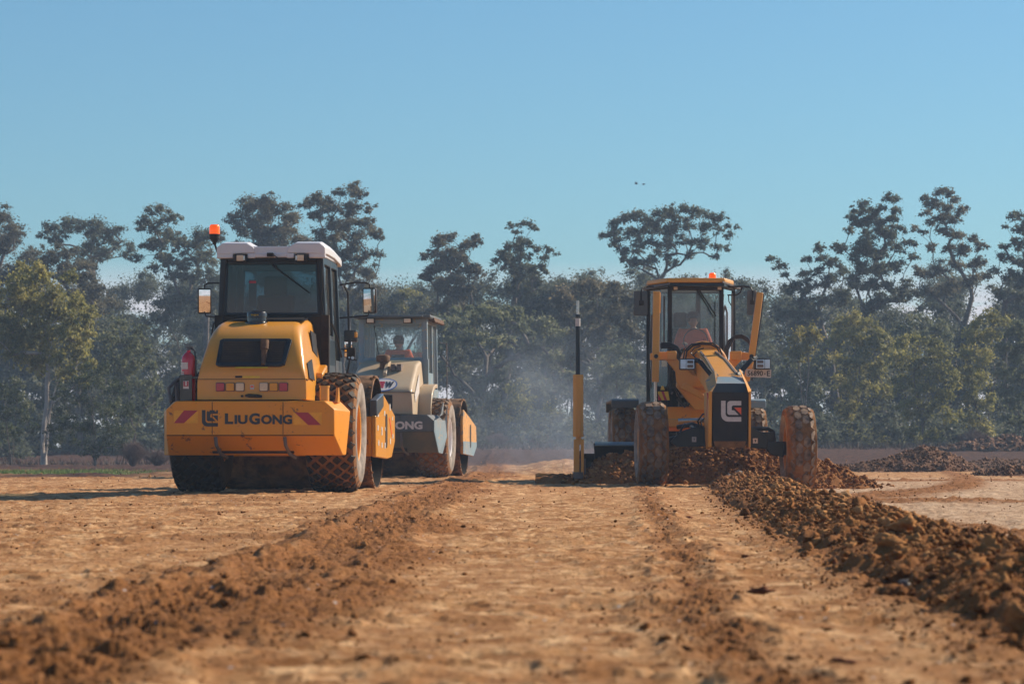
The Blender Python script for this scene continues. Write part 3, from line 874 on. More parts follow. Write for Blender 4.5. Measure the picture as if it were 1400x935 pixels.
# short green grass in the patch left of the rollers
def build_grass():
    rs = np.random.RandomState(3); n = 26000
    yy = rs.uniform(66, 92, n); xx = rs.uniform(-20, -7, n)
    _, lo, dk, gr, pl, _b = ground_parts(xx, yy); k = rs.uniform(0, 1, n) < gr
    xx = xx[k]; yy = yy[k]; n = len(xx); z = ground_parts(xx, yy)[0]
    a = rs.uniform(0, 6.28, n); w = 0.010; h = rs.uniform(0.03, 0.10, n)
    v = np.zeros((n, 3, 3))
    v[:, 0] = np.stack([xx - np.cos(a) * w, yy - np.sin(a) * w, z - .01], 1)
    v[:, 1] = np.stack([xx + np.cos(a) * w, yy + np.sin(a) * w, z - .01], 1)
    v[:, 2] = np.stack([xx + rs.normal(0, .03, n), yy + rs.normal(0, .03, n), z + h], 1)
    f = np.arange(n * 3).reshape(-1, 3)
    me = np_mesh('grass', v.reshape(-1, 3), f)
    m = rough_mat('grass_blades', [(0.3, (0.11, 0.15, 0.03)), (0.7, (0.21, 0.27, 0.07))], 3, 0.7)
    o = link_mesh('grass', me, m, smooth=False)
    tag(o, 'short bright green grass patch at the left edge of the earth pad', 'grass', kind='stuff')


build_grass()
# ------------------------------------------------------------------ tyres
def diamond_tyre(parent, cx, r, w, mats, name='tyre', rimmat=None, n_around=26, side=1, cy=0.0, cz=None):
    """wide flotation tyre, diamond blocks; axle along x. mats = (body, side, block)"""
    cz = r if cz is None else cz
    rb = r - 0.036; hw = w / 2
    mb = MB()
    prof = [(0.36, -hw * 0.86), (0.40, -hw * 0.96), (0.52, -hw * 1.0), (rb - 0.10, -hw * 0.99), (rb - 0.035, -hw * 0.90), (rb - 0.008, -hw * 0.66), (rb, -hw * 0.3), (rb, 0),
            (rb, hw * 0.3), (rb - 0.008, hw * 0.66), (rb - 0.035, hw * 0.90), (rb - 0.10, hw * 0.99), (0.52, hw * 1.0), (0.40, hw * 0.96), (0.36, hw * 0.86)]
    n = 56
    nb = len(prof)
    v = []
    for (rr, h) in prof:
        for k in range(n):
            a = 2 * math.pi * k / n; v.append((cx + h, cy + rr * math.cos(a), cz + rr * math.sin(a)))
    for i in range(nb - 1):
        mb.mi = 1 if (i < 3 or i >= nb - 4) else 0
        b = [(i * n + k, i * n + (k + 1) % n, (i + 1) * n + (k + 1) % n, (i + 1) * n + k) for k in range(n)]
        if i == 0: mb.v += v
        for q in b: mb.f.append(q); mb.m.append(mb.mi)
    mb.mi = 2
    rng = random.Random(int(cx * 100) + 5)
    rows = [-0.84, -0.56, -0.28, 0.0, 0.28, 0.56, 0.84]
    def surf(u, a, up):
        x = u * hw; au = abs(u)
        rr = rb - 0.001 if au < 0.3 else rb - 0.008 * (au - 0.3) / 0.36 if au < 0.66 else rb - 0.008 - 0.027 * (au - 0.66) / 0.24 if au < 0.9 else rb - 0.035 - 0.09 * (au - 0.9) / 0.1
        rr += up
        return (cx + x, cy + rr * math.cos(a), cz + rr * math.sin(a))
    for ri, u in enumerate(rows):
        for k in range(n_around):
            a = 2 * math.pi * (k + 0.5 * (ri % 2)) / n_around + rng.uniform(-.01, .01)
            du = 0.185; da = math.pi / n_around * 0.66
            if rng.random() < 0.03: continue
            h = 0.034 + rng.uniform(-.006, .004)
            pts = [(u - du, a), (u, a - da), (u + du, a), (u, a + da)]
            pts = [(max(-1.0, min(1.0, p[0])), p[1]) for p in pts]
            low = [surf(p[0], p[1], -0.012) for p in pts]
            hi = [surf(u + (p[0] - u) * 0.84, a + (p[1] - a) * 0.84, h) for p in pts]
            mb.add(low + hi, [(4, 5, 6, 7), (0, 1, 5, 4), (1, 2, 6, 5), (2, 3, 7, 6), (3, 0, 4, 7)])
    o = mb.build(name, list(mats), parent)
    rim = MB()
    for sg in (-1, 1):
        rim.lathe([(0.37, hw * 0.88 * sg), (0.345, hw * 0.84 * sg), (0.33, hw * 0.45 * sg), (0.30, hw * 0.30 * sg), (0.17, hw * 0.26 * sg), (0.15, hw * 0.42 * sg), (0.02, hw * 0.44 * sg)], (cx, cy, cz), 'x', 40)
        for k in range(8):
            a = k * math.pi / 4
            p = (cx + hw * 0.27 * sg, cy + 0.23 * math.cos(a), cz + 0.23 * math.sin(a))
            rim.cyl(p, (p[0] + 0.03 * sg, p[1], p[2]), 0.016, n=6)
    rim.build('rim', rimmat or M['yellow'], o)
    return o


def lug_tyre(parent, c, r, w, yaw=0.0, name='tyre', mats=None, rim=True, seed=1, rimmat=None):
    """grader tyre with staggered blocks"""
    T = Matrix.Translation(c) @ Matrix.Rotation(yaw, 4, 'Z')
    mb = MB(T); rb = r - 0.03; hw = w / 2
    prof = [(0.33, -hw * .8), (0.40, -hw), (rb - .12, -hw * 1.0), (rb - .03, -hw * .93), (rb, -hw * .6), (rb + .006, 0), (rb, hw * .6), (rb - .03, hw * .93), (rb - .12, hw), (0.40, hw), (0.33, hw * .8)]
    mb.lathe(prof, (0, 0, 0), 'x', 56)
    nf = 56
    for i in range(len(mb.m)):
        ring = i // nf
        mb.m[i] = 1 if ring < 2 or ring > 7 else 0
    mb.mi = 2
    rng = random.Random(seed)
    N = 21
    cols = [(-0.99, -0.52, 0.0), (-0.49, -0.02, 0.5), (0.02, 0.49, 0.0), (0.52, 0.99, 0.5)]
    def s(u, a, up):
        au = abs(u); rr = (rb + .004 if au < .6 else rb - .03 * (au - .6) / .33 if au < .93 else rb - .03 - .09 * (au - .93) / .07) + up
        return (u * hw, rr * math.cos(a), rr * math.sin(a))
    for (u0, u1, ph) in cols:
        for k in range(N):
            a = 2 * math.pi * (k + ph) / N + rng.uniform(-.012, .012); d = math.pi / N * 0.93; sk = d * 0.55
            if rng.random() < 0.06: continue
            h = 0.020 + rng.uniform(-.008, .004); um = (u0 + u1) / 2
            pts = [(u0, a - d + sk), (um, a - d - sk * .3), (u1, a - d + sk), (u1, a + d * .7), (um, a + d * .7 + sk * .8), (u0, a + d * .7)]
            low = [s(p[0], p[1], -0.01) for p in pts]
            am = a
            hi = [s(um + (p[0] - um) * .93, am + (p[1] - am) * .90, h) for p in pts]
            n = 6
            mb.add(low + hi, [tuple(range(6, 12))] + [(i, (i + 1) % 6, 6 + (i + 1) % 6, 6 + i) for i in range(6)])
    o = mb.build(name, mats or [M['tyremud'], M['tyreside'], M['tyregrader']], parent)
    if rim:
        rm = MB(T)
        for sg in (-1, 1):
            rm.lathe([(0.34, hw * .82 * sg), (0.32, hw * .8 * sg), (0.30, hw * .35 * sg), (0.14, hw * .25 * sg), (0.12, hw * .5 * sg), (0.02, hw * .52 * sg)], (0, 0, 0), 'x', 36)
        rm.build('rim', rimmat or M['yellow_g'], o)
    return o


# ------------------------------------------------------------------ soil compactor
def make_roller(loc, yaw, art, new=True):
    root = empty('road_roller', loc, -yaw)
    Y = M['yellow'] if new else M['beige']
    BUMP = M['orange'] if new else M['dteal']
    CAB = M['navy'] if new else M['teal']
    FRAME = M['yellow'] if new else M['yellow_worn']
    # --- rear bumper / counterweight
    mb = MB()
    zt, zf = (1.134, 0.72) if new else (1.18, 0.87)
    zc = zt - 0.10
    zb = 0.48
    L = []
    v = [(-1.02, -1.6, zf), (1.02, -1.6, zf), (1.02, -1.6, zc), (0.90, -1.6, zt), (-0.90, -1.6, zt), (-1.02, -1.6, zc),
         (-1.04, -1.28, zb), (1.08, -1.28, zb),
         (1.15, -1.02, zc - 0.02), (1.03, -1.02, zt), (-1.03, -1.02, zt), (-1.15, -1.02, zc - 0.02), (-1.12, -1.2, zb), (1.12, -1.2, zb)]
    f = [(0, 1, 2, 3, 4, 5), (0, 6, 7, 1), (1, 7, 13, 8, 2), (2, 8, 9, 3), (3, 9, 10, 4), (4, 10, 11, 5), (5, 11, 12, 6, 0), (6, 12, 13, 7), (8, 13, 12, 11, 10, 9)]
    mb.add(v, f)
    # hollow look below: recessed plate
    if not new:
        mb.prism([(-1.5, 1.15), (-1.02, 1.18), (-0.95, 1.42), (-1.25, 1.20)], 'x', 1.10, 1.135)
    bo = mb.build('rear_bumper', BUMP, root, bevel=0.012, angle=20)
    if not new:
        pl = MB()
        pl.add([(1.028, -1.605, zf), (1.028, -1.605, zc), (1.16, -1.03, zc + 0.0), (1.20, -1.00, 1.34), (1.19, -1.0, zc - .3), (1.13, -1.19, zb - .02), (1.09, -1.42, zb)], [(0, 1, 2, 3, 4, 5, 6)])
        o = pl.build('side_plate', M['teal'], root, smooth=False)
        s = o.modifiers.new('thick', 'SOLIDIFY'); s.thickness = 0.012
    yb = -1.6
    def on_back(off):
        return lambda x, z, e: (x, yb - off - e, z)
    seam = MB()
    for x in (-0.46, 0.40):
        seam.box((x - .004, yb - .002, zf + .01), (x + .004, yb + .004, zt - .012))
    seam.box((-1.01, yb - .003, zf - .006), (1.01, yb + .004, zf + .004))
    seam.build('panel_seam', M['brownblack'], bo, smooth=False)
    if new:
        for sg in (-1, 1):
            rp = MB()
            x0, x1 = (-.925, -.635) if sg < 0 else (.525, .87)
            z0, z1 = (.868, 1.02) if sg < 0 else (.845, .995)
            rp.box((x0, yb - .004, z0), (x1, yb, z1))
            o = rp.build('reflector_plate', M['reflyellow'], bo, smooth=False)
            st = MB(); w = x1 - x0
            e = yb - .0065
            if sg < 0: q = [(x0, z0), (x0 + w * .42, z0), (x1, z1), (x0 + w * .42, z1)]
            else: q = [(x0 + w * .05, z1), (x0 + w * .52, z1), (x0 + w * .97, z0), (x0 + w * .52, z0)]
            st.prism(q, 'y', yb - .0065, yb - .004)
            st.build('red_stripe', M['decalred'], o, smooth=False)
    LT = M['decalblack'] if new else M['decalwhite']
    if new:
        em = MB()
        for poly in (EMB_L, EMB_G, EMB_T): emblem(em, poly, -.585, -.39, .826, 1.025, lambda x, z, e: (x, yb - .003 - e * .3, z))
        em.build('emblem', LT, bo, smooth=False)
        pieces = [('L', -.305, -.205, .855, .985), ('IU', -.188, -.03, .855, .965), ('G', -.012, .12, .85, .988), ('ONG', .134, .51, .852, .968)]
    else:
        pieces = [('L', -.50, -.36, .91, 1.08), ('IU', -.33, -.05, .91, 1.06), ('G', -.02, .27, .91, 1.08), ('ONG', .31, .82, .91, 1.06)]
    lt = MB()
    for t, a, b, c, d in pieces:
        add_text(lt, t, a, b, c, d, lambda x, z, e: (x, yb - .005 - e * .3, z), 0.045)
    lt.build('lettering', LT, bo, smooth=False)
    bl_ = MB()
    for x in (-.98, -.50, -.42, .36, .44, .98):
        for z in (zf + .045, zc - .02): bl_.cyl((x, yb - .006, z), (x, yb + .004, z), .009, n=8)
    bl_.build_each('bolt', BUMP, bo)
    # tie down hooks and lower cross bar
    for x in (-.42, .42):
        h = MB(); h.tube([(x, -1.60, zf - .02), (x + .01, -1.59, .60), (x + .04, -1.46, .50), (x + .10, -1.34, .45)], .022, 8)
        h.build('tow_hook', M['greysteel'], root)
    if new:
        st = MB(); st.cyl((.88, -1.42, 1.12), (.88, -1.42, 1.30), .058, n=20); st.cyl((.88, -1.42, 1.30), (.88, -1.42, 1.32), .064, n=20)
        st.build('filler_cap', Y, root)
        lug = MB(); lug.prism([(-1.35, 1.12), (-1.10, 1.12), (-1.14, 1.24), (-1.18, 1.30), (-1.24, 1.30), (-1.27, 1.22)], 'x', 1.00, 1.03)
        lug.build('lifting_lug', Y, root)
        gd = MB(); gd.tube([(-1.02, -1.3, 1.13), (-1.06, -1.2, 1.30), (-1.0, -.9, 1.42), (-.9, -.5, 1.45)], .02, 6); gd.tube([(-.97, -1.1, 1.13), (-.99, -1.05, 1.36)], .025, 6)
        gd.build_each('guard_rail', M['greysteel'], root)
    # --- chassis
    ch = MB(); ch.box((-.50, -1.35, .50), (.50, 1.35, 1.15)); ch.cyl((-.8, 0, .76), (.8, 0, .76), .14)
    ch.box((-.66, .25, .95), (.66, 1.75, 1.30))
    ch.build('chassis', M['brownblack'], root, bevel=.01)
    # --- hood: stations along y
    if new:
        st = [(-1.47, 1.15, 1.46, .665), (-1.465, 1.15, 1.50, .662), (-1.42, 1.15, 1.60, .645), (-1.30, 1.15, 1.78, .615), (-1.18, 1.15, 1.93, .585), (-1.03, 1.15, 2.04, .56), (-.80, 1.15, 2.11, .545), (-.4, 1.15, 2.16, .54), (.22, 1.15, 2.20, .535)]
        rad = .12
    else:
        st = [(-1.47, 1.19, 1.60, .60), (-1.45, 1.19, 1.64, .60), (-1.30, 1.19, 1.72, .595), (-.9, 1.19, 1.92, .585), (-.4, 1.19, 2.15, .57), (.22, 1.19, 2.24, .56)]
        rad = .07
    secs = []
    for (y, z0, z1, hw) in st:
        bw = .665 if new else .62
        q = [(-bw, z0), ]
        zz = max(z1 - rad, z0 + .02)
        q += [(-bw + (bw - hw) * .35, z0 + (zz - z0) * .55)]
        q += [(hw * -1 + rad - rad * math.cos(t), zz + rad * math.sin(t)) for t in [0, .4, .8, 1.2, math.pi / 2]]
        q += [(hw - rad + rad * math.sin(t), zz + rad * math.cos(t)) for t in [0, .4, .8, 1.2, math.pi / 2]]
        q += [(bw - (bw - hw) * .35, z0 + (zz - z0) * .55), (bw, z0)]
        secs.append([(x, y, z) for x, z in q])
    hd = MB(); hd.loft(secs)
    ho = hd.build('hood', Y, root, angle=50)
    b = ho.modifiers.new('bevel', 'BEVEL'); b.width = .03; b.segments = 3; b.limit_method = 'ANGLE'; b.angle_limit = R(50)
    if new:
        s = MB(); s.box((-.672, -1.478, 1.395), (.672, -1.2, 1.401)); s.build('hood_seam', M['brownblack'], ho, smooth=False)
        # grille in the sloping back: plane through (y,z)=(-1.435,1.565) and (-1.20,1.90)
        def on_slope(x, t, off):   # t 0..1 along slope, off outward
            y = -1.462 + t * .232; z = 1.555 + t * .335; off += .004
            return (x, y - off * .84, z + off * .54)
        def trap(x0, x1, t0, t1, off):
            return [on_slope(x0 - (1 - t0) * .035, t0, off), on_slope(x1 + (1 - t0) * -.015 + .0, t0, off), on_slope(x1, t1, off), on_slope(x0 + .0, t1, off)]
        g = MB()
        ou = [(-.44, .06), (-.40, 0), (.34, 0), (.40, .06), (.46, .94), (.43, 1), (-.385, 1), (-.42, .94)]
        inn = [(-.40, .13), (-.37, .10), (.32, .10), (.355, .15), (.405, .86), (.385, .90), (-.355, .90), (-.375, .86)]
        n = 8
        vv = [on_slope(x, t, .014) for x, t in ou] + [on_slope(x, t, .014) for x, t in inn] + [on_slope(x, t, -.02) for x, t in ou] + [on_slope(x, t, -.0) for x, t in inn]
        ff = [(i, (i + 1) % n, n + (i + 1) % n, n + i) for i in range(n)] + [(i, (i + 1) % n, 2 * n + (i + 1) % n, 2 * n + i) for i in range(n)] + [(n + i, n + (i + 1) % n, 3 * n + (i + 1) % n, 3 * n + i) for i in range(n)]
        g.add(vv, ff)
        for i in range(n):
            a = Vector(on_slope(*[(ou[i][0] + inn[i][0]) / 2, (ou[i][1] + inn[i][1]) / 2], .016)); g.cyl(a, a + Vector((0, -.006, .004)), .009, n=6)
        go = g.build('grille_frame', M['navy'], ho, bevel=.003)
        mm = MB()
        mm.add([on_slope(x, t, .003) for x, t in inn], [tuple(range(8))])
        mm.build('grille_mesh', M['black'], ho, smooth=False)
        sl = MB()
        for k in range(9):
            t = .16 + k * .085
            sl.add([on_slope(-.375, t, .004), on_slope(.37, t, .004), on_slope(.37, t + .05, .010), on_slope(-.375, t + .05, .010)], [(0, 1, 2, 3)])
        sl.build('grille_slats', M['brownblack'], ho, smooth=False)
        ex = MB(); ex.tube([on_slope(.14, .22, -.01), on_slope(.14, .40, .02), on_slope(.14, .56, .045)], [.030, .036, .040], 14, cap=False)
        ex.tube([on_slope(.14, .55, .04), on_slope(.14, .84, .065)], [.050, .053], 14)
        ex.tube([on_slope(.14, .02, .01), on_slope(.14, .30, .012)], [.028, .024], 12)
        ex.build('exhaust_pipe', M['rust'], ho)
        dc = MB()
        dc.add([on_slope(-.20, -.09, .006), on_slope(.20, -.09, .006), on_slope(.20, -.04, .006), on_slope(-.20, -.04, .006)], [(0, 1, 2, 3)])
        dc.build('warning_strip', M['decalyellow'], ho, smooth=False)
        dc = MB(); dc.box((-.20, -1.475, 1.415), (-.115, -1.468, 1.44)); dc.build('warning_label', M['black'], ho, smooth=False)
        dc = MB(); dc.box((-.11, -1.475, 1.415), (.10, -1.468, 1.437)); dc.build('warning_label', M['decalyellow'], ho, smooth=False)
        # tail lamps
        cols = ['lensred', 'lensamber', 'lensclear']
        for sg in (-1, 1):
            for k, cn in enumerate(cols):
                x = sg * (.385 - .12 * k) + .005
                lm = MB()
                q = []
                for (dx, dz) in ((-1, -1), (1, -1), (1, 1), (-1, 1)):
                    for a in range(4):
                        th = math.atan2(dz, dx) + (a - 1.5) * .3
                        q.append((x + dx * .030 + .019 * math.cos(th), 1.305 + dz * .030 + .019 * math.sin(th)))
                lm.prism(q, 'y', -1.505, -1.46)
                lo = lm.build('tail_lamp', M[cn], root, bevel=.004)
                rg = MB(); rg.prism([(x + (a - x) * 1.15, 1.305 + (z - 1.305) * 1.15) for a, z in q], 'y', -1.49, -1.46)
                rg.build('lamp_rim', M['greysteel'], lo)
        lt = MB(); lt.tube([(-.07, -1.50, 1.20), (-.03, -1.515, 1.20), (.08, -1.515, 1.195), (.13, -1.505, 1.19)], [.014, .022, .020, .014], 8); lt.cyl((-.115, -1.46, 1.195), (-.115, -1.50, 1.195), .014, n=10)
        lt.build('latch_handle', M['black'], ho)
        tg = MB(); tg.box((-.02, -1.478, 1.275), (.03, -1.470, 1.33)); tg.build('sticker', M['decalwhite'], ho, smooth=False)
        tg = MB(); tg.box((-.012, -1.482, 1.30), (.022, -1.478, 1.32)); tg.build('sticker', M['decalorange'], ho, smooth=False)
        # top vent panel and pre-cleaner
        vp = MB(); vp.add([(-.36, -.62, 2.16), (.52, -.62, 2.155), (.44, .10, 2.215), (-.30, .10, 2.215)], [(0, 1, 2, 3)])
        vp.add([(-.40, -.66, 2.145), (.56, -.66, 2.14), (.48, .14, 2.205), (-.34, .14, 2.205)], [(0, 1, 2, 3)])
        vp.build('top_vent', M['black'], ho, smooth=False)
        pc = MB(); pc.lathe([(0, .0), (.165, .0), (.16, .025), (.12, .04), (.118, .09), (.125, .095), (.125, .135), (.115, .16), (.07, .175), (0, .18)], (-.045, -.72, 2.085), 'z', 30)
        po = pc.build('air_precleaner', M['blackgloss'], ho)
        lb = MB(); add_text(lb, 'super', -.095, .03, 2.188, 2.214, lambda x, z, e: (x - .01, -.72 - math.sqrt(max(0, .128 ** 2 - (x + .045) ** 2)), z), 0.03)
        lb.build('cap_label', M['decalyellow'], po, smooth=False)
        # side windows of the hood (right side is the visible one), both sides built
        for sg in (-1, 1):
            w1 = MB()
            w1.add([(sg * .568, -.35, 2.03), (sg * .60, -.35, 1.78), (sg * .608, .05, 1.70), (sg * .575, .12, 2.0)], [(0, 1, 2, 3)])
            w1.add([(sg * .632, -1.15, 1.60), (sg * .655, -1.12, 1.42), (sg * .660, -.65, 1.40), (sg * .632, -.72, 1.66)], [(0, 1, 2, 3)])
            for o in w1.build_each('side_vent', M['black'], ho, smooth=False):
                s = o.modifiers.new('thick', 'SOLIDIFY'); s.thickness = .012; s.offset = 0
        bk = MB(); bk.prism([(-.30, 1.50), (.16, 1.62), (.18, 1.52), (.10, 1.48), (.05, 1.38), (-.05, 1.33), (-.2, 1.33), (-.30, 1.38)], 'x', .60, .72)
        bk.build('hood_hinge_cover', Y, ho, bevel=.02)
    else:
        s = MB(); s.box((-.628, -1.482, 1.593), (.628, -1.15, 1.600)); s.build('hood_seam', M['brownblack'], ho, smooth=False)
        g = MB(); g.box((-.30, -1.478, 1.30), (.24, -1.465, 1.55)); g.build('rear_grille', M['black'], ho, bevel=.004)
        # oval badge on the sloping back
        def sl(x, t, off=.008): return (x, -1.30 + t * .40 - off * .45, 1.72 + t * .20 + off * .9)
        ov = MB(); n = 28
        ov.add([sl(.02 + .26 * math.cos(2 * math.pi * k / n), .06 + .62 * math.sin(2 * math.pi * k / n) * .9, .010) for k in range(n)], [tuple(range(n))])
        oo = ov.build('badge', M['decalwhite'], ho, smooth=False)
        ov = MB(); a = [sl(.02 + .285 * math.cos(2 * math.pi * k / n), .06 + .64 * math.sin(2 * math.pi * k / n), .007) for k in range(n)]
        ov.add(a, [tuple(range(n))]); ov.build('badge_rim', M['blue'], oo, smooth=False)
        for t, a, b_, mt in (('E', -.06, .06, 'decalred'), ('W', .075, .23, 'decalblack')):
            tx = MB(); add_text(tx, t, a, b_, -.24, .34, lambda x, z, e: sl(x, z, .014 + e), .06); tx.build('badge_letter', M[mt], oo, smooth=False)
        # vents + precleaner
        vt = MB()
        for k in range(2): vt.box((.10 + k * .12, -.75, 2.015), (.18 + k * .12, -.45, 2.14), Matrix.Identity(4))
        vt.build_each('top_vent', M['greysteel'], ho)
        rd = MB(); rd.prism([(-.95, 1.90), (-.35, 2.17), (-.30, 2.20), (-.55, 2.20), (-.95, 1.97)], 'x', -.02, .05); rd.build('hood_rib', Y, ho, bevel=.01)
        pc = MB(); pc.lathe([(0, 0), (.07, 0), (.06, .12), (.13, .14), (.135, .22), (.12, .255), (.05, .27), (0, .27)], (-.06, -.62, 2.05), 'z', 26)
        pc.build('air_precleaner', M['rust'], ho)
        wd = MB(); wd.add([(.617, -1.18, 1.55), (.622, -1.12, 1.42), (.615, -.55, 1.60), (.600, -.42, 1.98)], [(0, 1, 2, 3)]); o = wd.build('side_decal', M['decalwhite'], ho, smooth=False)
        s = o.modifiers.new('thick', 'SOLIDIFY'); s.thickness = .006; s.offset = 0
        for sg in (-1, 1):
            fd = MB(); pr = [(-.72, 1.15), (-.70, 1.35), (-.55, 1.58), (-.3, 1.72), (.1, 1.78), (.25, 1.78), (.25, 1.70), (.0, 1.70), (-.28, 1.64), (-.5, 1.50), (-.63, 1.32), (-.66, 1.15)]
            fd.prism(pr, 'x', *sorted((sg * .60, sg * .86))); fd.build('fender', Y, root, bevel=.012)
    # --- wheels
    tm = [M['tyremud'], M['tyreside'], M['tyreblack']]
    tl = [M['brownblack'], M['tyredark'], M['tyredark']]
    if not new: tm = [M['tyremud'], M['tyreside'], M['tyregrader']]; tl = tm
    diamond_tyre(root, -.85, .76, .64, tl if new else tm, rimmat=Y if new else M['white'])
    diamond_tyre(root, .85, .76, .64, tm, rimmat=Y if new else M['white'])
    # --- cab
    y0, y1 = .25, 1.75
    zt = 3.03
    wt, wb = (.655, .725) if new else (.655, .68)
    def px_(z): return wb + (wt - wb) * (z - 1.3) / (zt - 1.3)
    cab = MB()
    for sg in (-1, 1):
        for (ya, yb_) in ((y0, y0 + .09), (y0 + .72, y0 + .79), (y1 - .08, y1)):
            a, b_ = px_(1.3), px_(zt)
            cab.add([(sg * (a - .11), ya, 1.3), (sg * a, ya, 1.3), (sg * a, yb_, 1.3), (sg * (a - .11), yb_, 1.3),
                     (sg * (b_ - .10), ya, zt), (sg * b_, ya, zt), (sg * b_, yb_, zt), (sg * (b_ - .10), yb_, zt)],
                    [(0, 3, 2, 1), (4, 5, 6, 7), (0, 1, 5, 4), (1, 2, 6, 5), (2, 3, 7, 6), (3, 0, 4, 7)])
    zw = 2.28 if new else 2.29
    zl = 2.89 if new else 2.93
    cab.box((-wt + .09, y0 + .004, zl), (wt - .09, y0 + .08, zt)); cab.box((-wt + .09, y1 - .08, zl), (wt - .09, y1 - .004, zt))
    cab.box((-wb + .10, y0 + .004, 1.3), (wb - .10, y0 + .07, zw))
    cab.box((-wb + .10, y1 - .07, 1.3), (wb - .10, y1 - .004, 1.75))
    for sg in (-1, 1):
        cab.add([(sg * (px_(zl) - .06), y0 + .09, zl), (sg * (px_(zl) - .004), y0 + .09, zl), (sg * (px_(zl) - .004), y1 - .08, zl), (sg * (px_(zl) - .06), y1 - .08, zl),
                 (sg * (wt - .06), y0 + .09, zt), (sg * (wt - .004), y0 + .09, zt), (sg * (wt - .004), y1 - .08, zt), (sg * (wt - .06), y1 - .08, zt)],
                [(0, 3, 2, 1), (4, 5, 6, 7), (0, 1, 5, 4), (1, 2, 6, 5), (2, 3, 7, 6), (3, 0, 4, 7)])
        cab.box((min(sg * .62, sg * (wb - .004)), y0 + .09, 1.3), (max(sg * .62, sg * (wb - .004)), y0 + .72, 1.95))
    co = cab.build('cab_frame', CAB, root, bevel=.012)
    lo = MB(); lo.box((-wb - .005, y0 - .012, 1.28), (-wb + .10, y0 + .085, zw - .03)); lo.box((wb - .10, y0 - .012, 1.28), (wb + .005, y0 + .085, zw - .03))
    lo.box((-.62, y0 - .006, 1.28), (.62, y0 + .02, zw - .05))
    for k in range(4): lo.cyl((wb - .05, y0 - .012, 1.50 + k * .2), (wb - .05, y0 - .022, 1.50 + k * .2), .012, n=8)
    lo.build('rear_panel', M['brownblack'] if new else M['teal'], co, bevel=.006)
    sd = MB()
    for sg in (-1, 1):
        a = px_(1.3) + .004; b_ = px_(2.0) + .004
        sd.add([(sg * a, y0 + .02, 1.3), (sg * a, y0 + .74, 1.3), (sg * b_, y0 + .74, 2.0), (sg * b_, y0 + .02, 2.0)], [(0, 1, 2, 3)])
        sd.add([(sg * a, y0 + .80, 1.3), (sg * a, y1 - .02, 1.3), (sg * (px_(1.7) + .004), y1 - .02, 1.7), (sg * (px_(1.7) + .004), y0 + .80, 1.7)], [(0, 1, 2, 3)])
    for o in sd.build_each('door_panel', M['navy_side'] if new else M['teal'], co, smooth=False):
        s = o.modifiers.new('thick', 'SOLIDIFY'); s.thickness = .01; s.offset = 0
    G = M['glass'] if new else M['glass4']
    gl = MB(); wz = px_(zw) - .10; wz2 = wt - .09
    gl.add([(-wz, y0 + .03, zw), (wz, y0 + .03, zw), (wz2, y0 + .03, zl), (-wz2, y0 + .03, zl)], [(0, 1, 2, 3)]); gl.build('rear_window', G, co, smooth=False)
    gl = MB(); gl.add([(-.58, y1 - .04, 1.75), (.58, y1 - .04, 1.75), (.555, y1 - .04, zl), (-.555, y1 - .04, zl)], [(0, 1, 2, 3)]); gl.build('windscreen', M['glass2'], co, smooth=False)
    for sg in (-1, 1):
        gl = MB()
        gl.add([(sg * (px_(1.95) - .03), y0 + .09, 1.95), (sg * (px_(1.95) - .03), y0 + .72, 1.95), (sg * (wt - .03), y0 + .72, zl), (sg * (wt - .03), y0 + .09, zl)], [(0, 1, 2, 3)])
        gl.add([(sg * (px_(1.5) - .03), y0 + .79, 1.45), (sg * (px_(1.5) - .03), y1 - .08, 1.45), (sg * (wt - .03), y1 - .08, zl), (sg * (wt - .03), y0 + .79, zl)], [(0, 1, 2, 3)])
        gl.build_each('side_window', M['glass2'], co, smooth=False)
    # rear window seal
    if new:
        se = MB()
        a, b_, c_ = wz + .045, wz2 + .02, .012
        for p, q in (((-a, zw - .03), (a, zw - .03)), ((a, zw - .03), (b_, zl + .045)), ((b_, zl + .045), (-b_, zl + .045)), ((-b_, zl + .045), (-a, zw - .03))):
            se.tube([(p[0], y0 - .004, p[1]), (q[0], y0 - .004, q[1])], .010, 6)
        se.build('window_seal', M['black'], co)
    # roof
    if new:
        rf = MB()
        rf.loft([[(-.675, yy, z_ + .0), (.675, yy, z_), (.675, yy, z_ + .075), (.60, yy, z_ + .10), (-.60, yy, z_ + .10), (-.675, yy, z_ + .075)] for yy, z_ in ((.19, 3.015), (.55, 3.03), (1.2, 3.02), (1.80, 2.985), (1.93, 2.965))])
        for sg in (-1, 1):
            rf.loft([[(sg * .205, yy, z_ + .02), (sg * .69, yy, z_ + .0), (sg * .69, yy, z_ + .09), (sg * .62, yy, z_ + hh), (sg * .31, yy, z_ + hh), (sg * .215, yy, z_ + .09)] for yy, z_, hh in ((.165, 3.012, .145), (.45, 3.025, .165), (1.2, 3.018, .16), (1.80, 2.98, .12), (1.95, 2.955, .07))])
            # skirt tabs either side of each lamp
            for x0, x1 in ((.20, .30), (.48, .69)):
                a, b_ = sorted((sg * x0, sg * x1)); rf.box((a, .168, 2.965), (b_, .235, 3.03))
        rf.box((-.21, .18, 2.975), (.21, .24, 3.03))
        rf.box((-.665, .24, 2.985), (-.62, 1.88, 3.03)); rf.box((.62, .24, 2.985), (.665, 1.88, 3.03))
        ro = rf.build('roof', M['white'], root, bevel=.012, angle=30)
    else:
        rf = MB(); rf.box((-.74, .12, 3.03), (.74, 1.80, 3.10)); rf.box((-.60, .08, 3.045), (.60, .14, 3.085))
        ro = rf.build('roof', M['dteal'], root, bevel=.02)
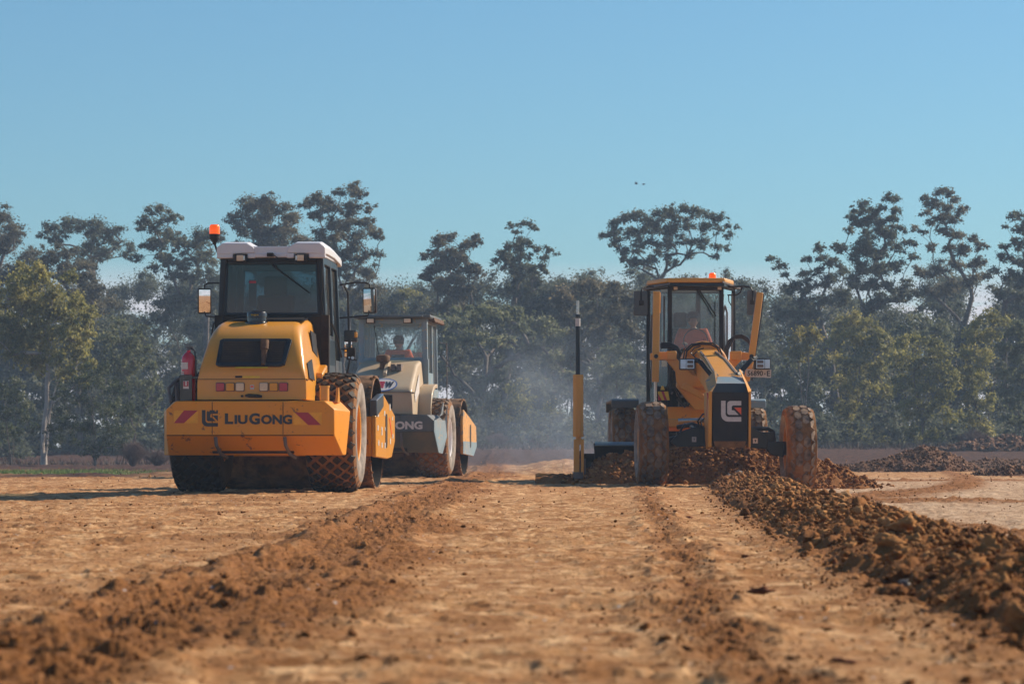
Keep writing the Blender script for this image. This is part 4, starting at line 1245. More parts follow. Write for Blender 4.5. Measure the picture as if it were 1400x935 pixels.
        vs = MB(); vs.prism([(.60, 3.07), (.76, 3.06), (.78, 2.98), (.74, 2.96), (.60, 3.03)], 'y', .5, 1.9); vs.build('roof_visor', M['rust'], ro, bevel=.01)
    for sg in (-1, 1):
        x = sg * .39 if new else sg * .36 - .06
        z = 2.965 if new else 2.99
        lb = MB(); lb.cbox((x, .16, z), (.15, .09, .10) if new else (.17, .1, .10)); hb = lb.build('work_lamp', M['black'], root, bevel=.01)
        le = MB(); le.cbox((x + sg * -.005, .108, z), (.085 if new else .13, .02, .075)); le.build('lamp_lens', M['lensclear'], hb, bevel=.006)
        if new:
            le = MB(); le.cbox((x + sg * (-.055 if sg < 0 else .055) * (1 if sg > 0 else -1) * -1 * (1 if sg < 0 else 1), .112, z), (.03, .015, .06)); le.build('lamp_reflector', M['steel'], hb, bevel=.003)
    if new:
        cm = MB(); cm.cbox((.0, .13, 3.005), (.085, .06, .05)); cm.build('camera_box', M['black'], root, bevel=.006)
        cb = MB(); cb.tube([(.04, .14, 3.0), (.12, .13, 2.95), (.22, .15, 2.935), (.30, .17, 2.93)], .007, 6); cb.tube([(0, .15, 2.97), (-.03, .13, 2.93), (-.01, .12, 2.89), (.06, .14, 2.92)], .006, 6)
        cb.tube([(wb - .09, y0 - .015, 2.9), (wb - .07, y0 - .02, 2.6), (wb - .095, y0 - .02, 2.45), (wb - .06, y0 - .02, 2.28)], .007, 6)
        cb.build_each('cable', M['black'], root)
        wp = MB(); wp.tube([(.02, .20, 2.90), (.05, .19, 2.85), (.48, .235, 2.53)], [.014, .012, .008], 6)
        wp.tube([(.02, .235, 2.88), (.05, .215, 2.86)], .022, 8); wp.build('wiper', M['black'], root)
        # beacon
        bc = MB(); bc.cyl((-.70, .30, 3.05), (-.735, .28, 3.16), .014); bc.lathe([(0, 0), (.022, 0), (.03, .03), (.065, .07), (.07, .13), (0, .13)], (-.735, .28, 3.15), 'z', 24)
        bo2 = bc.build('beacon_base', M['black'], root)
        bl = MB(); bl.lathe([(0, .0), (.066, .0), (.066, .05), (.062, .055), (.066, .06), (.063, .10), (.05, .118), (0, .122)], (-.735, .28, 3.282), 'z', 26); bl.build('beacon_lens', M['beacon'], bo2)
    # mirrors
    for sg in ((-1, 1) if new else (-1,)):
        x = sg * 1.09; z = 2.50
        ar = MB(); b_ = sg * .70
        ar.tube([(b_, 1.60, 2.70), (sg * .9, 1.62, 2.735), (sg * 1.04, 1.64, 2.735), (x, 1.66, 2.71), (x, 1.66, 2.62)], .011, 7)
        ar.tube([(b_, 1.60, 2.27), (sg * .9, 1.62, 2.285), (x - sg * .02, 1.65, 2.30), (x, 1.66, 2.36)], .011, 7)
        ao = ar.build_each('mirror_arm', M['black'], root)[0]
        T = Matrix.Translation((x, 1.66, z)) @ Matrix.Rotation(R(-8 * sg), 4, 'Z') @ Matrix.Rotation(R(3.2), 4, 'X')
        mi = MB(T); q = []
        for (dx, dz) in ((1, 1), (-1, 1), (-1, -1), (1, -1)):
            for a in range(4):
                th = math.atan2(dz, dx) + (a - 1.5) * .4; q.append((dx * .062 + .028 * math.cos(th), dz * .14 + .028 * math.sin(th)))
        mi.prism(q, 'y', -.015, .06); mo = mi.build('mirror_shell', M['black'], ao, bevel=.006)
        mg = MB(T)
        nx_, nz_ = 7, 13
        mg.add([(-.074 + .148 * i / (nx_ - 1), -.021 + ((-.074 + .148 * i / (nx_ - 1)) ** 2 + (-.150 + .30 * j / (nz_ - 1)) ** 2) / 2.4 * .5, -.150 + .30 * j / (nz_ - 1)) for j in range(nz_) for i in range(nx_)],
               [(j * nx_ + i, j * nx_ + i + 1, (j + 1) * nx_ + i + 1, (j + 1) * nx_ + i) for j in range(nz_ - 1) for i in range(nx_ - 1)])
        mg.build('mirror_face', M['mirror'], mo, angle=0)
    if new:
        wl = MB(); wl.cbox((.86, 1.55, 2.03), (.17, .14, .15)); wl.cbox((.84, 1.6, 1.9), (.03, .03, .12)); wl.beam((.72, 1.6, 1.86), (.88, 1.6, 1.86), .03, .02)
        wo = wl.build('turn_signal', M['blackgloss'], root, bevel=.025)
        w2 = MB(); w2.cbox((.93, 1.49, 2.045), (.035, .05, .07)); w2.build('signal_lens', M['lensamber'], wo, bevel=.008)
        w3 = MB(); w3.cbox((.86, 1.56, 1.80), (.11, .05, .16)); w3.build('bracket', M['brownblack'], wo, bevel=.006)
        w4 = MB(); w4.cyl((.885, 1.50, 1.745), (.885, 1.54, 1.745), .02, n=14); w4.cyl((.84, 1.50, 1.75), (.84, 1.54, 1.75), .012, n=12); w4.build_each('reflector', M['lensblue'], wo)
        hr = MB(); hr.tube([(-.71, .6, 2.18), (-.80, .6, 2.16), (-.82, .6, 2.05), (-.84, .6, 1.62), (-.72, .6, 1.5)], .012, 7); hr.tube([(.75, 1.70, 2.7), (.80, 1.72, 2.6), (.82, 1.72, 1.7), (.78, 1.72, 1.5)], .014, 7)
        hr.tube([(.735, .45, 2.16), (.755, .8, 2.02), (.77, 1.25, 1.75)], .014, 7)
        hr.build_each('grab_rail', M['black'], root)
        sk = MB(); sk.box((-.30, y0 + .035, 2.36), (-.20, y0 + .04, 2.70)); sk.build('window_sticker', M['decalwhite'], co, smooth=False)
        sk = MB(); sk.box((-.29, y0 + .025, 2.655), (-.205, y0 + .029, 2.685)); sk.build('window_sticker', M['decalred'], co, smooth=False)
    else:
        hr = MB(); hr.tube([(.70, 1.75, 2.62), (.83, 1.85, 2.62), (.84, 1.85, 1.4)], .010, 6); hr.build('grab_rail', M['greysteel'], root)
        for k in range(3):
            pass
        wp = MB(); wp.tube([(-.36, y0 + .02, 2.90), (-.28, y0 + .015, 2.30)], .008, 5); wp.build('wiper', M['black'], root)
    # interior
    it = MB(); it.box((-.26, .62, 1.62), (.26, 1.06, 1.78)); it.box((-.24, .56, 1.75), (.24, .66, 2.52 if new else 2.22)); 
    if new: it.box((-.15, .55, 2.50), (.15, .63, 2.76)); it.box((-.42, .60, 1.75), (-.29, 1.0, 2.02)); it.box((.29, .60, 1.75), (.42, 1.0, 2.02))
    it.build('seat', M['seat'], co, bevel=.05)
    cn = MB(); cn.box((-.22, 1.35, 1.3), (.22, 1.60, 1.98)); cn.tube([(0, 1.35, 1.9), (0, 1.20, 2.05)], .03)
    cn.lathe([(.18, -.012), (.195, 0), (.18, .012)], (0, 1.18, 2.08), 'y', 24, close=True)
    cn.build('dashboard', M['black'], co, bevel=.01)
    # --- front unit, turned about the joint
    J = Matrix.Translation((0, 1.45, 0)) @ Matrix.Rotation(-art, 4, 'Z') @ Matrix.Translation((0, -1.45, 0))
    jf = MB(J); jf.box((-.25, 1.35, .55), (.25, 2.1, 1.0)); jf.box((-1.075, 1.98, .46), (1.075, 2.16, .985))
    for k in range(5): jf.box((-1.04 + k * .52 - .01, 1.972, .50), (-1.04 + k * .52 + .01, 1.985, .95))
    fb = MB(J); fb.box((-1.075, 4.0, .5), (1.075, 4.12, .95)); fb.build('front_crossbar', FRAME, root, bevel=.01)
    jf.build('drum_yoke', M['orange'] if new else M['rust'], root, bevel=.01)
    for sg in (-1, 1):
        a, b_ = sorted((sg * 1.08, sg * 1.135))
        pf = MB(J)
        if new: pl = [(1.98, .45), (1.98, .985), (2.25, 1.16), (2.75, 1.30), (3.35, 1.18), (4.10, 1.02), (4.12, .66), (3.75, .44), (3.3, .42)]
        else: pl = [(1.98, .45), (1.98, 1.12), (2.1, 1.32), (3.0, 1.18), (4.05, 1.0), (4.1, .6), (3.6, .40)]
        pf.prism(pl, 'x', a, b_)
        fo = pf.build('drum_frame', FRAME, root, bevel=.012)
        xo = sg * 1.137
        sl = MB(J); sl.prism([(3.0, .62), (3.05, .57), (3.16, .57), (3.2, .62), (3.2, .98), (3.16, 1.03), (3.05, 1.03), (3.0, .98)], 'x', *sorted((xo, xo + sg * .004)))
        sl.build('frame_slot', M['brownblack'], fo, smooth=False)
        if new:
            st = MB(J); rr = random.Random(4)
            for (yy, zz, h) in ((2.15, .98, .07), (2.12, .80, .07), (2.2, .60, .07), (2.55, .57, .07), (2.9, .56, .08), (2.85, 1.0, .07), (2.55, .74, .11), (3.45, 1.08, .09), (3.5, .62, .08), (3.75, .95, .05), (2.95, .80, .05), (3.8, .7, .06)):
                st.prism([(yy, zz), (yy + .10, zz), (yy + .10, zz + h), (yy, zz + h)], 'x', *sorted((xo, xo + sg * .003)))
            st.build_each('frame_sticker', M['decalwhite'], fo, smooth=False)
            st = MB(J); st.prism([(3.42, .98), (3.50, .98), (3.72, .78), (3.72, .72)], 'x', *sorted((xo, xo + sg * .003))); st.build('frame_sticker', M['decalorange'], fo, smooth=False)
            bt = MB(J); bt.prism([(2.0, .97), (2.0, 1.20), (2.75, 1.30), (2.75, 1.12)], 'x', *sorted((sg * 1.05, sg * 1.145))); bt.build('frame_cover', M['navy_side'], fo, bevel=.012)
        else:
            bt = MB(J); bt.prism([(1.985, .455), (1.985, .70), (4.07, .68), (4.09, .6), (3.6, .405)], 'x', *sorted((xo, xo + sg * .003))); bt.build('frame_stripe', M['teal'], fo, smooth=False)
    sc_ = MB(J); sc_.box((-1.0, 2.20, 1.0), (1.0, 2.26, 1.10)); sc_.build('scraper', M['greysteel'], root)
    # drum: axle along x
    dr = MB(J); rd_ = .775; prof = [(rd_ - .035, -1.015), (rd_, -1.01)]
    prof += [(rd_ + .004 * math.sin(k * 1.7), -.95 + k * .095) for k in range(21)]
    prof += [(rd_, 1.01), (rd_ - .035, 1.015), (rd_ - .04, .80), (rd_ - .05, .62), (.20, .60), (.18, .80), (0, .80)]
    prof = [(0, -.80), (.18, -.80), (.20, -.60), (rd_ - .05, -.62), (rd_ - .04, -.80)] + prof
    dr.lathe(prof, (0, 3.05, .775), 'x', 72)
    n = 72
    for i in range(len(dr.m)):
        k = i // n
        dr.m[i] = 1 if (k < 5 or k > len(prof) - 7) else 0
    do = dr.build('drum', [M['drum'], M['drumin']], root)
    # ragged soil stuck to the drum edge
    cr = MB(J); rr = random.Random(8)
    for sg in (-1, 1):
        for k in range(120):
            a = rr.uniform(0, 6.283); p = Vector((sg * (1.0 + rr.uniform(-.03, .02)), 3.05 + (rd_ + rr.uniform(-.02, .008)) * math.cos(a), .775 + (rd_ + rr.uniform(-.02, .008)) * math.sin(a)))
            if p.z < .03: continue
            s_ = rr.uniform(.008, .024)
            cr.tube([p - Vector((s_, 0, 0)), p, p + Vector((s_, 0, 0))], [s_ * .4, s_, s_ * .4], 5)
    cr.build('caked_soil', M['tyremud'], do)
    ax = MB(J); ax.cyl((-1.08, 3.05, .775), (-.6, 3.05, .775), .16); ax.cyl((1.08, 3.05, .775), (.6, 3.05, .775), .16); ax.build_each('drum_hub', M['greysteel'], root)
    return root


YR1 = 37.6
r1 = make_roller((-3.06, YR1, ground_h(-3.06, YR1) * 0), R(3.5), R(1.0), True)
tag(r1, 'nearest roller, bright yellow with white cab roof, seen from behind on the left', 'road roller', 'road rollers compacting the earth pad')
r2 = make_roller((-2.30, 56.8, 0.0), R(6.0), R(0.5), False)
tag(r2, 'farther roller, faded beige hood and grey teal bumper, half hidden behind the yellow one', 'road roller', 'road rollers compacting the earth pad')

# extinguisher standing in its bracket on the left of the bumper
LR = Matrix.Translation((-3.06, YR1, 0)) @ Matrix.Rotation(-R(3.5), 4, 'Z')
el = LR @ Vector((-.80, -1.30, 1.135))
ex = empty('fire_extinguisher', el, -R(3.5))
tag(ex, 'red fire extinguisher standing on the yellow roller bumper at its left', 'fire extinguisher')
b = MB(); b.lathe([(0, 0), (.078, 0), (.086, .02), (.086, .50), (.078, .545), (.045, .585), (.026, .60), (.022, .62), (0, .62)], (0, 0, 0), 'z', 30)
eb = b.build('bottle', M['red'], ex)
b = MB(); b.cyl((0, 0, .61), (0, 0, .655), .020); b.beam((-.03, 0, .66), (.06, 0, .655), .022, .018); b.beam((-.06, -.01, .70), (.03, 0, .675), .020, .010); b.build('valve', M['greysteel'], ex)
b = MB(); b.tube([(.03, -.01, .645), (.08, -.03, .62), (.098, -.05, .52), (.10, -.04, .30)], .010, 7); b.build('hose', M['rubberhose'], ex)
def wrap(x0, x1, z0, z1, name, mt, off):
    q = MB(); n = 8; vv = []
    for z in (z0, z1):
        for i in range(n + 1):
            a = math.radians(x0 + (x1 - x0) * i / n); vv.append(((.0865 + off) * math.sin(a), -(.0865 + off) * math.cos(a), z))
    q.add(vv, [(i, i + 1, n + 2 + i, n + 1 + i) for i in range(n)]); q.build(name, mt, eb, smooth=True, angle=0)
wrap(-70, 5, .39, .47, 'paper_label', M['decalwhite'], .002)
for k in range(5): wrap(-70, -28, .345 - k * .022, .357 - k * .022, 'printed_line', M['decalwhite'], .002)
bk = MB(LR); bk.box((-.885, -1.42, 1.14), (-.735, -1.405, 1.455)); bk.box((-.885, -1.41, 1.14), (-.875, -1.22, 1.455)); bk.beam((-.90, -1.39, 1.42), (-.60, -1.39, 1.42), .02, .03)
inv = LR.inverted()
bk.M = Matrix.Identity(4); bk.v = [tuple(inv @ Vector(p)) for p in bk.v]
bo_ = bk.build('extinguisher_bracket', M['blackgloss'], r1, bevel=.005)
s = MB(); s.box((-.845, -1.424, 1.285), (-.775, -1.4205, 1.38)); so = s.build('bracket_sign', M['decalwhite'], bo_, smooth=False)
s = MB(); s.box((-.84, -1.4265, 1.315), (-.822, -1.424, 1.376)); s.box((-.797, -1.4265, 1.315), (-.779, -1.424, 1.376)); s.box((-.822, -1.4265, 1.315), (-.797, -1.424, 1.325)); s.build('sign_mark', M['decalred'], so, smooth=False)
# ------------------------------------------------------------------ motor grader facing the camera
GB = Vector((3.05, 46.5, -0.02))
gr = empty('motor_grader', GB)
tag(gr, 'yellow motor grader facing the camera with its blade behind the front wheels', 'motor grader')
TG = Matrix.Translation(-GB)


def G(): return MB(TG)


def slab(mb, pts, Y0, Y1):
    """prism from a list of photo points traced at distance Y0, made solid back to Y1 (parallel to the view axis of the machine)"""
    q = [P(px, py, Y0) for px, py in pts]
    mb.prism([(p.x, p.z) for p in q], 'y', Y0, Y1)


YG = M['yellow_g']
# wheels
for (px, py, Yd, w, sd) in ((890.5, 607.5, 44.0, .44, 1), (1091, 613, 44.0, .44, 2)):
    c = P(px, py, Yd); lug_tyre(gr, c - GB, .64, w, R(2), 'tyre', seed=sd)
for (px, Yd, sd) in ((853, 49.6, 3), (853, 51.0, 4), (1029, 49.6, 5), (1029, 51.0, 6)):
    c = P(px, 612, Yd); c.z = .615; c.x = P(853 if sd < 5 else 1029.5, 612, 49.6).x
    lug_tyre(gr, c - GB, .64, .42, 0, 'tyre', seed=sd)
for px0, px1 in ((836, 873), (1029, 1047)):
    x0, x1 = P(px0, 0, 48.9).x, P(px1, 0, 48.9).x
    if px0 > 1000: x0 -= .22
    f = G(); z = 1.28
    f.prism([(48.85, z - .06), (48.85, z + .06), (48.95, z + .09), (51.7, z + .09), (51.8, z - .1), (51.75, z - .1), (51.65, z + .05), (49.0, z + .05), (48.9, z - .06)], 'x', x0, x1)
    f.box((x0, 48.86, z - .055), (x1, 48.9, z + .07))
    f.build('rear_fender', M['teal'] if px0 > 1000 else M['dteal'], gr, bevel=.012)
# tandem boxes and rear axle
tb = G()
for x in (2.18, 3.75): tb.box((x - .09, 49.2, .42), (x + .09, 51.4, .82))
tb.box((2.2, 50.1, .45), (3.75, 50.5, .85)); tb.build_each('tandem_case', M['brownblack'], gr, bevel=.02)
# engine compartment behind cab
en = G(); en.box((2.42, 49.3, .95), (3.45, 52.2, 2.05)); en.box((2.5, 52.2, .8), (3.35, 52.8, 1.6)); en.build('engine_hood', YG, gr, bevel=.03)
# nose: push plate
ns = G(); slab(ns, [(973.5, 536), (1023.5, 536), (1021, 606), (1018, 611), (978, 611), (975, 606)], 43.0, 43.5)
no = ns.build('nose_plate', M['black'], gr, bevel=.008)
ns = G()
a = [P(979, 524.5, 43.12), P(1019, 524.5, 43.12), P(1024, 536, 42.995), P(973, 536, 42.995)]
ns.add([tuple(p) for p in a] + [(p.x, p.y + .4, p.z) for p in a], [(0, 1, 2, 3), (4, 5, 6, 7), (0, 1, 5, 4), (1, 2, 6, 5), (2, 3, 7, 6), (3, 0, 4, 7)])
ns.build('nose_bevel', M['navy'], gr)
ns = G()
a = [P(979, 524, 43.12), P(1019, 524, 43.12), P(1014, 515, 43.75), P(981, 515, 43.75)]
ns.add([tuple(p) for p in a] + [(p.x, p.y + .1, p.z - .3) for p in a], [(0, 1, 2, 3), (4, 5, 6, 7), (0, 1, 5, 4), (1, 2, 6, 5), (2, 3, 7, 6), (3, 0, 4, 7)])
ns.build('nose_top', M['teal'], gr)
em = G()
def on_nose(x, z, e): return (x, 42.997 - e, z)
s8 = 1400 / 1184 * 190 / 1400
def zp(u, v): p = P(940 + u * 190 / 1184, 530 + v * 190 / 1184, 42.99); return p.x, p.z
x0, z1 = zp(286, 110); x1, z0 = zp(458, 288)
emblem(em, EMB_L, x0, x1, z0, z1, on_nose); emblem(em, EMB_G, x0, x1, z0, z1, on_nose)
em.build('emblem', M['decalwhite'], no, smooth=False)
em = G(); emblem(em, EMB_T, x0, x1, z0, z1, on_nose); em.build('emblem_corner', M['decalorange'], no, smooth=False)
dm = G(); slab(dm, [(976, 603), (1020, 603), (1018, 611.5), (978, 611.5)], 42.985, 43.0); dm.build('caked_soil', M['tyremud'], no, smooth=False)
# side plates of the nose
sp = G()
sp.prism([(43.02, .58), (42.93, 1.38), (43.95, 1.38), (43.9, .8), (43.5, .55)], 'x', P(968.5, 0, 43).x, P(973, 0, 43).x)
def wedge(mb, pts):
    n = len(pts); v = [tuple(P(*q)) for q in pts]; mb.add(v + [(p[0], p[1] + .06, p[2]) for p in v], [tuple(range(n)), tuple(range(n, 2 * n))] + [(i, (i + 1) % n, n + (i + 1) % n, n + i) for i in range(n)])
so = sp.build('nose_side_plate', YG, gr, smooth=False)
wp_ = G(); wedge(wp_, ((964, 521, 43.5), (969, 537, 42.94), (973, 537, 42.94), (979.4, 525, 43.1), (980.2, 508, 43.7), (976.5, 506.5, 43.75)))
wp_.build('nose_corner_plate', M['yellow_worn'], gr, smooth=False)
sp = G(); sp.prism([(43.02, .58), (42.93, 1.38), (43.95, 1.38), (43.9, .8), (43.5, .55)], 'x', P(1023.5, 0, 43).x, P(1026.5, 0, 43).x)
wedge(sp, ((1023.3, 537, 42.94), (1026.8, 535, 42.96), (1027, 533, 43.0), (1012.5, 505, 43.9), (1010.5, 505, 43.9), (1019.5, 524.5, 43.1)))
sp.build('nose_side_plate', YG, gr)
st = G(); st.prism([(43.12, 1.34), (43.2, 1.34), (43.4, 1.02), (43.32, 1.02)], 'x', P(968.1, 0, 43).x, P(968.5, 0, 43).x); 
slab(st, [(966, 537), (968, 537), (970.5, 549), (969, 549)], 43.0, 43.01); st.build('red_stripe', M['decalred'], so, smooth=False)
# front axle
ax = G(); z = .70
ax.box((P(925, 0, 44).x, 43.88, .60), (P(1058, 0, 44).x, 44.12, .80))
slab(ax, [(917, 604), (930, 590), (952, 583), (972, 586), (972, 610), (925, 611)], 43.78, 44.15)
slab(ax, [(1026, 584), (1040, 590), (1050, 600), (1050, 614), (1026, 612)], 43.78, 44.15)
slab(ax, [(1048, 603), (1072, 605), (1072, 625), (1056, 622), (1048, 615)], 43.85, 44.1)
ax.tube([P(1026, 586, 44.2), P(1050, 586, 44.2), P(1057, 590, 44.2), P(1058, 604, 44.2)], .035, 7)
ax.cyl(P(912, 607.5, 44), P(925, 603, 44), .09); ax.cyl(P(1060, 612, 44), P(1078, 613, 44), .10)
ao = ax.build('front_axle', M['navy'], gr, bevel=.015)
for (a_, b_) in (((946, 597), (952, 604)), ((1029.5, 599), (1036, 606))):
    d = G(); slab(d, [(a_[0], a_[1]), (b_[0], a_[1]), (b_[0], b_[1]), (a_[0], b_[1])], 43.765, 43.775); do = d.build('axle_sticker', M['decalwhite'], ao, smooth=False)
    d = G(); slab(d, [(a_[0] + 2, a_[1] + 2), (b_[0] - 2, a_[1] + 2), (b_[0] - 2.5, b_[1] - 2), (a_[0] + 3, b_[1] - 1.5)], 43.760, 43.765); d.build('sticker_mark', M['decalblack'], do, smooth=False)
cy = G(); cy.tube([P(926, 584, 44.2), P(946, 580, 44.1), P(970, 588, 44.1)], .035, 8); cy.tube([P(958, 590, 43.9), P(954, 575, 43.9), P(961, 566, 43.9), P(967, 566, 43.9)], .014, 7); cy.tube([P(962, 590, 43.9), P(958, 577, 43.9), P(966, 569, 43.9)], .014, 7)
cy.tube([P(930, 590, 43.8), P(935, 581, 43.8), P(944, 581, 43.8)], .018, 7)
cy.build_each('steering_hose', M['rubberhose'], gr)
cy = G(); cy.cyl(P(935, 580, 43.95), P(948, 584, 43.95), .022); cy.cyl(P(927, 575, 45.0), P(971, 574, 45.0), .035); cy.build_each('tilt_rod', M['steel'], gr)
cy = G(); slab(cy, [(912, 572), (972, 573), (972, 585), (912, 584)], 45.1, 45.3); cy.build('drawbar', YG, gr, bevel=.02)
# gooseneck
gn = G()
def sec(px, py, Yd, w, h):
    c = P(px, py, Yd); return [(c.x - w, Yd, c.z), (c.x + w, Yd, c.z), (c.x + w, Yd + .05, c.z - h), (c.x - w, Yd + .05, c.z - h)]
gn.loft([sec(996, 515, 43.75, .205, .45), sec(990, 508, 44.3, .205, .45), sec(979, 492, 45.4, .19, .42), sec(968, 481, 46.3, .165, .40), sec(966, 478, 46.6, .16, .42), sec(960, 476, 47.2, .16, .9)])
gn.build('gooseneck', YG, gr, bevel=.015)
gs = G()
for sg in (-1, 1):
    gs.loft([[(P(px, py, Yd).x + sg * w - sg * .02, Yd, P(px, py, Yd).z + .008), (P(px, py, Yd).x + sg * w + sg * .012, Yd, P(px, py, Yd).z + .008), (P(px, py, Yd).x + sg * w + sg * .012, Yd, P(px, py, Yd).z - .04), (P(px, py, Yd).x + sg * w - sg * .02, Yd, P(px, py, Yd).z - .04)] for px, py, Yd, w in ((996, 514, 43.85, .16), (990, 507.5, 44.3, .16), (979, 491.5, 45.4, .145), (968, 480.5, 46.2, .12))])
gs.build_each('gooseneck_rail', M['greysteel'], gr)
# round saddle
sd = G(); c = P(962, 500, 46.75)
sd.lathe([(.36, -.12), (.385, 0), (.36, .12), (.18, .12), (.15, 0), (.18, -.12)], (c.x, c.y, c.z), 'y', 40, close=True)
sd.lathe([(.20, -.10), (.20, .10)], (c.x, c.y, c.z), 'y', 30)
slab(sd, [(928, 500), (994, 500), (992, 528), (972, 560), (950, 560), (925, 528)], 46.7, 46.95)
for k in range(9):
    a = R(20 + k * 17.5); sd.cyl((c.x + .30 * math.cos(a), 46.62, c.z + .30 * math.sin(a)), (c.x + .30 * math.cos(a), 46.66, c.z + .30 * math.sin(a)), .02, n=8)
so = sd.build('saddle_ring', YG, gr, bevel=.01)
la = G()
slab(la, [(889, 483), (900, 481), (924, 481), (925, 490), (946, 512), (964, 514), (965, 528), (945, 529), (936, 534), (929, 531), (925, 521), (924, 508), (911, 492), (889, 492)], 46.45, 46.60)
slab(la, [(911, 480), (925, 480), (925, 492), (911, 492)], 46.40, 46.64)
slab(la, [(1031, 483), (1031, 492), (1014, 492), (1003, 504), (993, 514), (985, 514), (985, 506), (992, 497), (999, 490), (999, 481), (1014, 481)], 46.45, 46.60)
slab(la, [(999, 480), (1014, 480), (1014, 493), (999, 492)], 46.40, 46.64)
slab(la, [(934, 524), (940, 524), (972, 546), (970, 550), (958, 545), (932, 531)], 46.30, 46.36)
la.cyl(P(963, 537, 46.25), P(971, 542, 46.25), .025)
lo = la.build('lift_arm', YG, gr, bevel=.012)
bt = G()
for q in ((897, 487), (1027.5, 487)):
    c = P(*q, 46.15); bt.cyl(c, c + Vector((0, .06, 0)), .032, n=14)
bt.build_each('pivot_pin', M['black'], lo)
fm = G(); slab(fm, [(946, 520), (975, 520), (975, 578), (944, 578)], 47.0, 48.2); slab(fm, [(913, 556), (946, 556), (946, 574), (913, 574)], 47.0, 47.3)
fm.build('main_frame', M['orange'], gr, bevel=.015)
# lift cylinders
lc = G(); lc.beam(P(897.5, 398.5, 46.3), P(896, 522, 46.3), .105, .10, (0, 1, 0)); slab(lc, [(902, 400), (903.5, 400), (903, 428), (902, 428)], 46.3, 46.36)
l1 = lc.build('lift_cylinder', YG, gr, bevel=.012)
lc = G(); lc.cyl(P(896, 522, 46.3), P(896, 590, 46.3), .024, n=14); lc.build('piston_rod', M['steel'], l1)
lc = G(); lc.beam(P(1039, 400, 46.3), P(1027.5, 487, 46.3), .10, .10, (0, 1, 0)); lc.beam(P(1027.5, 487, 46.3), P(1020.5, 521, 46.3), .09, .09, (0, 1, 0))
l2 = lc.build('lift_cylinder', YG, gr, bevel=.012)
lc = G(); lc.cyl(P(1020.5, 521, 46.3), P(1014, 560, 46.3), .024, n=14); lc.build('piston_rod', M['steel'], l2)
# black hose beside the right cylinder, arcs of hoses
hs = G()
def hose(pts, Yd, r=.017): hs.tube([P(px, py, Yd + (d[0] if d else 0)) for px, py, *d in pts], r, 7)
hose([(1044, 402), (1040, 440), (1033, 484), (1028, 520)], 46.4, .010)
for d in (0, 2.2, 4.4):
    hose([(990 + d, 492), (991 + d, 478), (996 + d, 466 + d * .5), (1005, 459 + d * .7), (1014, 458 + d * .8), (1022, 462 + d), (1028 - d * .5, 472)], 46.9, .015)
for d in (0, 3, 6, 9):
    hose([(903, 470 + d * .6), (915, 469 + d * .6), (926, 474 + d * .5), (932 - d * .4, 484), (932 - d * .5, 500), (931 - d * .3, 515)], 46.95, .018)
for d in (0, 3):
    hose([(934 + d, 492), (936 + d, 480), (945 + d * .6, 471 + d * .6), (960, 468 + d * .8), (974 - d * .5, 469 + d * .7), (984 - d, 476), (988 - d, 488)], 46.55, .013)
hose([(950, 488), (944, 482), (949, 476), (958, 473)], 46.5, .010); hose([(953, 494), (948, 485), (956, 478), (962, 476)], 46.5, .010)
hose([(914, 520), (916, 530), (922, 530), (930, 545), (930, 556)], 46.9, .016); hose([(918, 500), (915, 512), (912, 530)], 46.9, .014)
hose([(926, 545), (936, 556), (944, 551)], 46.8, .02); hose([(889, 452), (888, 500), (890, 530)], 47.0, .013)
hs.build_each('hydraulic_hose', M['rubberhose'], gr)
dk = G(); slab(dk, [(896, 528), (945, 530), (945, 575), (896, 575)], 47.6, 48.8); slab(dk, [(985, 530), (1010, 530), (1010, 575), (985, 575)], 47.6, 48.8)
dk.build_each('cab_underbody', M['brownblack'], gr, bevel=.02)
rr = random.Random(2); vb = G()
for k in range(14):
    x, y = rr.uniform(918, 944), rr.uniform(536, 568); c = P(x, y, 47.5); vb.cyl(c, c + Vector((rr.uniform(-.03, .03), .08, rr.uniform(-.04, .04))), rr.uniform(.012, .028), n=8)
for q in ((929, 545, 928, 556), (925, 562, 936, 566)): vb.cyl(P(q[0], q[1], 47.4), P(q[2], q[3], 47.4), .016)
vb.cyl(P(938, 566, 47.3), P(938, 566, 47.5), .06)
vb.build('valve_block', M['greysteel'], gr)
hz = G(); slab(hz, [(899.5, 535), (913.5, 535), (915.5, 547), (900, 547)], 46.75, 46.78); ho = hz.build('hazard_plate', M['decalyellow'], gr, smooth=False)
hz = G(); slab(hz, [(899.6, 538), (905, 547), (900, 547)], 46.742, 46.75); slab(hz, [(904, 535), (907.5, 535), (912, 547), (908.5, 547)], 46.742, 46.75); hz.build('red_stripe', M['decalred'], ho, smooth=False)
hz = G(); slab(hz, [(903, 533), (904.5, 527.5), (907, 527.5), (909, 533)], 46.76, 46.79); hz.build('warning_label', M['decalyellow'], gr, smooth=False)
# cab
FY, BY = 47.6, 49.1
def pt(px, py, Yd): return P(px, py, Yd)
xl, xr = P(914, 0, FY).x, P(988, 0, FY).x
zl_, zh = P(0, 575, FY).z, P(0, 388, FY).z
XL, XR = P(886, 0, 48.3).x, P(1003, 0, 48.3).x
BL, BR = XL + .05, XR - .05
cb = G(); w = .055
def post(x, y, x2=None, y2=None, z0=None, z1=None, ww=w):
    cb.beam((x, y, z0 if z0 is not None else zl_), (x2 if x2 is not None else x, y2 if y2 is not None else y, z1 if z1 is not None else zh + .03), ww, ww, (0, 1, 0))
post(xl + .02, FY, ww=.07); post(xr - .02, FY, ww=.07); post(XL, 48.3); post(XR, 48.3); post(BL, BY); post(BR, BY); post(P(903, 0, 48).x, 47.95, ww=.03)
zhead = P(0, 397, FY).z
cb.box((xl, FY - .03, zhead), (xr, FY + .03, zh + .02))
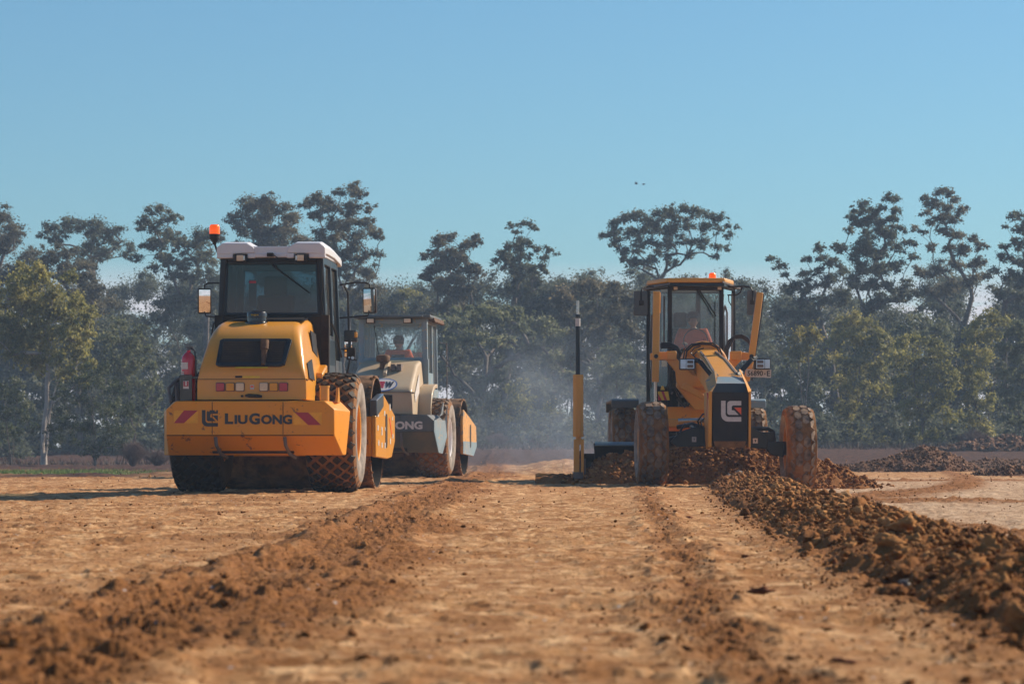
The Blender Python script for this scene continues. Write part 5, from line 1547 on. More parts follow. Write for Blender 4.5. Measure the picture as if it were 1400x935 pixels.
for (a_, b_) in (((xl, FY), (XL, 48.3)), ((XL, 48.3), (BL, BY)), ((xr, FY), (XR, 48.3)), ((XR, 48.3), (BR, BY)), ((BL, BY), (BR, BY)), ((xl, FY), (xr, FY))):
    cb.beam((a_[0], a_[1], zh - .02), (b_[0], b_[1], zh - .02), .05, .12); cb.beam((a_[0], a_[1], zl_ + .03), (b_[0], b_[1], zl_ + .03), .05, .08)
co = cb.build('cab_frame', M['black'], gr, bevel=.008)
lowp = G()
for (a_, b_, h) in (((XL, 48.3), (BL, BY), 1.55), ((XR, 48.3), (BR, BY), 1.55), ((BL, BY), (BR, BY), 1.9)):
    lowp.add([(a_[0], a_[1], zl_), (b_[0], b_[1], zl_), (b_[0], b_[1], h), (a_[0], a_[1], h)], [(0, 1, 2, 3)])
lowp.add([(XL, 48.3, zl_), (BL, BY, zl_), (BR, BY, zl_), (XR, 48.3, zl_), (xr, FY, zl_), (xl, FY, zl_)], [(0, 1, 2, 3, 4, 5)])
lowp.build('cab_panel', M['black'], co, smooth=False)
gl = G(); gl.add([(xl + .05, FY, zl_ + .05), (xr - .05, FY, zl_ + .05), (xr - .05, FY, zhead), (xl + .05, FY, zhead)], [(0, 1, 2, 3)]); gl.build('windscreen', M['glass3'], co, smooth=False)
for (a_, b_, z0) in (((xl, FY), (XL, 48.3), zl_ + .05), ((XL, 48.3), (BL, BY), 1.55), ((xr, FY), (XR, 48.3), zl_ + .05), ((XR, 48.3), (BR, BY), 1.55)):
    g_ = G(); g_.add([(a_[0], a_[1], z0), (b_[0], b_[1], z0), (b_[0], b_[1], zh - .05), (a_[0], a_[1], zh - .05)], [(0, 1, 2, 3)]); g_.build('side_window', M['glass2'], co, smooth=False)
g_ = G(); g_.add([(BL, BY, 1.9), (BR, BY, 1.9), (BR, BY, zh), (BL, BY, zh)], [(0, 1, 2, 3)]); g_.build('rear_window', M['glass2'], co, smooth=False)
# roof
rf = G(); z0, z1 = P(0, 386.5, 47.3).z, P(0, 380, 47.3).z
hexa = [(P(912, 0, 47.3).x, 47.3), (P(991, 0, 47.3).x, 47.3), (P(1003, 0, 48.0).x, 48.0), (XR, BY + .1), (XL, BY + .1), (P(885, 0, 48.0).x, 48.0)]
rf.prism(hexa, 'z', z0 + .0, z1); ro = rf.build('roof', YG, gr, bevel=.02)
vs = G()
vs.add([(P(915, 0, 47.2).x, 47.2, z0 - .005), (P(879, 0, 48.2).x, 48.2, z0 - .045), (P(886, 0, 48.6).x, 48.6, z0 - .04), (P(917, 0, 47.5).x, 47.5, z0 - .004)], [(0, 1, 2, 3)])
vs.add([(P(988, 0, 47.2).x, 47.2, z0 - .005), (P(1012, 0, 48.2).x, 48.2, z0 - .055), (P(1004, 0, 48.6).x, 48.6, z0 - .04), (P(986, 0, 47.5).x, 47.5, z0 - .004)], [(0, 1, 2, 3)])
for o in vs.build_each('roof_visor', M['greysteel'], ro, smooth=False): s = o.modifiers.new('t', 'SOLIDIFY'); s.thickness = .025
vs = G(); vs.prism([(h[0] * .98 + 2.95 * .02, h[1]) for h in hexa], 'z', z0 - .06, z0 - .004); vs.build('roof_trim', M['navy'], ro, bevel=.006)
bc = G(); c = P(974, 380, 48.0); bc.lathe([(0, .0), (.06, .0), (.06, .04), (.055, .10), (.04, .12), (0, .125)], (c.x, c.y, z1), 'z', 20); bc.build('beacon_lens', M['beacon'], gr)
for px in (923.5, 983.5):
    b = G(); c = P(px, 393.5, 47.45); b.cbox(c, (.075, .05, .08)); b.cyl(c + Vector((0, .02, .04)), c + Vector((0, .02, .075)), .012); bo3 = b.build('work_lamp', M['black'], gr, bevel=.004)
    b = G(); b.cbox(c + Vector((0, -.028, 0)), (.062, .01, .062)); b.build('lamp_lens', M['lensclear'], bo3, bevel=.003)
# wipers, grab rails
wp = G(); wp.tube([P(953, 396, 47.5), P(976, 434, 47.5)], .009, 6); wp.tube([P(956, 396, 47.5), P(979, 432, 47.52)], .009, 6); wp.tube([P(977.5, 410, 47.5), P(977.5, 470, 47.5)], .007, 6)
wp.build_each('wiper', M['black'], gr)
gh = G()
for q in ([(989, 415), (992, 420), (994, 428), (994, 470), (993, 490)], [(989, 427), (990.5, 432), (991, 480)], [(1001, 402), (1001, 440), (1000.5, 485)], [(908, 405), (908, 470)], [(897, 425), (891, 432), (890, 470), (892, 520)]):
    gh.tube([P(px, py, 47.75) for px, py in q], .016, 7)
gh.build_each('grab_rail', M['greysteel'], gr)
# mirrors
for sg, (cx_, cy_, w_, h_) in ((-1, (875.5, 415, 19, 34)), (1, (1027.5, 414, 13, 34))):
    a = G()
    if sg < 0:
        a.tube([P(893, 392, 47.7), P(884, 391, 47.6), P(878, 394, 47.5), P(876.5, 400, 47.45), P(876.5, 412, 47.42)], .014, 7)
    else:
        a.tube([P(990, 393, 47.7), P(1000, 392, 47.6), P(1018, 391.5, 47.5), P(1026, 393, 47.5), P(1029, 399, 47.45), P(1029.5, 411, 47.42)], .014, 7)
        a.tube([P(1015, 392, 47.52), P(1012, 400, 47.6), P(1007, 403.5, 47.7), P(995, 403.5, 47.8)], .012, 7)
        a.tube([P(996, 403, 47.8), P(996.5, 412, 47.8), P(1000, 418, 47.8)], .009, 7)
    mo = a.build('mirror_arm', M['black'], gr)
    c = P(cx_, cy_, 47.55); hw, hh = w_ / 2 * 47.5 / FPX, h_ / 2 * 47.5 / FPX
    q = []
    for (dx, dz) in ((1, 1), (-1, 1), (-1, -1), (1, -1)):
        for k in range(4):
            th = math.atan2(dz, dx) + (k - 1.5) * .4; q.append((c.x + dx * (hw - .03) + .03 * math.cos(th), c.z + dz * (hh - .03) + .03 * math.sin(th)))
    m_ = G(); m_.prism(q, 'y', 47.45, 47.54); mo2 = m_.build('mirror_shell', M['dteal'], mo, bevel=.012)
    m_ = G(); m_.cbox((P(cx_ + 1.5, 0, 47.4).x, 47.44, P(0, cy_ - 1, 47.4).z), (.075, .03, .075)); m_.build('mirror_clamp', M['black'], mo2, bevel=.005)
    m_ = G(); m_.prism([(c.x + (a_ - c.x) * .9, c.z + (b_ - c.z) * .93) for a_, b_ in q], 'y', 47.54, 47.545); m_.build('mirror_face', M['mirror'], mo2)
# headlights on arms
for (x0, x1, y0, y1, arm) in ((929, 951, 490, 505.5, ((951, 492), (957, 494), (972, 512), (976, 516))), (1031, 1054, 490, 505, ((1034, 490), (1028, 491), (1013, 508), (1008, 514)))):
    a = G(); 
    for i in range(len(arm) - 1): a.beam(P(*arm[i], 44.3 - i * .12), P(*arm[i + 1], 44.18 - i * .12), .07, .06, (0, 1, 0))
    ao = a.build('lamp_arm', M['black'], gr, bevel=.01)
    h = G(); slab(h, [(x0, y0), (x1, y0), (x1, y1 - 3), (x1 - 2, y1), (x0 + 1, y1), (x0, y1 - 1)], 44.25, 44.40); ho = h.build('headlamp', M['black'], ao, bevel=.012)
    right = x0 > 1000
    for k, (u0, u1) in enumerate(((.06, .40), (.42, .92)) if not right else ((.12, .62), (.64, .94))):
        l_ = G(); xa, xb = x0 + (x1 - x0) * u0, x0 + (x1 - x0) * u1; slab(l_, [(xa, y0 + 1.5), (xb, y0 + 1.5), (xb, y1 - 1.5), (xa, y1 - 1.5)], 44.235, 44.25); l_.build('headlamp_lens', M['lensblue'], ho, bevel=.004)
        if (k == 1) != right:
            for yy in (.30, .68):
                l2_ = G(); ym = y0 + (y1 - y0) * yy; slab(l2_, [(xa + 1.5, ym - 2), (xb - 1.5, ym - 2), (xb - 1.5, ym + 2), (xa + 1.5, ym + 2)], 44.228, 44.235); l2_.build('lamp_cell', M['greysteel'], ho, bevel=.003)
# number plate
np_ = G(); slab(np_, [(1020, 504), (1054.5, 505.5), (1054, 516.5), (1020, 515)], 44.45, 44.455); npo = np_.build('number_plate', M['decalwhite'], gr, smooth=False)
tx = G()
def onp(x, z, e): return (x, 44.447 - e * .2, z)
a_ = P(1022, 514, 44.447); b_ = P(1043, 506.7, 44.447); add_text(tx, '56890', a_.x, b_.x, a_.z, b_.z, onp, .015)
a_ = P(1048.5, 514.2, 44.447); b_ = P(1053, 507, 44.447); add_text(tx, 'E', a_.x, b_.x, a_.z, b_.z, onp, .015)
a_ = P(1045, 511.2, 44.447); tx.cbox((a_.x + .008, 44.445, a_.z), (.016, .002, .016)); tx.build('plate_lettering', M['decalblack'], npo, smooth=False)
# blade (moldboard), curved section extruded from left to right end
bl = G(); ang = R(-7)
T = TG @ Matrix.Translation((3.0, 46.45, 0)) @ Matrix.Rotation(ang, 4, 'Z')
bl.M = T
prof = [(-.05 + .20 * (1 - math.cos(t)) * 1.0, .02 + .30 + .30 * math.sin(t) if False else 0) for t in ()]
pr = []
for k in range(11):
    t = k / 10; a = R(-62 + 124 * t); pr.append((.34 * math.cos(a) - .16, .335 + .345 * math.sin(a) / math.sin(R(62)) * .88))
inn = [(p[0], p[1]) for p in pr]; outp = [(p[0] + .03, p[1]) for p in pr][::-1]
bl.prism(inn + outp, 'x', -1.74, 1.45); bl.prism(inn[:8] + outp[3:], 'x', -1.93, -1.742)
blo = bl.build('blade', M['black'], gr, angle=40)
e = MB(T); e.prism([(-.03, .612), (.05, .662), (.07, .635), (.0, .595)], 'x', -1.72, 1.45); e.build('blade_lit_edge', M['teal'], blo)  # lip added to catch the sky; its teal stands in for the lit edge
e = MB(T); e.prism([(-.14, .05), (.05, .02), (.22, .1), (.24, .45), (.14, .53), (.02, .52)], 'x', -1.96, -1.93); e.prism([(-.14, .05), (.05, .02), (.22, .1), (.24, .45), (.10, .64), (-.03, .62)], 'x', 1.45, 1.48); e.build_each('end_plate', M['brownblack'], blo, bevel=.006)
e = MB(T); e.box((-1.93, -.02, -.01), (1.45, .01, .10)); e.build('cutting_edge', M['steel'], blo)
ci = G(); ci.lathe([(.62, .66), (.70, .66), (.70, .74), (.62, .74)], (3.0, 46.6, .05), 'z', 40, close=True); ci.box((2.85, 45.2, .78), (3.15, 46.6, .92)); ci.build('blade_circle', M['brownblack'], gr, bevel=.01)
# blade end post with sensor mast
ms = G()
c0 = P(790.5, 512, 45.6)
n8 = [(.085 * math.cos(R(22.5 + 45 * k)), .085 * math.sin(R(22.5 + 45 * k))) for k in range(8)]
ms.prism([(c0.x + a, 45.6 + b) for a, b in n8], 'z', P(0, 597, 45.6).z, P(0, 512, 45.6).z)
ms.cyl(P(791, 603, 45.6), P(791, 596, 45.6), .045)
for xa_, xb_ in ((-.075, .012), (.035, .08)): ms.prism([(45.52, .20), (45.60, .13), (45.68, .20), (45.68, .70), (45.52, .70)], 'x', P(791, 0, 45.6).x + xa_, P(791, 0, 45.6).x + xb_)
ms.box((P(791, 0, 45.6).x - .06, 45.53, .62), (P(791, 0, 45.6).x + .06, 45.67, .70))
mo = ms.build('mast_housing', YG, gr, bevel=.008)
m2 = G(); m2.cyl(P(790, 512, 45.6), P(790, 447, 45.6), .034); m2.cyl(P(790, 447, 45.6), P(790, 435, 45.6), .034); m2.cyl(P(790, 434, 45.6), P(790, 430, 45.6), .042); m2o = m2.build('sensor_mast', M['navy'], mo)
m3 = G(); m3.cyl(P(790, 430, 45.6), P(790, 411, 45.6), .022); m3.cyl(P(790, 450, 45.6), P(790, 446, 45.6), .030); m3.build('mast_tip', M['steel'], m2o)
m4 = G(); m4.cyl(P(790, 446, 45.6), P(790, 435.5, 45.6), .038); m4.build('mast_label', M['decalwhite'], m2o)
m5 = G(); m5.box((P(784, 0, 45.6).x, 45.5, .10), (P(797, 0, 45.6).x, 46.3, .2)); m5.box((P(788, 0, 45.6).x, 45.62, .14), (P(801, 0, 45.6).x, 46.5, .40)); m5.build('mast_bracket', M['greysteel'], mo)
# inside the cab
it = G(); sx = P(935, 0, 48.4).x
it.box((sx - .26, 48.35, 1.62), (sx + .26, 48.85, 1.86)); it.box((sx - .25, 48.78, 1.82), (sx + .22, 48.90, 2.52)); it.box((sx - .15, 48.79, 2.53), (sx + .08, 48.88, 2.78))
it.build('seat', M['seat'], co, bevel=.05)
it = G(); it.box((P(938, 0, 48).x, 47.85, 1.3), (P(960, 0, 48).x, 48.05, 2.12)); it.build('console', M['black'], co, bevel=.03)
it = G(); sc2 = P(951, 466, 48.0); it.lathe([(.185, -.014), (.20, 0), (.185, .014)], (sc2.x, 48.0, sc2.z), 'y', 26, close=True); it.build('steering_wheel', M['black'], co)
it = G(); it.box((P(952, 0, 48.9).x, 48.95, 1.9), (P(958, 0, 48.9).x, 49.05, 3.2)); it.build('rear_post', M['brownblack'], co)
# ------------------------------------------------------------------ drivers
def skinned(name, nodes, edges, radii, parent, m, sub=2, root=0):
    me = bpy.data.meshes.new(name); me.from_pydata([tuple(n) for n in nodes], edges, [])
    o = bpy.data.objects.new(name, me); COL.objects.link(o); o.parent = parent
    s = o.modifiers.new('skin', 'SKIN'); s.use_smooth_shade = True
    if not me.skin_vertices: return o
    for i, r in enumerate(radii):
        rr = r if isinstance(r, tuple) else (r, r)
        me.skin_vertices[0].data[i].radius = rr
    me.skin_vertices[0].data[root].use_root = True
    b = o.modifiers.new('sub', 'SUBSURF'); b.levels = sub; b.render_levels = sub
    me.materials.append(m)
    return o


def head_mesh(c, r, facing):
    """head with face: facing = +1 looks to +y, -1 to -y"""
    bm = bmesh.new(); bmesh.ops.create_uvsphere(bm, u_segments=24, v_segments=18, radius=1.0)
    vs = []
    for v in bm.verts:
        x, y, z = v.co; y *= facing
        sx = .78 * (1 - .22 * max(0, -z) ** 1.5); sy = .95
        px, py, pz = x * sx, y * sy, z * 1.18
        if y > .3:                       # face side
            nz = math.exp(-((x / .13) ** 2 + ((z + .12) / .22) ** 2)); py += .20 * nz
            for ex in (-.32, .32): py -= .10 * math.exp(-(((x - ex) / .16) ** 2 + ((z - .08) / .12) ** 2))
            py += .05 * math.exp(-((x / .25) ** 2 + ((z + .48) / .08) ** 2)); py += .07 * math.exp(-((x / .3) ** 2 + ((z + .8) / .18) ** 2))
        for ex in (-1, 1): px += ex * .12 * math.exp(-(((x - ex) / .12) ** 2 + ((y) / .14) ** 2 + ((z + .02) / .22) ** 2))
        vs.append((c[0] + px * r, c[1] + py * facing * r, c[2] + pz * r))
    fs = [[v.index for v in f.verts] for f in bm.faces]; bm.free()
    return vs, fs


def hand(mb_nodes, wrist, d, up, side, parent, m):
    """palm with four curled fingers and a thumb as one skinned chain"""
    d = Vector(d).normalized(); up = Vector(up).normalized(); s = d.cross(up).normalized() * side
    n = [Vector(wrist), Vector(wrist) + d * .05, Vector(wrist) + d * .085]; e = [(0, 1), (1, 2)]; r = [.024, .030, .030]
    for k, L in enumerate((.026, .030, .028, .022)):
        o = (k - 1.5) * .020; b = len(n)
        p0 = n[2] + s * o + d * .008; p1 = p0 + d * L + up * -.006; p2 = p1 + d * L * .5 - up * L * .8; p3 = p2 - d * L * .3 - up * L * .6
        n += [p0, p1, p2, p3]; e += [(2, b), (b, b + 1), (b + 1, b + 2), (b + 2, b + 3)]; r += [.010, .009, .009, .008]
    b = len(n); t0 = n[1] - s * .028; n += [t0, t0 - s * .018 + d * .03 - up * .01, t0 - s * .008 + d * .055 - up * .022]; e += [(1, b), (b, b + 1), (b + 1, b + 2)]; r += [.013, .011, .009]
    return skinned('hand', n, e, r, parent, m, 1, 1)


def driver(loc, facing, label, cap, jacket, trousers, scale=1.0, lean=0.0):
    """seated; origin on the seat; facing +1 = +y (away from the camera)"""
    root = empty('person', loc); root.scale = (scale,) * 3
    tag(root, label, 'person', 'machine drivers')
    f = facing
    N = dict(pel=(0, 0, .10), sp=(0, .02 * f, .30), ch=(0, .03 * f, .48), nk=(0, .03 * f, .59), hd=(0, .05 * f, .66),
             sL=(-.19, .03 * f, .535), sR=(.19, .03 * f, .535), eL=(-.27, .12 * f, .30), eR=(.27, .12 * f, .30), wL=(-.17, .36 * f, .34), wR=(.17, .36 * f, .34),
             hL=(-.10, .02 * f, .08), hR=(.10, .02 * f, .08), kL=(-.15, .46 * f, .11), kR=(.15, .46 * f, .11), aL=(-.14, .52 * f, -.32), aR=(.14, .52 * f, -.32), tL=(-.14, .66 * f, -.36), tR=(.14, .66 * f, -.36))
    K = list(N); ix = {k: i for i, k in enumerate(K)}
    E = [('pel', 'sp'), ('sp', 'ch'), ('ch', 'nk'), ('nk', 'hd'), ('ch', 'sL'), ('ch', 'sR'), ('sL', 'eL'), ('sR', 'eR'), ('eL', 'wL'), ('eR', 'wR'), ('pel', 'hL'), ('pel', 'hR'), ('hL', 'kL'), ('hR', 'kR'), ('kL', 'aL'), ('kR', 'aR'), ('aL', 'tL'), ('aR', 'tR')]
    rad = dict(pel=(.14, .11), sp=(.13, .10), ch=(.15, .11), nk=.055, hd=.055, sL=.075, sR=.075, eL=.046, eR=.046, wL=.028, wR=.028, hL=.09, hR=.09, kL=.062, kR=.062, aL=.042, aR=.042, tL=.035, tR=.035)
    body = skinned('body', [N[k] for k in K], [(ix[a], ix[b]) for a, b in E], [rad[k] for k in K], root, M['skin'])
    hv, hf = head_mesh((0, .07 * f, .735), .105, f); hm = MB(); hm.add(hv, hf); hm.build('head', M['skin'], root, angle=0, fixn=True)
    ey = MB()
    for sx in (-.032, .032): ey.lathe([(0, -.009), (.006, -.006), (.009, 0), (.006, .006), (0, .009)], (sx, (.07 + .078) * f, .745), 'y', 10)
    ey.build('eyes', M['decalblack'], root)
    jk = ['pel', 'sp', 'ch', 'nk', 'sL', 'sR', 'eL', 'eR', 'wL', 'wR']; jx = {k: i for i, k in enumerate(jk)}
    jr = dict(pel=(.165, .135), sp=(.16, .125), ch=(.175, .135), nk=.07, sL=.095, sR=.095, eL=.064, eR=.064, wL=.044, wR=.044)
    jn = {k: Vector(N[k]) for k in jk}; jn['nk'] = Vector((0, .03 * f, .575))
    skinned('jacket', [jn[k] for k in jk], [(jx[a], jx[b]) for a, b in E if a in jx and b in jx], [jr[k] for k in jk], root, jacket)
    tk = ['pel', 'hL', 'hR', 'kL', 'kR', 'aL', 'aR']; tx_ = {k: i for i, k in enumerate(tk)}
    skinned('trousers', [N[k] for k in tk], [(tx_[a], tx_[b]) for a, b in E if a in tx_ and b in tx_], [(.16, .13), .105, .105, .078, .078, .058, .058], root, trousers)
    yk = MB(); yk.box((-.13, .135 * -f - .02, .30), (.13, .135 * -f + .02, .50)); yk.build('reflective_band', M['reftape'] if f < 0 else M['navycloth'], root, bevel=.02)
    cp = MB(); cz = .77
    cp.lathe([(.108, 0), (.110, .03), (.100, .07), (.070, .10), (.02, .112), (0, .112)], (0, .065 * f, cz), 'z', 24)
    cp.add([(-.07, .15 * f, cz + .012), (.07, .15 * f, cz + .012), (.055, .225 * f, cz - .004), (0, .245 * f, cz - .008), (-.055, .225 * f, cz - .004), (-.07, .15 * f, cz + .02), (.07, .15 * f, cz + .02), (.055, .225 * f, cz + .006), (0, .245 * f, cz + .002), (-.055, .225 * f, cz + .006)],
           [(0, 1, 2, 3, 4), (5, 6, 7, 8, 9), (0, 1, 6, 5), (1, 2, 7, 6), (2, 3, 8, 7), (3, 4, 9, 8), (4, 0, 5, 9)])
    cp.build('cap', cap, root)
    hr = MB(); hr.lathe([(.098, -.06), (.104, -.03), (.106, .012), (.09, .02)], (0, .055 * f, cz), 'z', 20); 
    hr.build('hair', M['hair'], root)
    for sd, w in ((-1, N['wL']), (1, N['wR'])):
        hand(None, w, (0.0 - sd * .1, f, .15), (0, -f * .15, 1), sd * f, root, M['skin'])
    return root


LR2 = Matrix.Translation((-2.30, 56.8, 0)) @ Matrix.Rotation(-R(6), 4, 'Z')
pp = LR2 @ Vector((.02, .85, 1.86))
d1 = driver(pp, 1, 'driver seen from behind in dark cap and orange red jacket in the beige roller cab', M['navycloth'], M['hivis'], M['navycloth'], 1.0)
p2 = P(947, 500, 48.55)
d2 = driver((p2.x, 48.50, 1.90), -1, 'driver facing the camera in orange jacket behind the grader windscreen', M['navycloth'], M['hivis'], M['navycloth'], 1.0)
# ------------------------------------------------------------------ trees
def leaf_material(name, dark, light, tip, gloss=0.55):
    m, nt, bs, out = mat(name)
    a = nd(nt, 'ShaderNodeAttribute'); a.attribute_name = 'tone'
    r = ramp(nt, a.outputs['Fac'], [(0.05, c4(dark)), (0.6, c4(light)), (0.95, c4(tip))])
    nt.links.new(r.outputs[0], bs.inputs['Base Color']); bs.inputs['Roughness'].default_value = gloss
    bs.inputs['Specular IOR Level'].default_value = 0.25
    tl = nd(nt, 'ShaderNodeBsdfTranslucent'); nt.links.new(r.outputs[0], tl.inputs[0])
    mx = nd(nt, 'ShaderNodeMixShader'); mx.inputs[0].default_value = 0.5
    nt.links.new(bs.outputs[0], mx.inputs[1]); nt.links.new(tl.outputs[0], mx.inputs[2]); nt.links.new(mx.outputs[0], out.inputs[0])
    return m


LEAF = {
    'gum': leaf_material('gum_leaves', (0.075, 0.088, 0.058), (0.145, 0.16, 0.105), (0.30, 0.26, 0.16)),
    'brown': leaf_material('brownish_gum_leaves', (0.09, 0.085, 0.055), (0.18, 0.165, 0.105), (0.34, 0.26, 0.15)),
    'light': leaf_material('olive_leaves', (0.15, 0.155, 0.045), (0.37, 0.33, 0.10), (0.58, 0.47, 0.18)),
    'bush': leaf_material('glossy_bush_leaves', (0.04, 0.055, 0.025), (0.11, 0.13, 0.055), (0.34, 0.33, 0.22), 0.45),
    'grey': leaf_material('grey_green_leaves', (0.105, 0.12, 0.065), (0.22, 0.235, 0.125), (0.42, 0.38, 0.21)),
    'yellowish': leaf_material('yellowish_leaves', (0.14, 0.13, 0.025), (0.34, 0.28, 0.06), (0.50, 0.38, 0.09)),
}
BARK = rough_mat('gum_bark', [(0.3, (0.07, 0.055, 0.045)), (0.5, (0.15, 0.12, 0.10)), (0.7, (0.28, 0.23, 0.19))], 2.5, 0.85, 0.01)
BARKPALE = rough_mat('pale_gum_bark', [(0.3, (0.20, 0.16, 0.13)), (0.5, (0.42, 0.36, 0.31)), (0.7, (0.58, 0.52, 0.46))], 2.0, 0.75, 0.006)
TWIG = rough_mat('dry_twigs', [(0.3, (0.12, 0.075, 0.065)), (0.7, (0.26, 0.18, 0.15))], 6, 0.9)


def clump_leaves(rs, clumps, dens, L, droop=0.6, sub=7, flat=0.62):
    """clumps [(x,y,z,r)] -> leaf quads"""
    Ps = []; Tn = []
    for (x, y, z, r) in clumps:
        r = r * 1.12
        n = int(1.75 * dens * r * r * rs.uniform(0.8, 1.2))
        k = max(3, int(sub * rs.uniform(.7, 1.3)))
        d = rs.normal(size=(k, 3)); d /= np.linalg.norm(d, axis=1)[:, None]
        c = d * (rs.uniform(0.15, 0.95, k) ** 0.6)[:, None] * r * np.array([1, 1, flat])
        sr = r * rs.uniform(0.20, 0.48, k)
        w = sr ** 2; w /= w.sum()
        pick = rs.choice(k, n, p=w)
        e = rs.normal(size=(n, 3)); e /= np.linalg.norm(e, axis=1)[:, None]
        rad = np.minimum(np.abs(rs.normal(0, .58, n)), 1.35)
        st_ = rs.uniform(.7, 1.5, (k, 3)) * np.array([1.1, 1.1, .75])
        p = c[pick] + e * (rad * sr[pick])[:, None] * st_[pick]
        wide = rs.uniform(0, 1, n) < .30
        p[wide] = (e * np.minimum(np.abs(rs.normal(0, .50, n)), .95)[:, None] * r * np.array([1, 1, flat + .1]))[wide]
        # hanging edges
        p[:, 2] -= 0.10 * (p[:, 0] ** 2 + p[:, 1] ** 2) / max(r, .3)
        Ps.append(p + np.array([x, y, z]))
        base = rs.uniform(0.15, 0.60); sb = rs.uniform(-.12, .12, k)
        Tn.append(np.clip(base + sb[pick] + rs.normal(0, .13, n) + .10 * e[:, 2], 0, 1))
    p = np.concatenate(Ps); tn = np.concatenate(Tn); n = len(p)
    a = rs.normal(size=(n, 3)) * np.array([1, 1, .7]); a[:, 2] -= droop; a /= np.linalg.norm(a, axis=1)[:, None]
    b = np.cross(a, rs.normal(size=(n, 3))); b /= np.linalg.norm(b, axis=1)[:, None]
    l = (L * rs.uniform(.65, 1.35, n))[:, None]; wd = l * rs.uniform(.20, .36, n)[:, None]
    v = np.stack([p, p + a * l * .5 + b * wd, p + a * l, p + a * l * .5 - b * wd], 1).reshape(-1, 3)
    return v, np.arange(n * 4).reshape(-1, 4), np.repeat(tn, 4)


def branches(rs, base, clumps, r0, lean=(0, 0), multi=1, twigs=3):
    """limbs from base to every clump; returns MB"""
    mb = MB(); base = Vector(base)
    zc = np.array([c[2] for c in clumps]); cx = float(np.mean([c[0] for c in clumps])); cyy = float(np.mean([c[1] for c in clumps]))
    top = zc.max(); low = zc.min()
    nodes = [dict(p=base, par=-1, w=0)]
    H = top - base.z
    th = max(0.42 * H, (low - base.z) * 0.8)
    for mk in range(multi):
        prev = 0; ox, oy = rs.normal(0, .035 * H, 2) * (1 if multi == 1 else 1.6)
        tx = base.x + (cx - base.x) * .55 + ox; ty = base.y + (cyy - base.y) * .5 + oy
        for k in range(1, 7):
            t = k / 6; q = Vector((base.x + (tx - base.x) * t ** 1.3 + rs.normal(0, .012 * H), base.y + (ty - base.y) * t ** 1.3 + rs.normal(0, .012 * H), base.z + (th + .22 * H) * t))
            nodes.append(dict(p=q, par=prev, w=0)); prev = len(nodes) - 1
    order = sorted(range(len(clumps)), key=lambda i: (clumps[i][2] - base.z) ** 2 * .6 + (clumps[i][0] - base.x) ** 2)
    for i in order:
        x, y, z, r = clumps[i]; tgt = Vector((x, y, z - r * .25))
        best = None; bd = 1e9
        for j, nn in enumerate(nodes):
            d = tgt - nn['p']
            if j < 3: continue
            c = d.length * (1 + 1.3 * max(0, .72 - d.z / max(d.length, .01)))
            if c < bd: bd = c; best = j
        p0 = nodes[best]['p']; d = tgt - p0; seg = max(2, min(6, int(d.length / (.07 * H)) + 1)); prev = best
        pd = (p0 - nodes[nodes[best]['par']]['p']).normalized() if nodes[best]['par'] >= 0 else Vector((0, 0, 1))
        ctl = p0 + pd * d.length * .20 + d * .28 + Vector(rs.normal(0, .045, 3)) * d.length
        for k in range(1, seg + 1):
            t = k / seg; q = p0 * (1 - t) ** 2 + ctl * (2 * t * (1 - t)) + tgt * t * t + Vector(rs.normal(0, .018, 3)) * d.length
            nodes.append(dict(p=q, par=prev, w=0)); prev = len(nodes) - 1
        nodes[prev]['w'] = r * r
        for k in range(twigs):
            e = Vector(rs.normal(size=3)); e.normalize(); e.z = abs(e.z) * .7
            nodes.append(dict(p=tgt + e * r * .75, par=prev, w=.12 * r * r))
    for n_ in reversed(range(len(nodes))):
        if nodes[n_]['par'] >= 0: nodes[nodes[n_]['par']]['w'] += nodes[n_]['w']
    W = nodes[0]['w']
    for n_ in nodes: n_['r'] = max(.007, r0 * .72 * (n_['w'] / W) ** .58)
    kids = {}
    for i, n_ in enumerate(nodes): kids.setdefault(n_['par'], []).append(i)
    stack = [(0, [])]
    started = set()
    def chain(s, par):
        pts = [] if par is None else [(nodes[par]['p'], min(nodes[par]['r'], nodes[s]['r'] * 1.25))]
        cur = s
        while True:
            pts.append((nodes[cur]['p'], nodes[cur]['r']))
            ch = kids.get(cur, [])
            if not ch: break
            ch = sorted(ch, key=lambda j: -nodes[j]['w'])
            for o in ch[1:]: todo.append((o, cur))
            cur = ch[0]
        if len(pts) > 1: mb.tube([p for p, r in pts], [r for p, r in pts], 6 if pts[0][1] > .03 else 4, cap=False)
    todo = [(0, None)]
    while todo: chain(*todo.pop())
    # flare at the root
    mb.tube([base - Vector((0, 0, .3)), base + Vector((0, 0, .05)), base + Vector((0, 0, .5))], [r0 * .95, r0 * .85, r0 * .72], 8, cap=False)
    return mb


def tree_geo(seed, base, clumps, r0, dens, L, multi=1, droop=.6, sub=7, twigs=3, flat=.62):
    rs = np.random.RandomState(seed)
    lv = clump_leaves(rs, clumps, dens, L, droop, sub, flat)
    br = branches(rs, base, clumps, r0, multi=multi, twigs=twigs)
    return lv, br


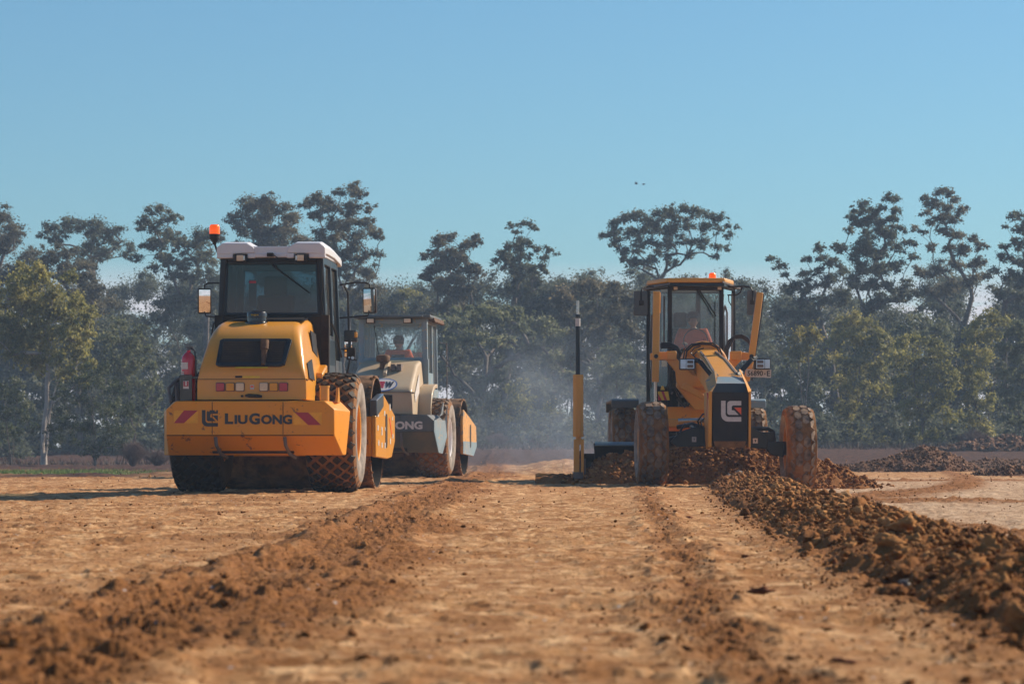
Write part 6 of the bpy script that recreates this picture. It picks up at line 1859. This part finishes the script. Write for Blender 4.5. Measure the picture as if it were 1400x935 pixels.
def thing_tree(name, cat, label, seed, bpx, Yd, cl, leaf='gum', bark=None, r0=.22, dens=520, L=.125, multi=1, fat=1.0, by=612, depth=.8, extra=None, group=None, **kw):
    """cl = [(px, py, r_px)] clump centres of the crown seen in the photo, at distance Yd"""
    rs = np.random.RandomState(seed + 1000)
    sc = Yd / FPX
    xs = [c[0] for c in cl]; spread = (max(xs) - min(xs)) / 2 * sc
    cs = []
    for (px, py, r) in cl:
        r = r * fat
        p = P(px, py, Yd); dy = rs.uniform(-1, 1) * spread * depth
        cs.append((p.x, Yd + dy, p.z, r * sc))
        if r * sc > .45:     # filler clump at another depth keeps the crown deep
            cs.append((p.x + rs.normal(0, .5) * r * sc, Yd - dy * rs.uniform(.4, 1), p.z - rs.uniform(.1, .7) * r * sc, r * sc * .72))
    bx = P(bpx, 0, Yd).x; bz = ground_h(bx, Yd) - .05
    base = (bx, Yd, bz)
    if dens < 800: dens *= 2.0
    (v, f, t), br = tree_geo(seed, base, cs, r0, dens, L, multi, **kw)
    root = empty(name, base); tag(root, label, cat, group)
    v = v - np.array(base)
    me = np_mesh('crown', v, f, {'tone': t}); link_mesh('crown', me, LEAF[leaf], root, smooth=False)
    br.v = [(a - base[0], b - base[1], c - base[2]) for a, b, c in br.v]
    br.build('trunk', bark or BARK, root, angle=0, fixn=False)
    return root


GT = 'tall gum trees behind the pad'
thing_tree('gum_tree', 'gum tree', 'tall thin gum cut off by the left edge of the picture, brownish crown', 1, 5, 165,
           [(5, 297, 20), (22, 318, 20), (-12, 330, 28), (36, 345, 18), (20, 372, 24), (45, 378, 18), (-10, 385, 30), (50, 395, 20), (-25, 300, 18)], 'brown', fat=1.12, group=GT)
thing_tree('gum_tree', 'gum tree', 'wide gum with a flat gappy crown, second from the left edge', 2, 128, 170,
           [(78, 312, 13), (98, 303, 15), (52, 319, 6), (118, 312, 12), (84, 328, 12), (140, 308, 17), (132, 330, 16), (160, 318, 14), (172, 332, 12), (112, 340, 12), (150, 345, 15), (168, 345, 9), (120, 358, 10)], 'gum', fat=1.12, group=GT, dens=480)
thing_tree('gum_tree', 'gum tree', 'brown topped gum below and in front of the flat gappy crown', 3, 110, 150,
           [(70, 345, 18), (92, 350, 20), (112, 358, 16), (60, 362, 18), (90, 372, 22), (118, 378, 18), (130, 395, 20), (145, 410, 20), (110, 400, 20)], 'brown', group=GT)
thing_tree('gum_tree', 'gum tree', 'leaning open gum whose branches reach left, directly left of the beacon roller cab', 4, 285, 160,
           [(222, 290, 15), (240, 298, 10), (202, 302, 12), (190, 312, 8), (215, 314, 14), (232, 322, 16), (208, 332, 14), (250, 332, 18), (272, 320, 16), (290, 318, 16), (190, 352, 10), (225, 350, 14), (248, 358, 14), (275, 350, 18), (210, 364, 10), (238, 374, 12), (262, 378, 16), (290, 372, 20), (270, 400, 18), (240, 400, 12), (292, 410, 20)], 'gum', fat=1.12, group=GT, dens=470)
thing_tree('gum_tree', 'gum tree', 'broad crowned gum rising directly over the white cab roof', 5, 372, 165,
           [(346, 278, 18), (368, 276, 16), (335, 292, 14), (356, 296, 18), (382, 290, 18), (402, 300, 14), (330, 312, 12), (350, 318, 18), (374, 314, 18), (396, 318, 16), (325, 332, 10), (412, 328, 12), (365, 335, 20), (390, 345, 20), (345, 350, 20), (370, 380, 24), (400, 400, 22)], 'brown', fat=1.15, group=GT, dens=600)
thing_tree('gum_tree', 'gum tree', 'tallest gum, narrow topped with side branches, right of the white cab roof', 6, 470, 160,
           [(480, 256, 13), (466, 262, 10), (494, 264, 10), (430, 270, 12), (445, 276, 14), (420, 282, 8), (460, 280, 14), (484, 282, 14), (505, 284, 10), (434, 292, 12), (476, 300, 17), (450, 302, 13), (500, 306, 12), (512, 318, 11), (522, 324, 6), (462, 318, 15), (490, 324, 15), (440, 322, 14), (474, 340, 16), (500, 346, 14), (452, 342, 14), (520, 346, 7), (484, 362, 16), (508, 372, 13), (462, 366, 15), (492, 388, 16), (516, 392, 11), (470, 396, 16), (500, 410, 15)], 'brown', fat=1.12, group=GT, dens=560)
thing_tree('gum_tree', 'gum tree', 'low straggly gum just above the beige roller roof, left of the pointed gum pair', 7, 562, 175,
           [(548, 402, 10), (562, 398, 12), (575, 410, 12), (545, 420, 12), (562, 425, 14), (580, 430, 12), (535, 436, 10), (595, 438, 14)], 'light', group=GT)
thing_tree('gum_tree', 'gum tree', 'left one of the two pointed gums over the beige roller, dense brown crown', 8, 625, 158,
           [(600, 328, 12), (618, 326, 10), (650, 322, 8), (640, 330, 12), (580, 350, 8), (594, 345, 10), (612, 342, 14), (630, 346, 14), (656, 332, 5), (604, 358, 13), (622, 362, 16), (642, 362, 14), (590, 372, 12), (610, 380, 16), (632, 382, 16), (655, 372, 10), (580, 378, 7), (598, 394, 14), (620, 400, 16), (642, 396, 10), (612, 418, 18), (640, 418, 16)], 'brown', fat=1.12, group=GT, dens=600)
thing_tree('gum_tree', 'gum tree', 'right one of the two pointed gums, slimmer, with a tuft at its very top', 9, 688, 160,
           [(700, 308, 7), (716, 306, 9), (728, 312, 6), (706, 318, 6), (712, 326, 8), (704, 334, 12), (722, 332, 8), (684, 344, 6), (692, 350, 12), (712, 348, 13), (738, 338, 8), (750, 342, 7), (760, 346, 4), (742, 352, 8), (700, 364, 14), (722, 366, 14), (742, 364, 8), (678, 358, 7), (708, 380, 13), (732, 380, 12), (745, 372, 5), (720, 394, 12), (700, 396, 10)], 'gum', fat=1.12, group=GT, dens=600)
thing_tree('gum_tree', 'gum tree', 'round domed open gum directly behind the grader cab', 10, 918, 165,
           [(838, 312, 10), (824, 320, 7), (850, 300, 10), (866, 294, 12), (884, 298, 12), (900, 292, 12), (918, 288, 12), (936, 286, 11), (952, 290, 10), (968, 290, 10), (984, 296, 10), (998, 304, 7), (1006, 310, 4), (844, 328, 11), (862, 314, 12), (880, 318, 12), (900, 312, 13), (922, 308, 13), (942, 306, 12), (962, 308, 11), (982, 314, 9), (996, 324, 8), (852, 344, 10), (870, 338, 11), (892, 334, 12), (914, 330, 12), (938, 328, 11), (960, 330, 10), (980, 338, 8), (992, 340, 6), (866, 358, 11), (888, 354, 11), (912, 352, 11), (976, 352, 7), (940, 350, 9)], 'gum', fat=1.12, group=GT, dens=500, depth=.6)
thing_tree('gum_tree', 'gum tree', 'gum with a small lone tuft at its left tip, first tree right of the grader', 11, 1150, 155,
           [(1058, 352, 8), (1066, 364, 9), (1074, 374, 7), (1116, 340, 9), (1104, 352, 7), (1124, 352, 9), (1136, 358, 11), (1120, 370, 10), (1098, 374, 10), (1086, 388, 12), (1108, 390, 13), (1130, 384, 13), (1150, 372, 12), (1078, 400, 8), (1098, 408, 12), (1122, 408, 14), (1146, 402, 14), (1070, 428, 12), (1090, 430, 12), (1110, 432, 12)], 'gum', fat=1.12, group=GT, dens=560)
thing_tree('gum_tree', 'gum tree', 'dense double headed gum, left one of the two highest right of the grader', 12, 1215, 158,
           [(1174, 282, 11), (1166, 296, 9), (1188, 288, 12), (1212, 272, 9), (1224, 270, 9), (1202, 284, 9), (1228, 284, 9), (1180, 302, 12), (1200, 302, 13), (1222, 300, 11), (1164, 312, 7), (1190, 320, 14), (1212, 318, 14), (1234, 312, 8), (1156, 336, 11), (1174, 340, 14), (1198, 340, 15), (1222, 338, 15), (1242, 332, 8), (1180, 362, 14), (1204, 364, 16), (1228, 362, 14), (1244, 352, 8), (1190, 386, 16), (1216, 388, 16), (1166, 380, 12), (1200, 410, 18), (1236, 400, 16)], 'gum', fat=1.12, group=GT, dens=600)
thing_tree('gum_tree', 'gum tree', 'slender round topped gum, right one of the two highest right of the grader', 13, 1290, 162,
           [(1266, 270, 8), (1280, 264, 9), (1294, 264, 10), (1308, 272, 9), (1320, 284, 5), (1262, 282, 7), (1276, 282, 11), (1294, 284, 12), (1308, 290, 10), (1286, 298, 12), (1300, 304, 10), (1254, 308, 6), (1262, 316, 6), (1284, 316, 10), (1300, 322, 10), (1318, 318, 9), (1330, 326, 8), (1278, 334, 9), (1296, 340, 10), (1316, 338, 12), (1336, 340, 10), (1310, 358, 12), (1332, 360, 13), (1290, 366, 12), (1262, 370, 12), (1346, 376, 10), (1320, 384, 14), (1296, 394, 14), (1268, 398, 12)], 'brown', fat=1.12, group=GT, dens=560)
thing_tree('gum_tree', 'gum tree', 'open gum at the right edge of the picture with bare dark limbs', 14, 1376, 160,
           [(1382, 296, 8), (1394, 292, 8), (1406, 298, 12), (1378, 308, 5), (1398, 312, 10), (1412, 318, 12), (1390, 328, 8), (1376, 336, 8), (1400, 336, 10), (1366, 350, 9), (1384, 352, 10), (1404, 356, 12), (1360, 370, 8), (1378, 374, 11), (1398, 380, 12), (1420, 350, 18), (1366, 396, 12), (1390, 400, 14)], 'gum', fat=1.15, group=GT, dens=540)
# nearer light trees and bushes
GN = 'nearer trees and bushes in front of the tall gums'
thing_tree('gum_tree', 'gum tree', 'pale trunked olive green tree with a full weeping crown at the far left', 20, 60, 112,
           [(20, 382, 22), (50, 384, 20), (82, 396, 20), (0, 400, 26), (35, 410, 26), (70, 415, 26), (100, 420, 20), (115, 440, 16), (-15, 430, 30), (20, 440, 28), (55, 445, 28), (90, 450, 24), (112, 465, 18), (22, 466, 24), (30, 475, 26), (65, 480, 24), (98, 485, 20), (45, 500, 14), (95, 505, 14), (118, 490, 14), (125, 455, 12), (128, 425, 12), (80, 510, 12), (110, 520, 12), (60, 372, 16), (30, 368, 16), (95, 375, 14)], 'light', BARKPALE, .16, 1150, .13, 4, group=GN, droop=1.3, depth=.7, flat=.9)
thing_tree('bush', 'bush', 'dark round bush flecked with pale leaves, right of the pale trunk', 21, 130, 108,
           [(100, 520, 16), (130, 515, 18), (155, 530, 18), (85, 545, 16), (115, 548, 20), (145, 555, 20), (172, 560, 16), (90, 575, 18), (120, 580, 20), (150, 585, 20), (178, 585, 12), (80, 600, 14), (110, 606, 16), (140, 608, 16), (165, 606, 12), (78, 560, 12), (92, 530, 12), (72, 585, 9), (112, 500, 12), (140, 500, 12)], 'bush', BARK, .05, 1500, .075, 3, group=GN, flat=.95, sub=9)
thing_tree('bush', 'bush', 'tall brownish green bushy tree between the dark round bush and the yellow roller', 22, 185, 122,
           [(165, 440, 14), (185, 450, 14), (150, 460, 16), (175, 468, 18), (200, 475, 12), (155, 488, 18), (182, 495, 20), (205, 500, 14), (212, 520, 14), (190, 525, 18), (165, 510, 16), (215, 545, 14), (195, 555, 16), (180, 575, 14), (225, 570, 12)], 'grey', BARK, .08, 1150, .11, 3, group=GN, flat=.9)
thing_tree('bush', 'bush', 'olive bush in shade at the left edge under the weeping crown', 23, 15, 114,
           [(0, 535, 16), (22, 540, 14), (-15, 560, 20), (12, 565, 16), (34, 572, 12), (0, 590, 16), (25, 596, 12), (-25, 590, 20), (38, 550, 14), (46, 585, 10), (18, 522, 14), (-8, 530, 16)], 'bush', BARK, .05, 1100, .10, 3, group=GN, flat=.9)
for i, (nm, lb, bx, Yd, leaf, cl) in enumerate([
    ('bush', 'bush with a yellow green top closest to the grader mirror on the right', 1100, 138, 'yellowish', [(1092, 456, 13), (1108, 452, 14), (1118, 462, 12), (1086, 474, 14), (1104, 476, 16)]),
    ('bush', 'grey green bushy tree under the yellow green top', 1095, 140, 'grey', [(1085, 500, 18), (1108, 505, 20), (1125, 490, 14), (1072, 520, 16), (1095, 530, 20), (1118, 535, 18), (1080, 555, 18), (1105, 562, 18), (1125, 570, 14), (1070, 585, 14), (1095, 590, 16)]),
    ('bush', 'broad grey green tree, highest of the bushy ones, left of the pointed rubble pile', 1170, 142, 'light', [(1148, 440, 14), (1168, 432, 14), (1188, 440, 14), (1205, 455, 14), (1140, 460, 16), (1165, 460, 20), (1190, 468, 20), (1210, 478, 14), (1145, 488, 18), (1172, 495, 20), (1198, 500, 20), (1150, 520, 18), (1178, 528, 18), (1205, 530, 16), (1155, 555, 18), (1185, 560, 18), (1165, 590, 16), (1195, 590, 16)]),
    ('bush', 'olive bush with drooping sprays directly above the pointed rubble pile', 1262, 136, 'light', [(1235, 470, 14), (1252, 462, 13), (1272, 470, 15), (1290, 485, 15), (1230, 490, 18), (1256, 492, 20), (1282, 505, 18), (1300, 515, 14), (1235, 520, 18), (1262, 525, 20), (1290, 535, 16), (1240, 552, 18), (1268, 558, 18), (1295, 565, 14), (1250, 588, 16), (1278, 592, 14)]),
    ('bush', 'hazy round bush behind and between the two olive bushes', 1255, 150, 'grey', [(1228, 448, 12), (1246, 440, 12), (1268, 434, 12), (1284, 442, 14), (1300, 455, 12), (1240, 456, 14), (1262, 456, 14), (1296, 472, 12)]),
    ('bush', 'tall olive bush with a domed top, second from the right edge', 1350, 138, 'light', [(1340, 436, 12), (1356, 430, 13), (1372, 438, 12), (1330, 452, 14), (1352, 455, 16), (1328, 478, 16), (1350, 485, 16), (1325, 505, 16), (1345, 515, 16), (1330, 540, 16), (1350, 548, 14), (1325, 570, 14), (1345, 582, 14)]),
    ('bush', 'pale leaved bush with light twigs at the right edge', 1390, 130, 'grey', [(1378, 450, 13), (1395, 446, 15), (1408, 460, 18), (1372, 475, 14), (1390, 480, 18), (1375, 505, 15), (1398, 510, 18), (1372, 535, 14), (1392, 545, 18), (1380, 570, 15), (1400, 575, 16)]),
    ('bush', 'olive bush right of the blade mast behind the left grader wheel', 838, 142, 'grey', [(830, 480, 14), (848, 475, 14), (822, 500, 14), (842, 502, 18), (862, 500, 14), (828, 528, 16), (850, 532, 16), (838, 558, 16), (862, 560, 14), (830, 582, 14), (855, 588, 14)]),
    ('bush', 'lone sunlit bush left of the blade mast above the dark soil strip', 715, 140, 'light', [(700, 530, 12), (716, 526, 12), (704, 545, 13), (722, 548, 13), (696, 562, 12), (714, 568, 14), (735, 575, 12), (705, 588, 12), (724, 592, 12), (748, 560, 12), (745, 590, 10)]),
    ('bush', 'hazy bush right behind the beige roller drum', 668, 146, 'grey', [(660, 520, 12), (676, 514, 12), (655, 540, 14), (675, 545, 14), (660, 565, 14), (680, 572, 12), (650, 590, 12), (672, 594, 12)]),
]):
    thing_tree(nm, 'bush', lb, 40 + i, bx, Yd, cl, leaf, BARK, .08, 1000, .12, 3, group=GN, droop=1.0, flat=.85, sub=8)
# the leaning dark limb tree in the haze between roller and mast
thing_tree('gum_tree', 'gum tree', 'hazy gum with thick dark leaning limbs between the beige roller and the blade mast', 60, 650, 150,
           [(600, 440, 20), (630, 430, 22), (665, 425, 22), (700, 430, 22), (735, 440, 22), (760, 455, 18), (612, 465, 16), (650, 460, 18), (690, 465, 16), (725, 475, 16), (755, 485, 14), (775, 510, 12), (605, 500, 12)], 'grey', BARK, .30, 560, .16, 2, group=GT)
thing_tree('gum_tree', 'gum tree', 'hazy gum with a thin dark stem directly behind the blade mast', 61, 815, 148,
           [(770, 400, 18), (795, 392, 18), (820, 390, 18), (845, 395, 18), (780, 425, 20), (810, 420, 20), (842, 425, 20), (865, 410, 14), (790, 455, 18), (820, 455, 20), (860, 450, 16), (800, 485, 16)], 'brown', BARK, .16, 600, .16, 1, group=GT)


# dry twiggy shrub beside the yellow roller
def dry_shrub(name, label, px, py, Yd, w, h, n, seed):
    rs = random.Random(seed); b = P(px, 0, Yd); z = ground_h(b.x, Yd); root = MB()
    for k in range(n):
        a = rs.uniform(0, 6.283); t = rs.uniform(.1, 1.0); ln = rs.uniform(.5, 1)
        e = Vector((math.cos(a) * w * t * ln, math.sin(a) * w * t * ln, h * ln * (1.05 - .5 * t)))
        m_ = e * .5 + Vector((0, 0, h * .12)) + Vector((rs.gauss(0, .04), rs.gauss(0, .04), 0))
        root.tube([(0, 0, -.05), m_, e], [.012, .006, .003], 3, cap=False)
        for j in range(4):
            s_ = m_.lerp(e, rs.uniform(0, .9)); q = s_ + Vector((rs.gauss(0, .14), rs.gauss(0, .14), rs.uniform(.02, .2)))
            root.tube([s_, q], [.004, .002], 3, cap=False)
    o = root.build(name, TWIG, None, angle=0, fixn=False); o.location = (b.x, Yd, z); tag(o, label, 'shrub', 'dry shrubs at the foot of the trees')


dry_shrub('dry_shrub', 'round purplish dry shrub close to the yellow roller left side', 182, 610, 104, .60, 1.0, 520, 1)
dry_shrub('dry_shrub', 'low spreading dry shrub between the round one and the roller', 215, 610, 106, .70, .65, 380, 2)
dry_shrub('dry_shrub', 'dry brush in front of the right edge bushes', 1330, 600, 128, 1.0, .9, 420, 3)
dry_shrub('dry_shrub', 'pale dry shrub left of the blade mast, above the dark soil strip', 740, 610, 138, 1.0, .8, 420, 4)
dry_shrub('dry_shrub', 'pale dry shrub just right of the beige roller drum', 680, 610, 138, .9, .7, 360, 5)


# the wood behind: reads as one mass
def woodland():
    rs = np.random.RandomState(9)
    Vs = []; Fs = []; Ts = []; base = 0
    wood = MB()
    spots = []
    for row, (Yd, hgt, n) in enumerate(((168, 9.4, 17), (178, 10.8, 18), (190, 11.6, 18), (160, 6.8, 16), (152, 5.0, 15))):
        W = Yd * .235
        for k in range(n):
            spots.append((-W + 2 * W * (k + rs.uniform(.15, .85)) / n, Yd + rs.uniform(-4, 4), hgt * rs.uniform(.84, 1.10)))
    for (x, y, h) in spots:
        px = 700 + x / y * FPX
        if 1020 < px < 1060: h *= .90
        bz = ground_h(x, y) - .1
        n = 17; cs = []
        for k in range(n):
            t = rs.uniform(0.10, 1) ** .8; w = (.26 + .10 * math.sin(3.1 * t)) * h * .75
            a = rs.uniform(0, 6.283); rr = w * rs.uniform(0.1, 1) ** .6
            cs.append((x + rr * math.cos(a), y + rr * math.sin(a), bz + h * (t * .86 + .04), h * rs.uniform(.09, .15)))
        v, f, t = clump_leaves(rs, cs, 520, .15, .7, 7, .75)
        Vs.append(v); Fs.append(f + base); Ts.append(t); base += len(v)
        b = branches(rs, (x, y, bz), cs, .12, multi=2, twigs=1)
        o = len(wood.v); wood.v += b.v; wood.f += [tuple(o + i for i in q) for q in b.f]; wood.m += b.m
    # understorey
    cs = []
    for k in range(560):
        y = rs.uniform(134, 170); x = rs.uniform(-.23, .23) * y; s_ = rs.uniform(.4, 1.25)
        if y < 146 and -.165 < x / y < -.09: y = rs.uniform(150, 170)
        cs.append((x, y, ground_h(x, y) + s_ * rs.uniform(.4, 1.1), s_))
    v, f, t = clump_leaves(rs, cs, 420, .17, .5, 7, .9)
    Vs.append(v); Fs.append(f + base); Ts.append(t)
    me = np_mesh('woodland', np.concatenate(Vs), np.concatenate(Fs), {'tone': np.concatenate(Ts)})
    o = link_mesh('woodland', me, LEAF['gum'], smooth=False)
    tag(o, 'hazy dark mass of distant gum woodland behind the single trees', 'woodland', kind='stuff')
    t_ = wood.build('woodland_stems', BARK, o, angle=0, fixn=False); t_['kind'] = 'stuff'


woodland()


# dead grass along the foot of the trees
def dry_grass():
    rs = np.random.RandomState(13); n = 30000
    y = rs.uniform(112, 150, n); x = rs.uniform(-.22, .22, n) * y
    e = 128 + 8 * (fbm(x, y, 12, 3, 5) - .5) - 18 * (x < -12)
    k = np.abs(y - e) < 5 + 6 * fbm(x, y * .5, 2.5, 3, 6); x = x[k]; y = y[k]; n = len(x)
    z = ground_parts(x, y)[0]; a = rs.uniform(0, 6.28, n); w = .02; h = rs.uniform(.08, .38, n) * (0.4 + fbm(x, y, 1.5, 3, 8))
    v = np.zeros((n, 3, 3)); v[:, 0] = np.stack([x - np.cos(a) * w, y - np.sin(a) * w, z], 1); v[:, 1] = np.stack([x + np.cos(a) * w, y + np.sin(a) * w, z], 1)
    v[:, 2] = np.stack([x + rs.normal(0, .1, n), y + rs.normal(0, .1, n), z + h], 1)
    me = np_mesh('dry_grass', v.reshape(-1, 3), np.arange(n * 3).reshape(-1, 3))
    m = rough_mat('dead_grass', [(0.3, (0.09, 0.06, 0.045)), (0.7, (0.20, 0.15, 0.11))], 1.5, .9)
    tag(link_mesh('dry_grass', me, m, smooth=False), 'pale dead grass along the foot of the trees', 'grass', kind='stuff')


dry_grass()


# two birds
def bird(px, py, Yd, flip, label):
    c = P(px, py, Yd); root = empty('bird', c, R(60)); tag(root, label, 'bird', 'birds flying over the trees')
    b = MB(); b.lathe([(0, -.17), (.05, -.12), (.085, -.03), (.08, .05), (.05, .11), (.042, .13), (.045, .155), (.025, .18), (0, .20)], (0, 0, 0), 'y', 12)
    b.add([(-.03, -.15, 0), (.03, -.15, 0), (.05, -.28, .005), (-.05, -.28, .005)], [(0, 1, 2, 3)])
    for sg in (-1, 1):
        w = [(sg * .03, .06, .02), (sg * .17, .10, .10 * flip + .08), (sg * .36, .02, .06 + .14 * flip), (sg * .17, -.05, .09 * flip + .07), (sg * .03, -.07, .02)]
        b.add([tuple(p) for p in w] + [(p[0], p[1], p[2] - .012) for p in w], [(0, 1, 2, 3, 4), (5, 6, 7, 8, 9), (0, 1, 6, 5), (1, 2, 7, 6), (2, 3, 8, 7), (3, 4, 9, 8)])
    b.build('body', M['decalblack'], root); root.scale = (1.7, 1.7, 1.7)


bird(870, 251.5, 520, 1, 'small dark bird high in the sky, left one of the pair')
bird(880, 252, 520, -.4, 'small dark bird high in the sky, right one of the pair')
# ------------------------------------------------------------------ light, sky, air, camera
SUN_EL = 33.0; SUN_AZ = 59.0       # azimuth measured from +Y towards +X
sd = Vector((math.cos(R(SUN_EL)) * math.sin(R(SUN_AZ)), math.cos(R(SUN_EL)) * math.cos(R(SUN_AZ)), math.sin(R(SUN_EL))))
sl = bpy.data.lights.new('sun', 'SUN'); sl.energy = 5.0; sl.angle = R(0.6); sl.color = (1.0, 0.87, 0.70)
so = bpy.data.objects.new('sun', sl); COL.objects.link(so)
so.rotation_euler = (-sd).to_track_quat('-Z', 'Y').to_euler()

w = bpy.data.worlds.new('World'); SC.world = w; w.use_nodes = True
nt = w.node_tree; nt.nodes.clear()
out = nd(nt, 'ShaderNodeOutputWorld'); bg = nd(nt, 'ShaderNodeBackground'); bg.inputs[1].default_value = 0.080
sky = nd(nt, 'ShaderNodeTexSky'); sky.sky_type = 'NISHITA'; sky.sun_disc = False
sky.sun_elevation = R(SUN_EL); sky.sun_rotation = R(SUN_AZ); sky.altitude = 100; sky.air_density = 1.0; sky.dust_density = 0.5; sky.ozone_density = 2.2
# thin bank of low cloud near the horizon
tc = nd(nt, 'ShaderNodeTexCoord'); sp = nd(nt, 'ShaderNodeSeparateXYZ'); nt.links.new(tc.outputs['Generated'], sp.inputs[0])
mp = nd(nt, 'ShaderNodeMapping'); nt.links.new(tc.outputs['Generated'], mp.inputs[0]); mp.inputs['Scale'].default_value = (9, 9, 70)
cn = noise(nt, 1.0, 6, 0.6, mp.outputs[0])
low = ramp(nt, sp.outputs[2], [(0.048, (1, 1, 1, 1)), (0.0615, (0, 0, 0, 1))])
cf = ramp(nt, cn.outputs[0], [(0.36, (0, 0, 0, 1)), (0.52, (1, 1, 1, 1))])
mu = nd(nt, 'ShaderNodeMath', operation='MULTIPLY'); nt.links.new(low.outputs[0], mu.inputs[0]); nt.links.new(cf.outputs[0], mu.inputs[1])
mu2 = nd(nt, 'ShaderNodeMath', operation='MULTIPLY'); nt.links.new(mu.outputs[0], mu2.inputs[0]); mu2.inputs[1].default_value = 0.85
tint = mixc(nt, 1.0, sky.outputs[0], (0.57, 0.88, 1.02), 'MULTIPLY')
cm = mixc(nt, mu2.outputs[0], tint, (8.4, 7.8, 8.2))
nt.links.new(cm, bg.inputs[0]); nt.links.new(bg.outputs[0], out.inputs[0])

# air: one closed box of thin haze round everything
HAZE = 0.0009
if HAZE:
    hb = MB(); hb.box((-420, -60, -1.3), (420, 420, 24)); 
    m = bpy.data.materials.new('haze_air'); m.use_nodes = True; n = m.node_tree; n.nodes.clear()
    o_ = nd(n, 'ShaderNodeOutputMaterial'); pv = nd(n, 'ShaderNodeVolumePrincipled')
    pv.inputs['Color'].default_value = (0.50, 0.68, 0.92, 1); pv.inputs['Density'].default_value = HAZE; pv.inputs['Anisotropy'].default_value = 0.0
    n.links.new(pv.outputs[0], o_.inputs['Volume'])
    ho = hb.build('haze', m, smooth=False); tag(ho, 'thin blue haze in the air', 'haze', kind='stuff')

DUSTC = True
if DUSTC:
    db = MB(); db.box((-3.3, 60.5, 0.02), (5.2, 66.5, 4.4))
    m = bpy.data.materials.new('dust_cloud'); m.use_nodes = True; n = m.node_tree; n.nodes.clear()
    o_ = nd(n, 'ShaderNodeOutputMaterial'); pv = nd(n, 'ShaderNodeVolumePrincipled')
    pv.inputs['Color'].default_value = (0.58, 0.70, 0.86, 1); pv.inputs['Anisotropy'].default_value = 0.25
    t_ = nd(n, 'ShaderNodeTexCoord')
    k_ = nd(n, 'ShaderNodeMapping'); n.links.new(t_.outputs['Object'], k_.inputs[0]); k_.inputs['Location'].default_value = (-0.9, -63.5, -0.9); k_.vector_type = 'POINT'
    k2 = nd(n, 'ShaderNodeVectorMath', operation='MULTIPLY'); n.links.new(k_.outputs[0], k2.inputs[0]); k2.inputs[1].default_value = (1 / 3.9, 1 / 3.0, 1 / 3.0)
    ln = nd(n, 'ShaderNodeVectorMath', operation='LENGTH'); n.links.new(k2.outputs[0], ln.inputs[0])
    fa = ramp(n, ln.outputs['Value'], [(0.0, (1, 1, 1, 1)), (0.95, (0, 0, 0, 1))], 'EASE')
    nz = noise(n, 0.9, 5, 0.65, t_.outputs['Object'], 0.6)
    nr = ramp(n, nz.outputs[0], [(0.42, (0, 0, 0, 1)), (0.66, (1, 1, 1, 1))])
    a_ = nd(n, 'ShaderNodeMath', operation='MULTIPLY'); n.links.new(fa.outputs[0], a_.inputs[0]); n.links.new(nr.outputs[0], a_.inputs[1])
    b_ = nd(n, 'ShaderNodeMath', operation='MULTIPLY'); n.links.new(a_.outputs[0], b_.inputs[0]); b_.inputs[1].default_value = 0.24
    n.links.new(b_.outputs[0], pv.inputs['Density']); n.links.new(pv.outputs[0], o_.inputs['Volume'])
    m.cycles.volume_step_rate = 1.0
    do = db.build('dust', m, smooth=False); tag(do, 'drifting bluish dust between the beige roller and the grader mast', 'dust', kind='stuff')

cam = bpy.data.cameras.new('camera'); co_ = bpy.data.objects.new('camera', cam); COL.objects.link(co_)
cam.sensor_fit = 'HORIZONTAL'; cam.sensor_width = 36.0; cam.lens = FPX / 1400 * 36.0
cam.shift_y = (HY - 467.5) / 1400; cam.clip_start = 0.1; cam.clip_end = 6000
co_.location = (0, 0, CH); co_.rotation_euler = (R(90), 0, 0)
cam.dof.use_dof = True; cam.dof.focus_distance = 39.0; cam.dof.aperture_fstop = 6.3
SC.camera = co_
SC.view_settings.view_transform = 'Standard'; SC.view_settings.look = 'None'
SC.view_settings.exposure = 0.40; SC.view_settings.gamma = 1.0; SC.view_settings.use_curve_mapping = False
SC.cycles.use_denoising = True; SC.cycles.volume_bounces = 1
SC.cycles.max_bounces = 8; SC.cycles.transparent_max_bounces = 24; SC.cycles.volume_max_steps = 128
SC.cycles.sample_clamp_indirect = 4.0
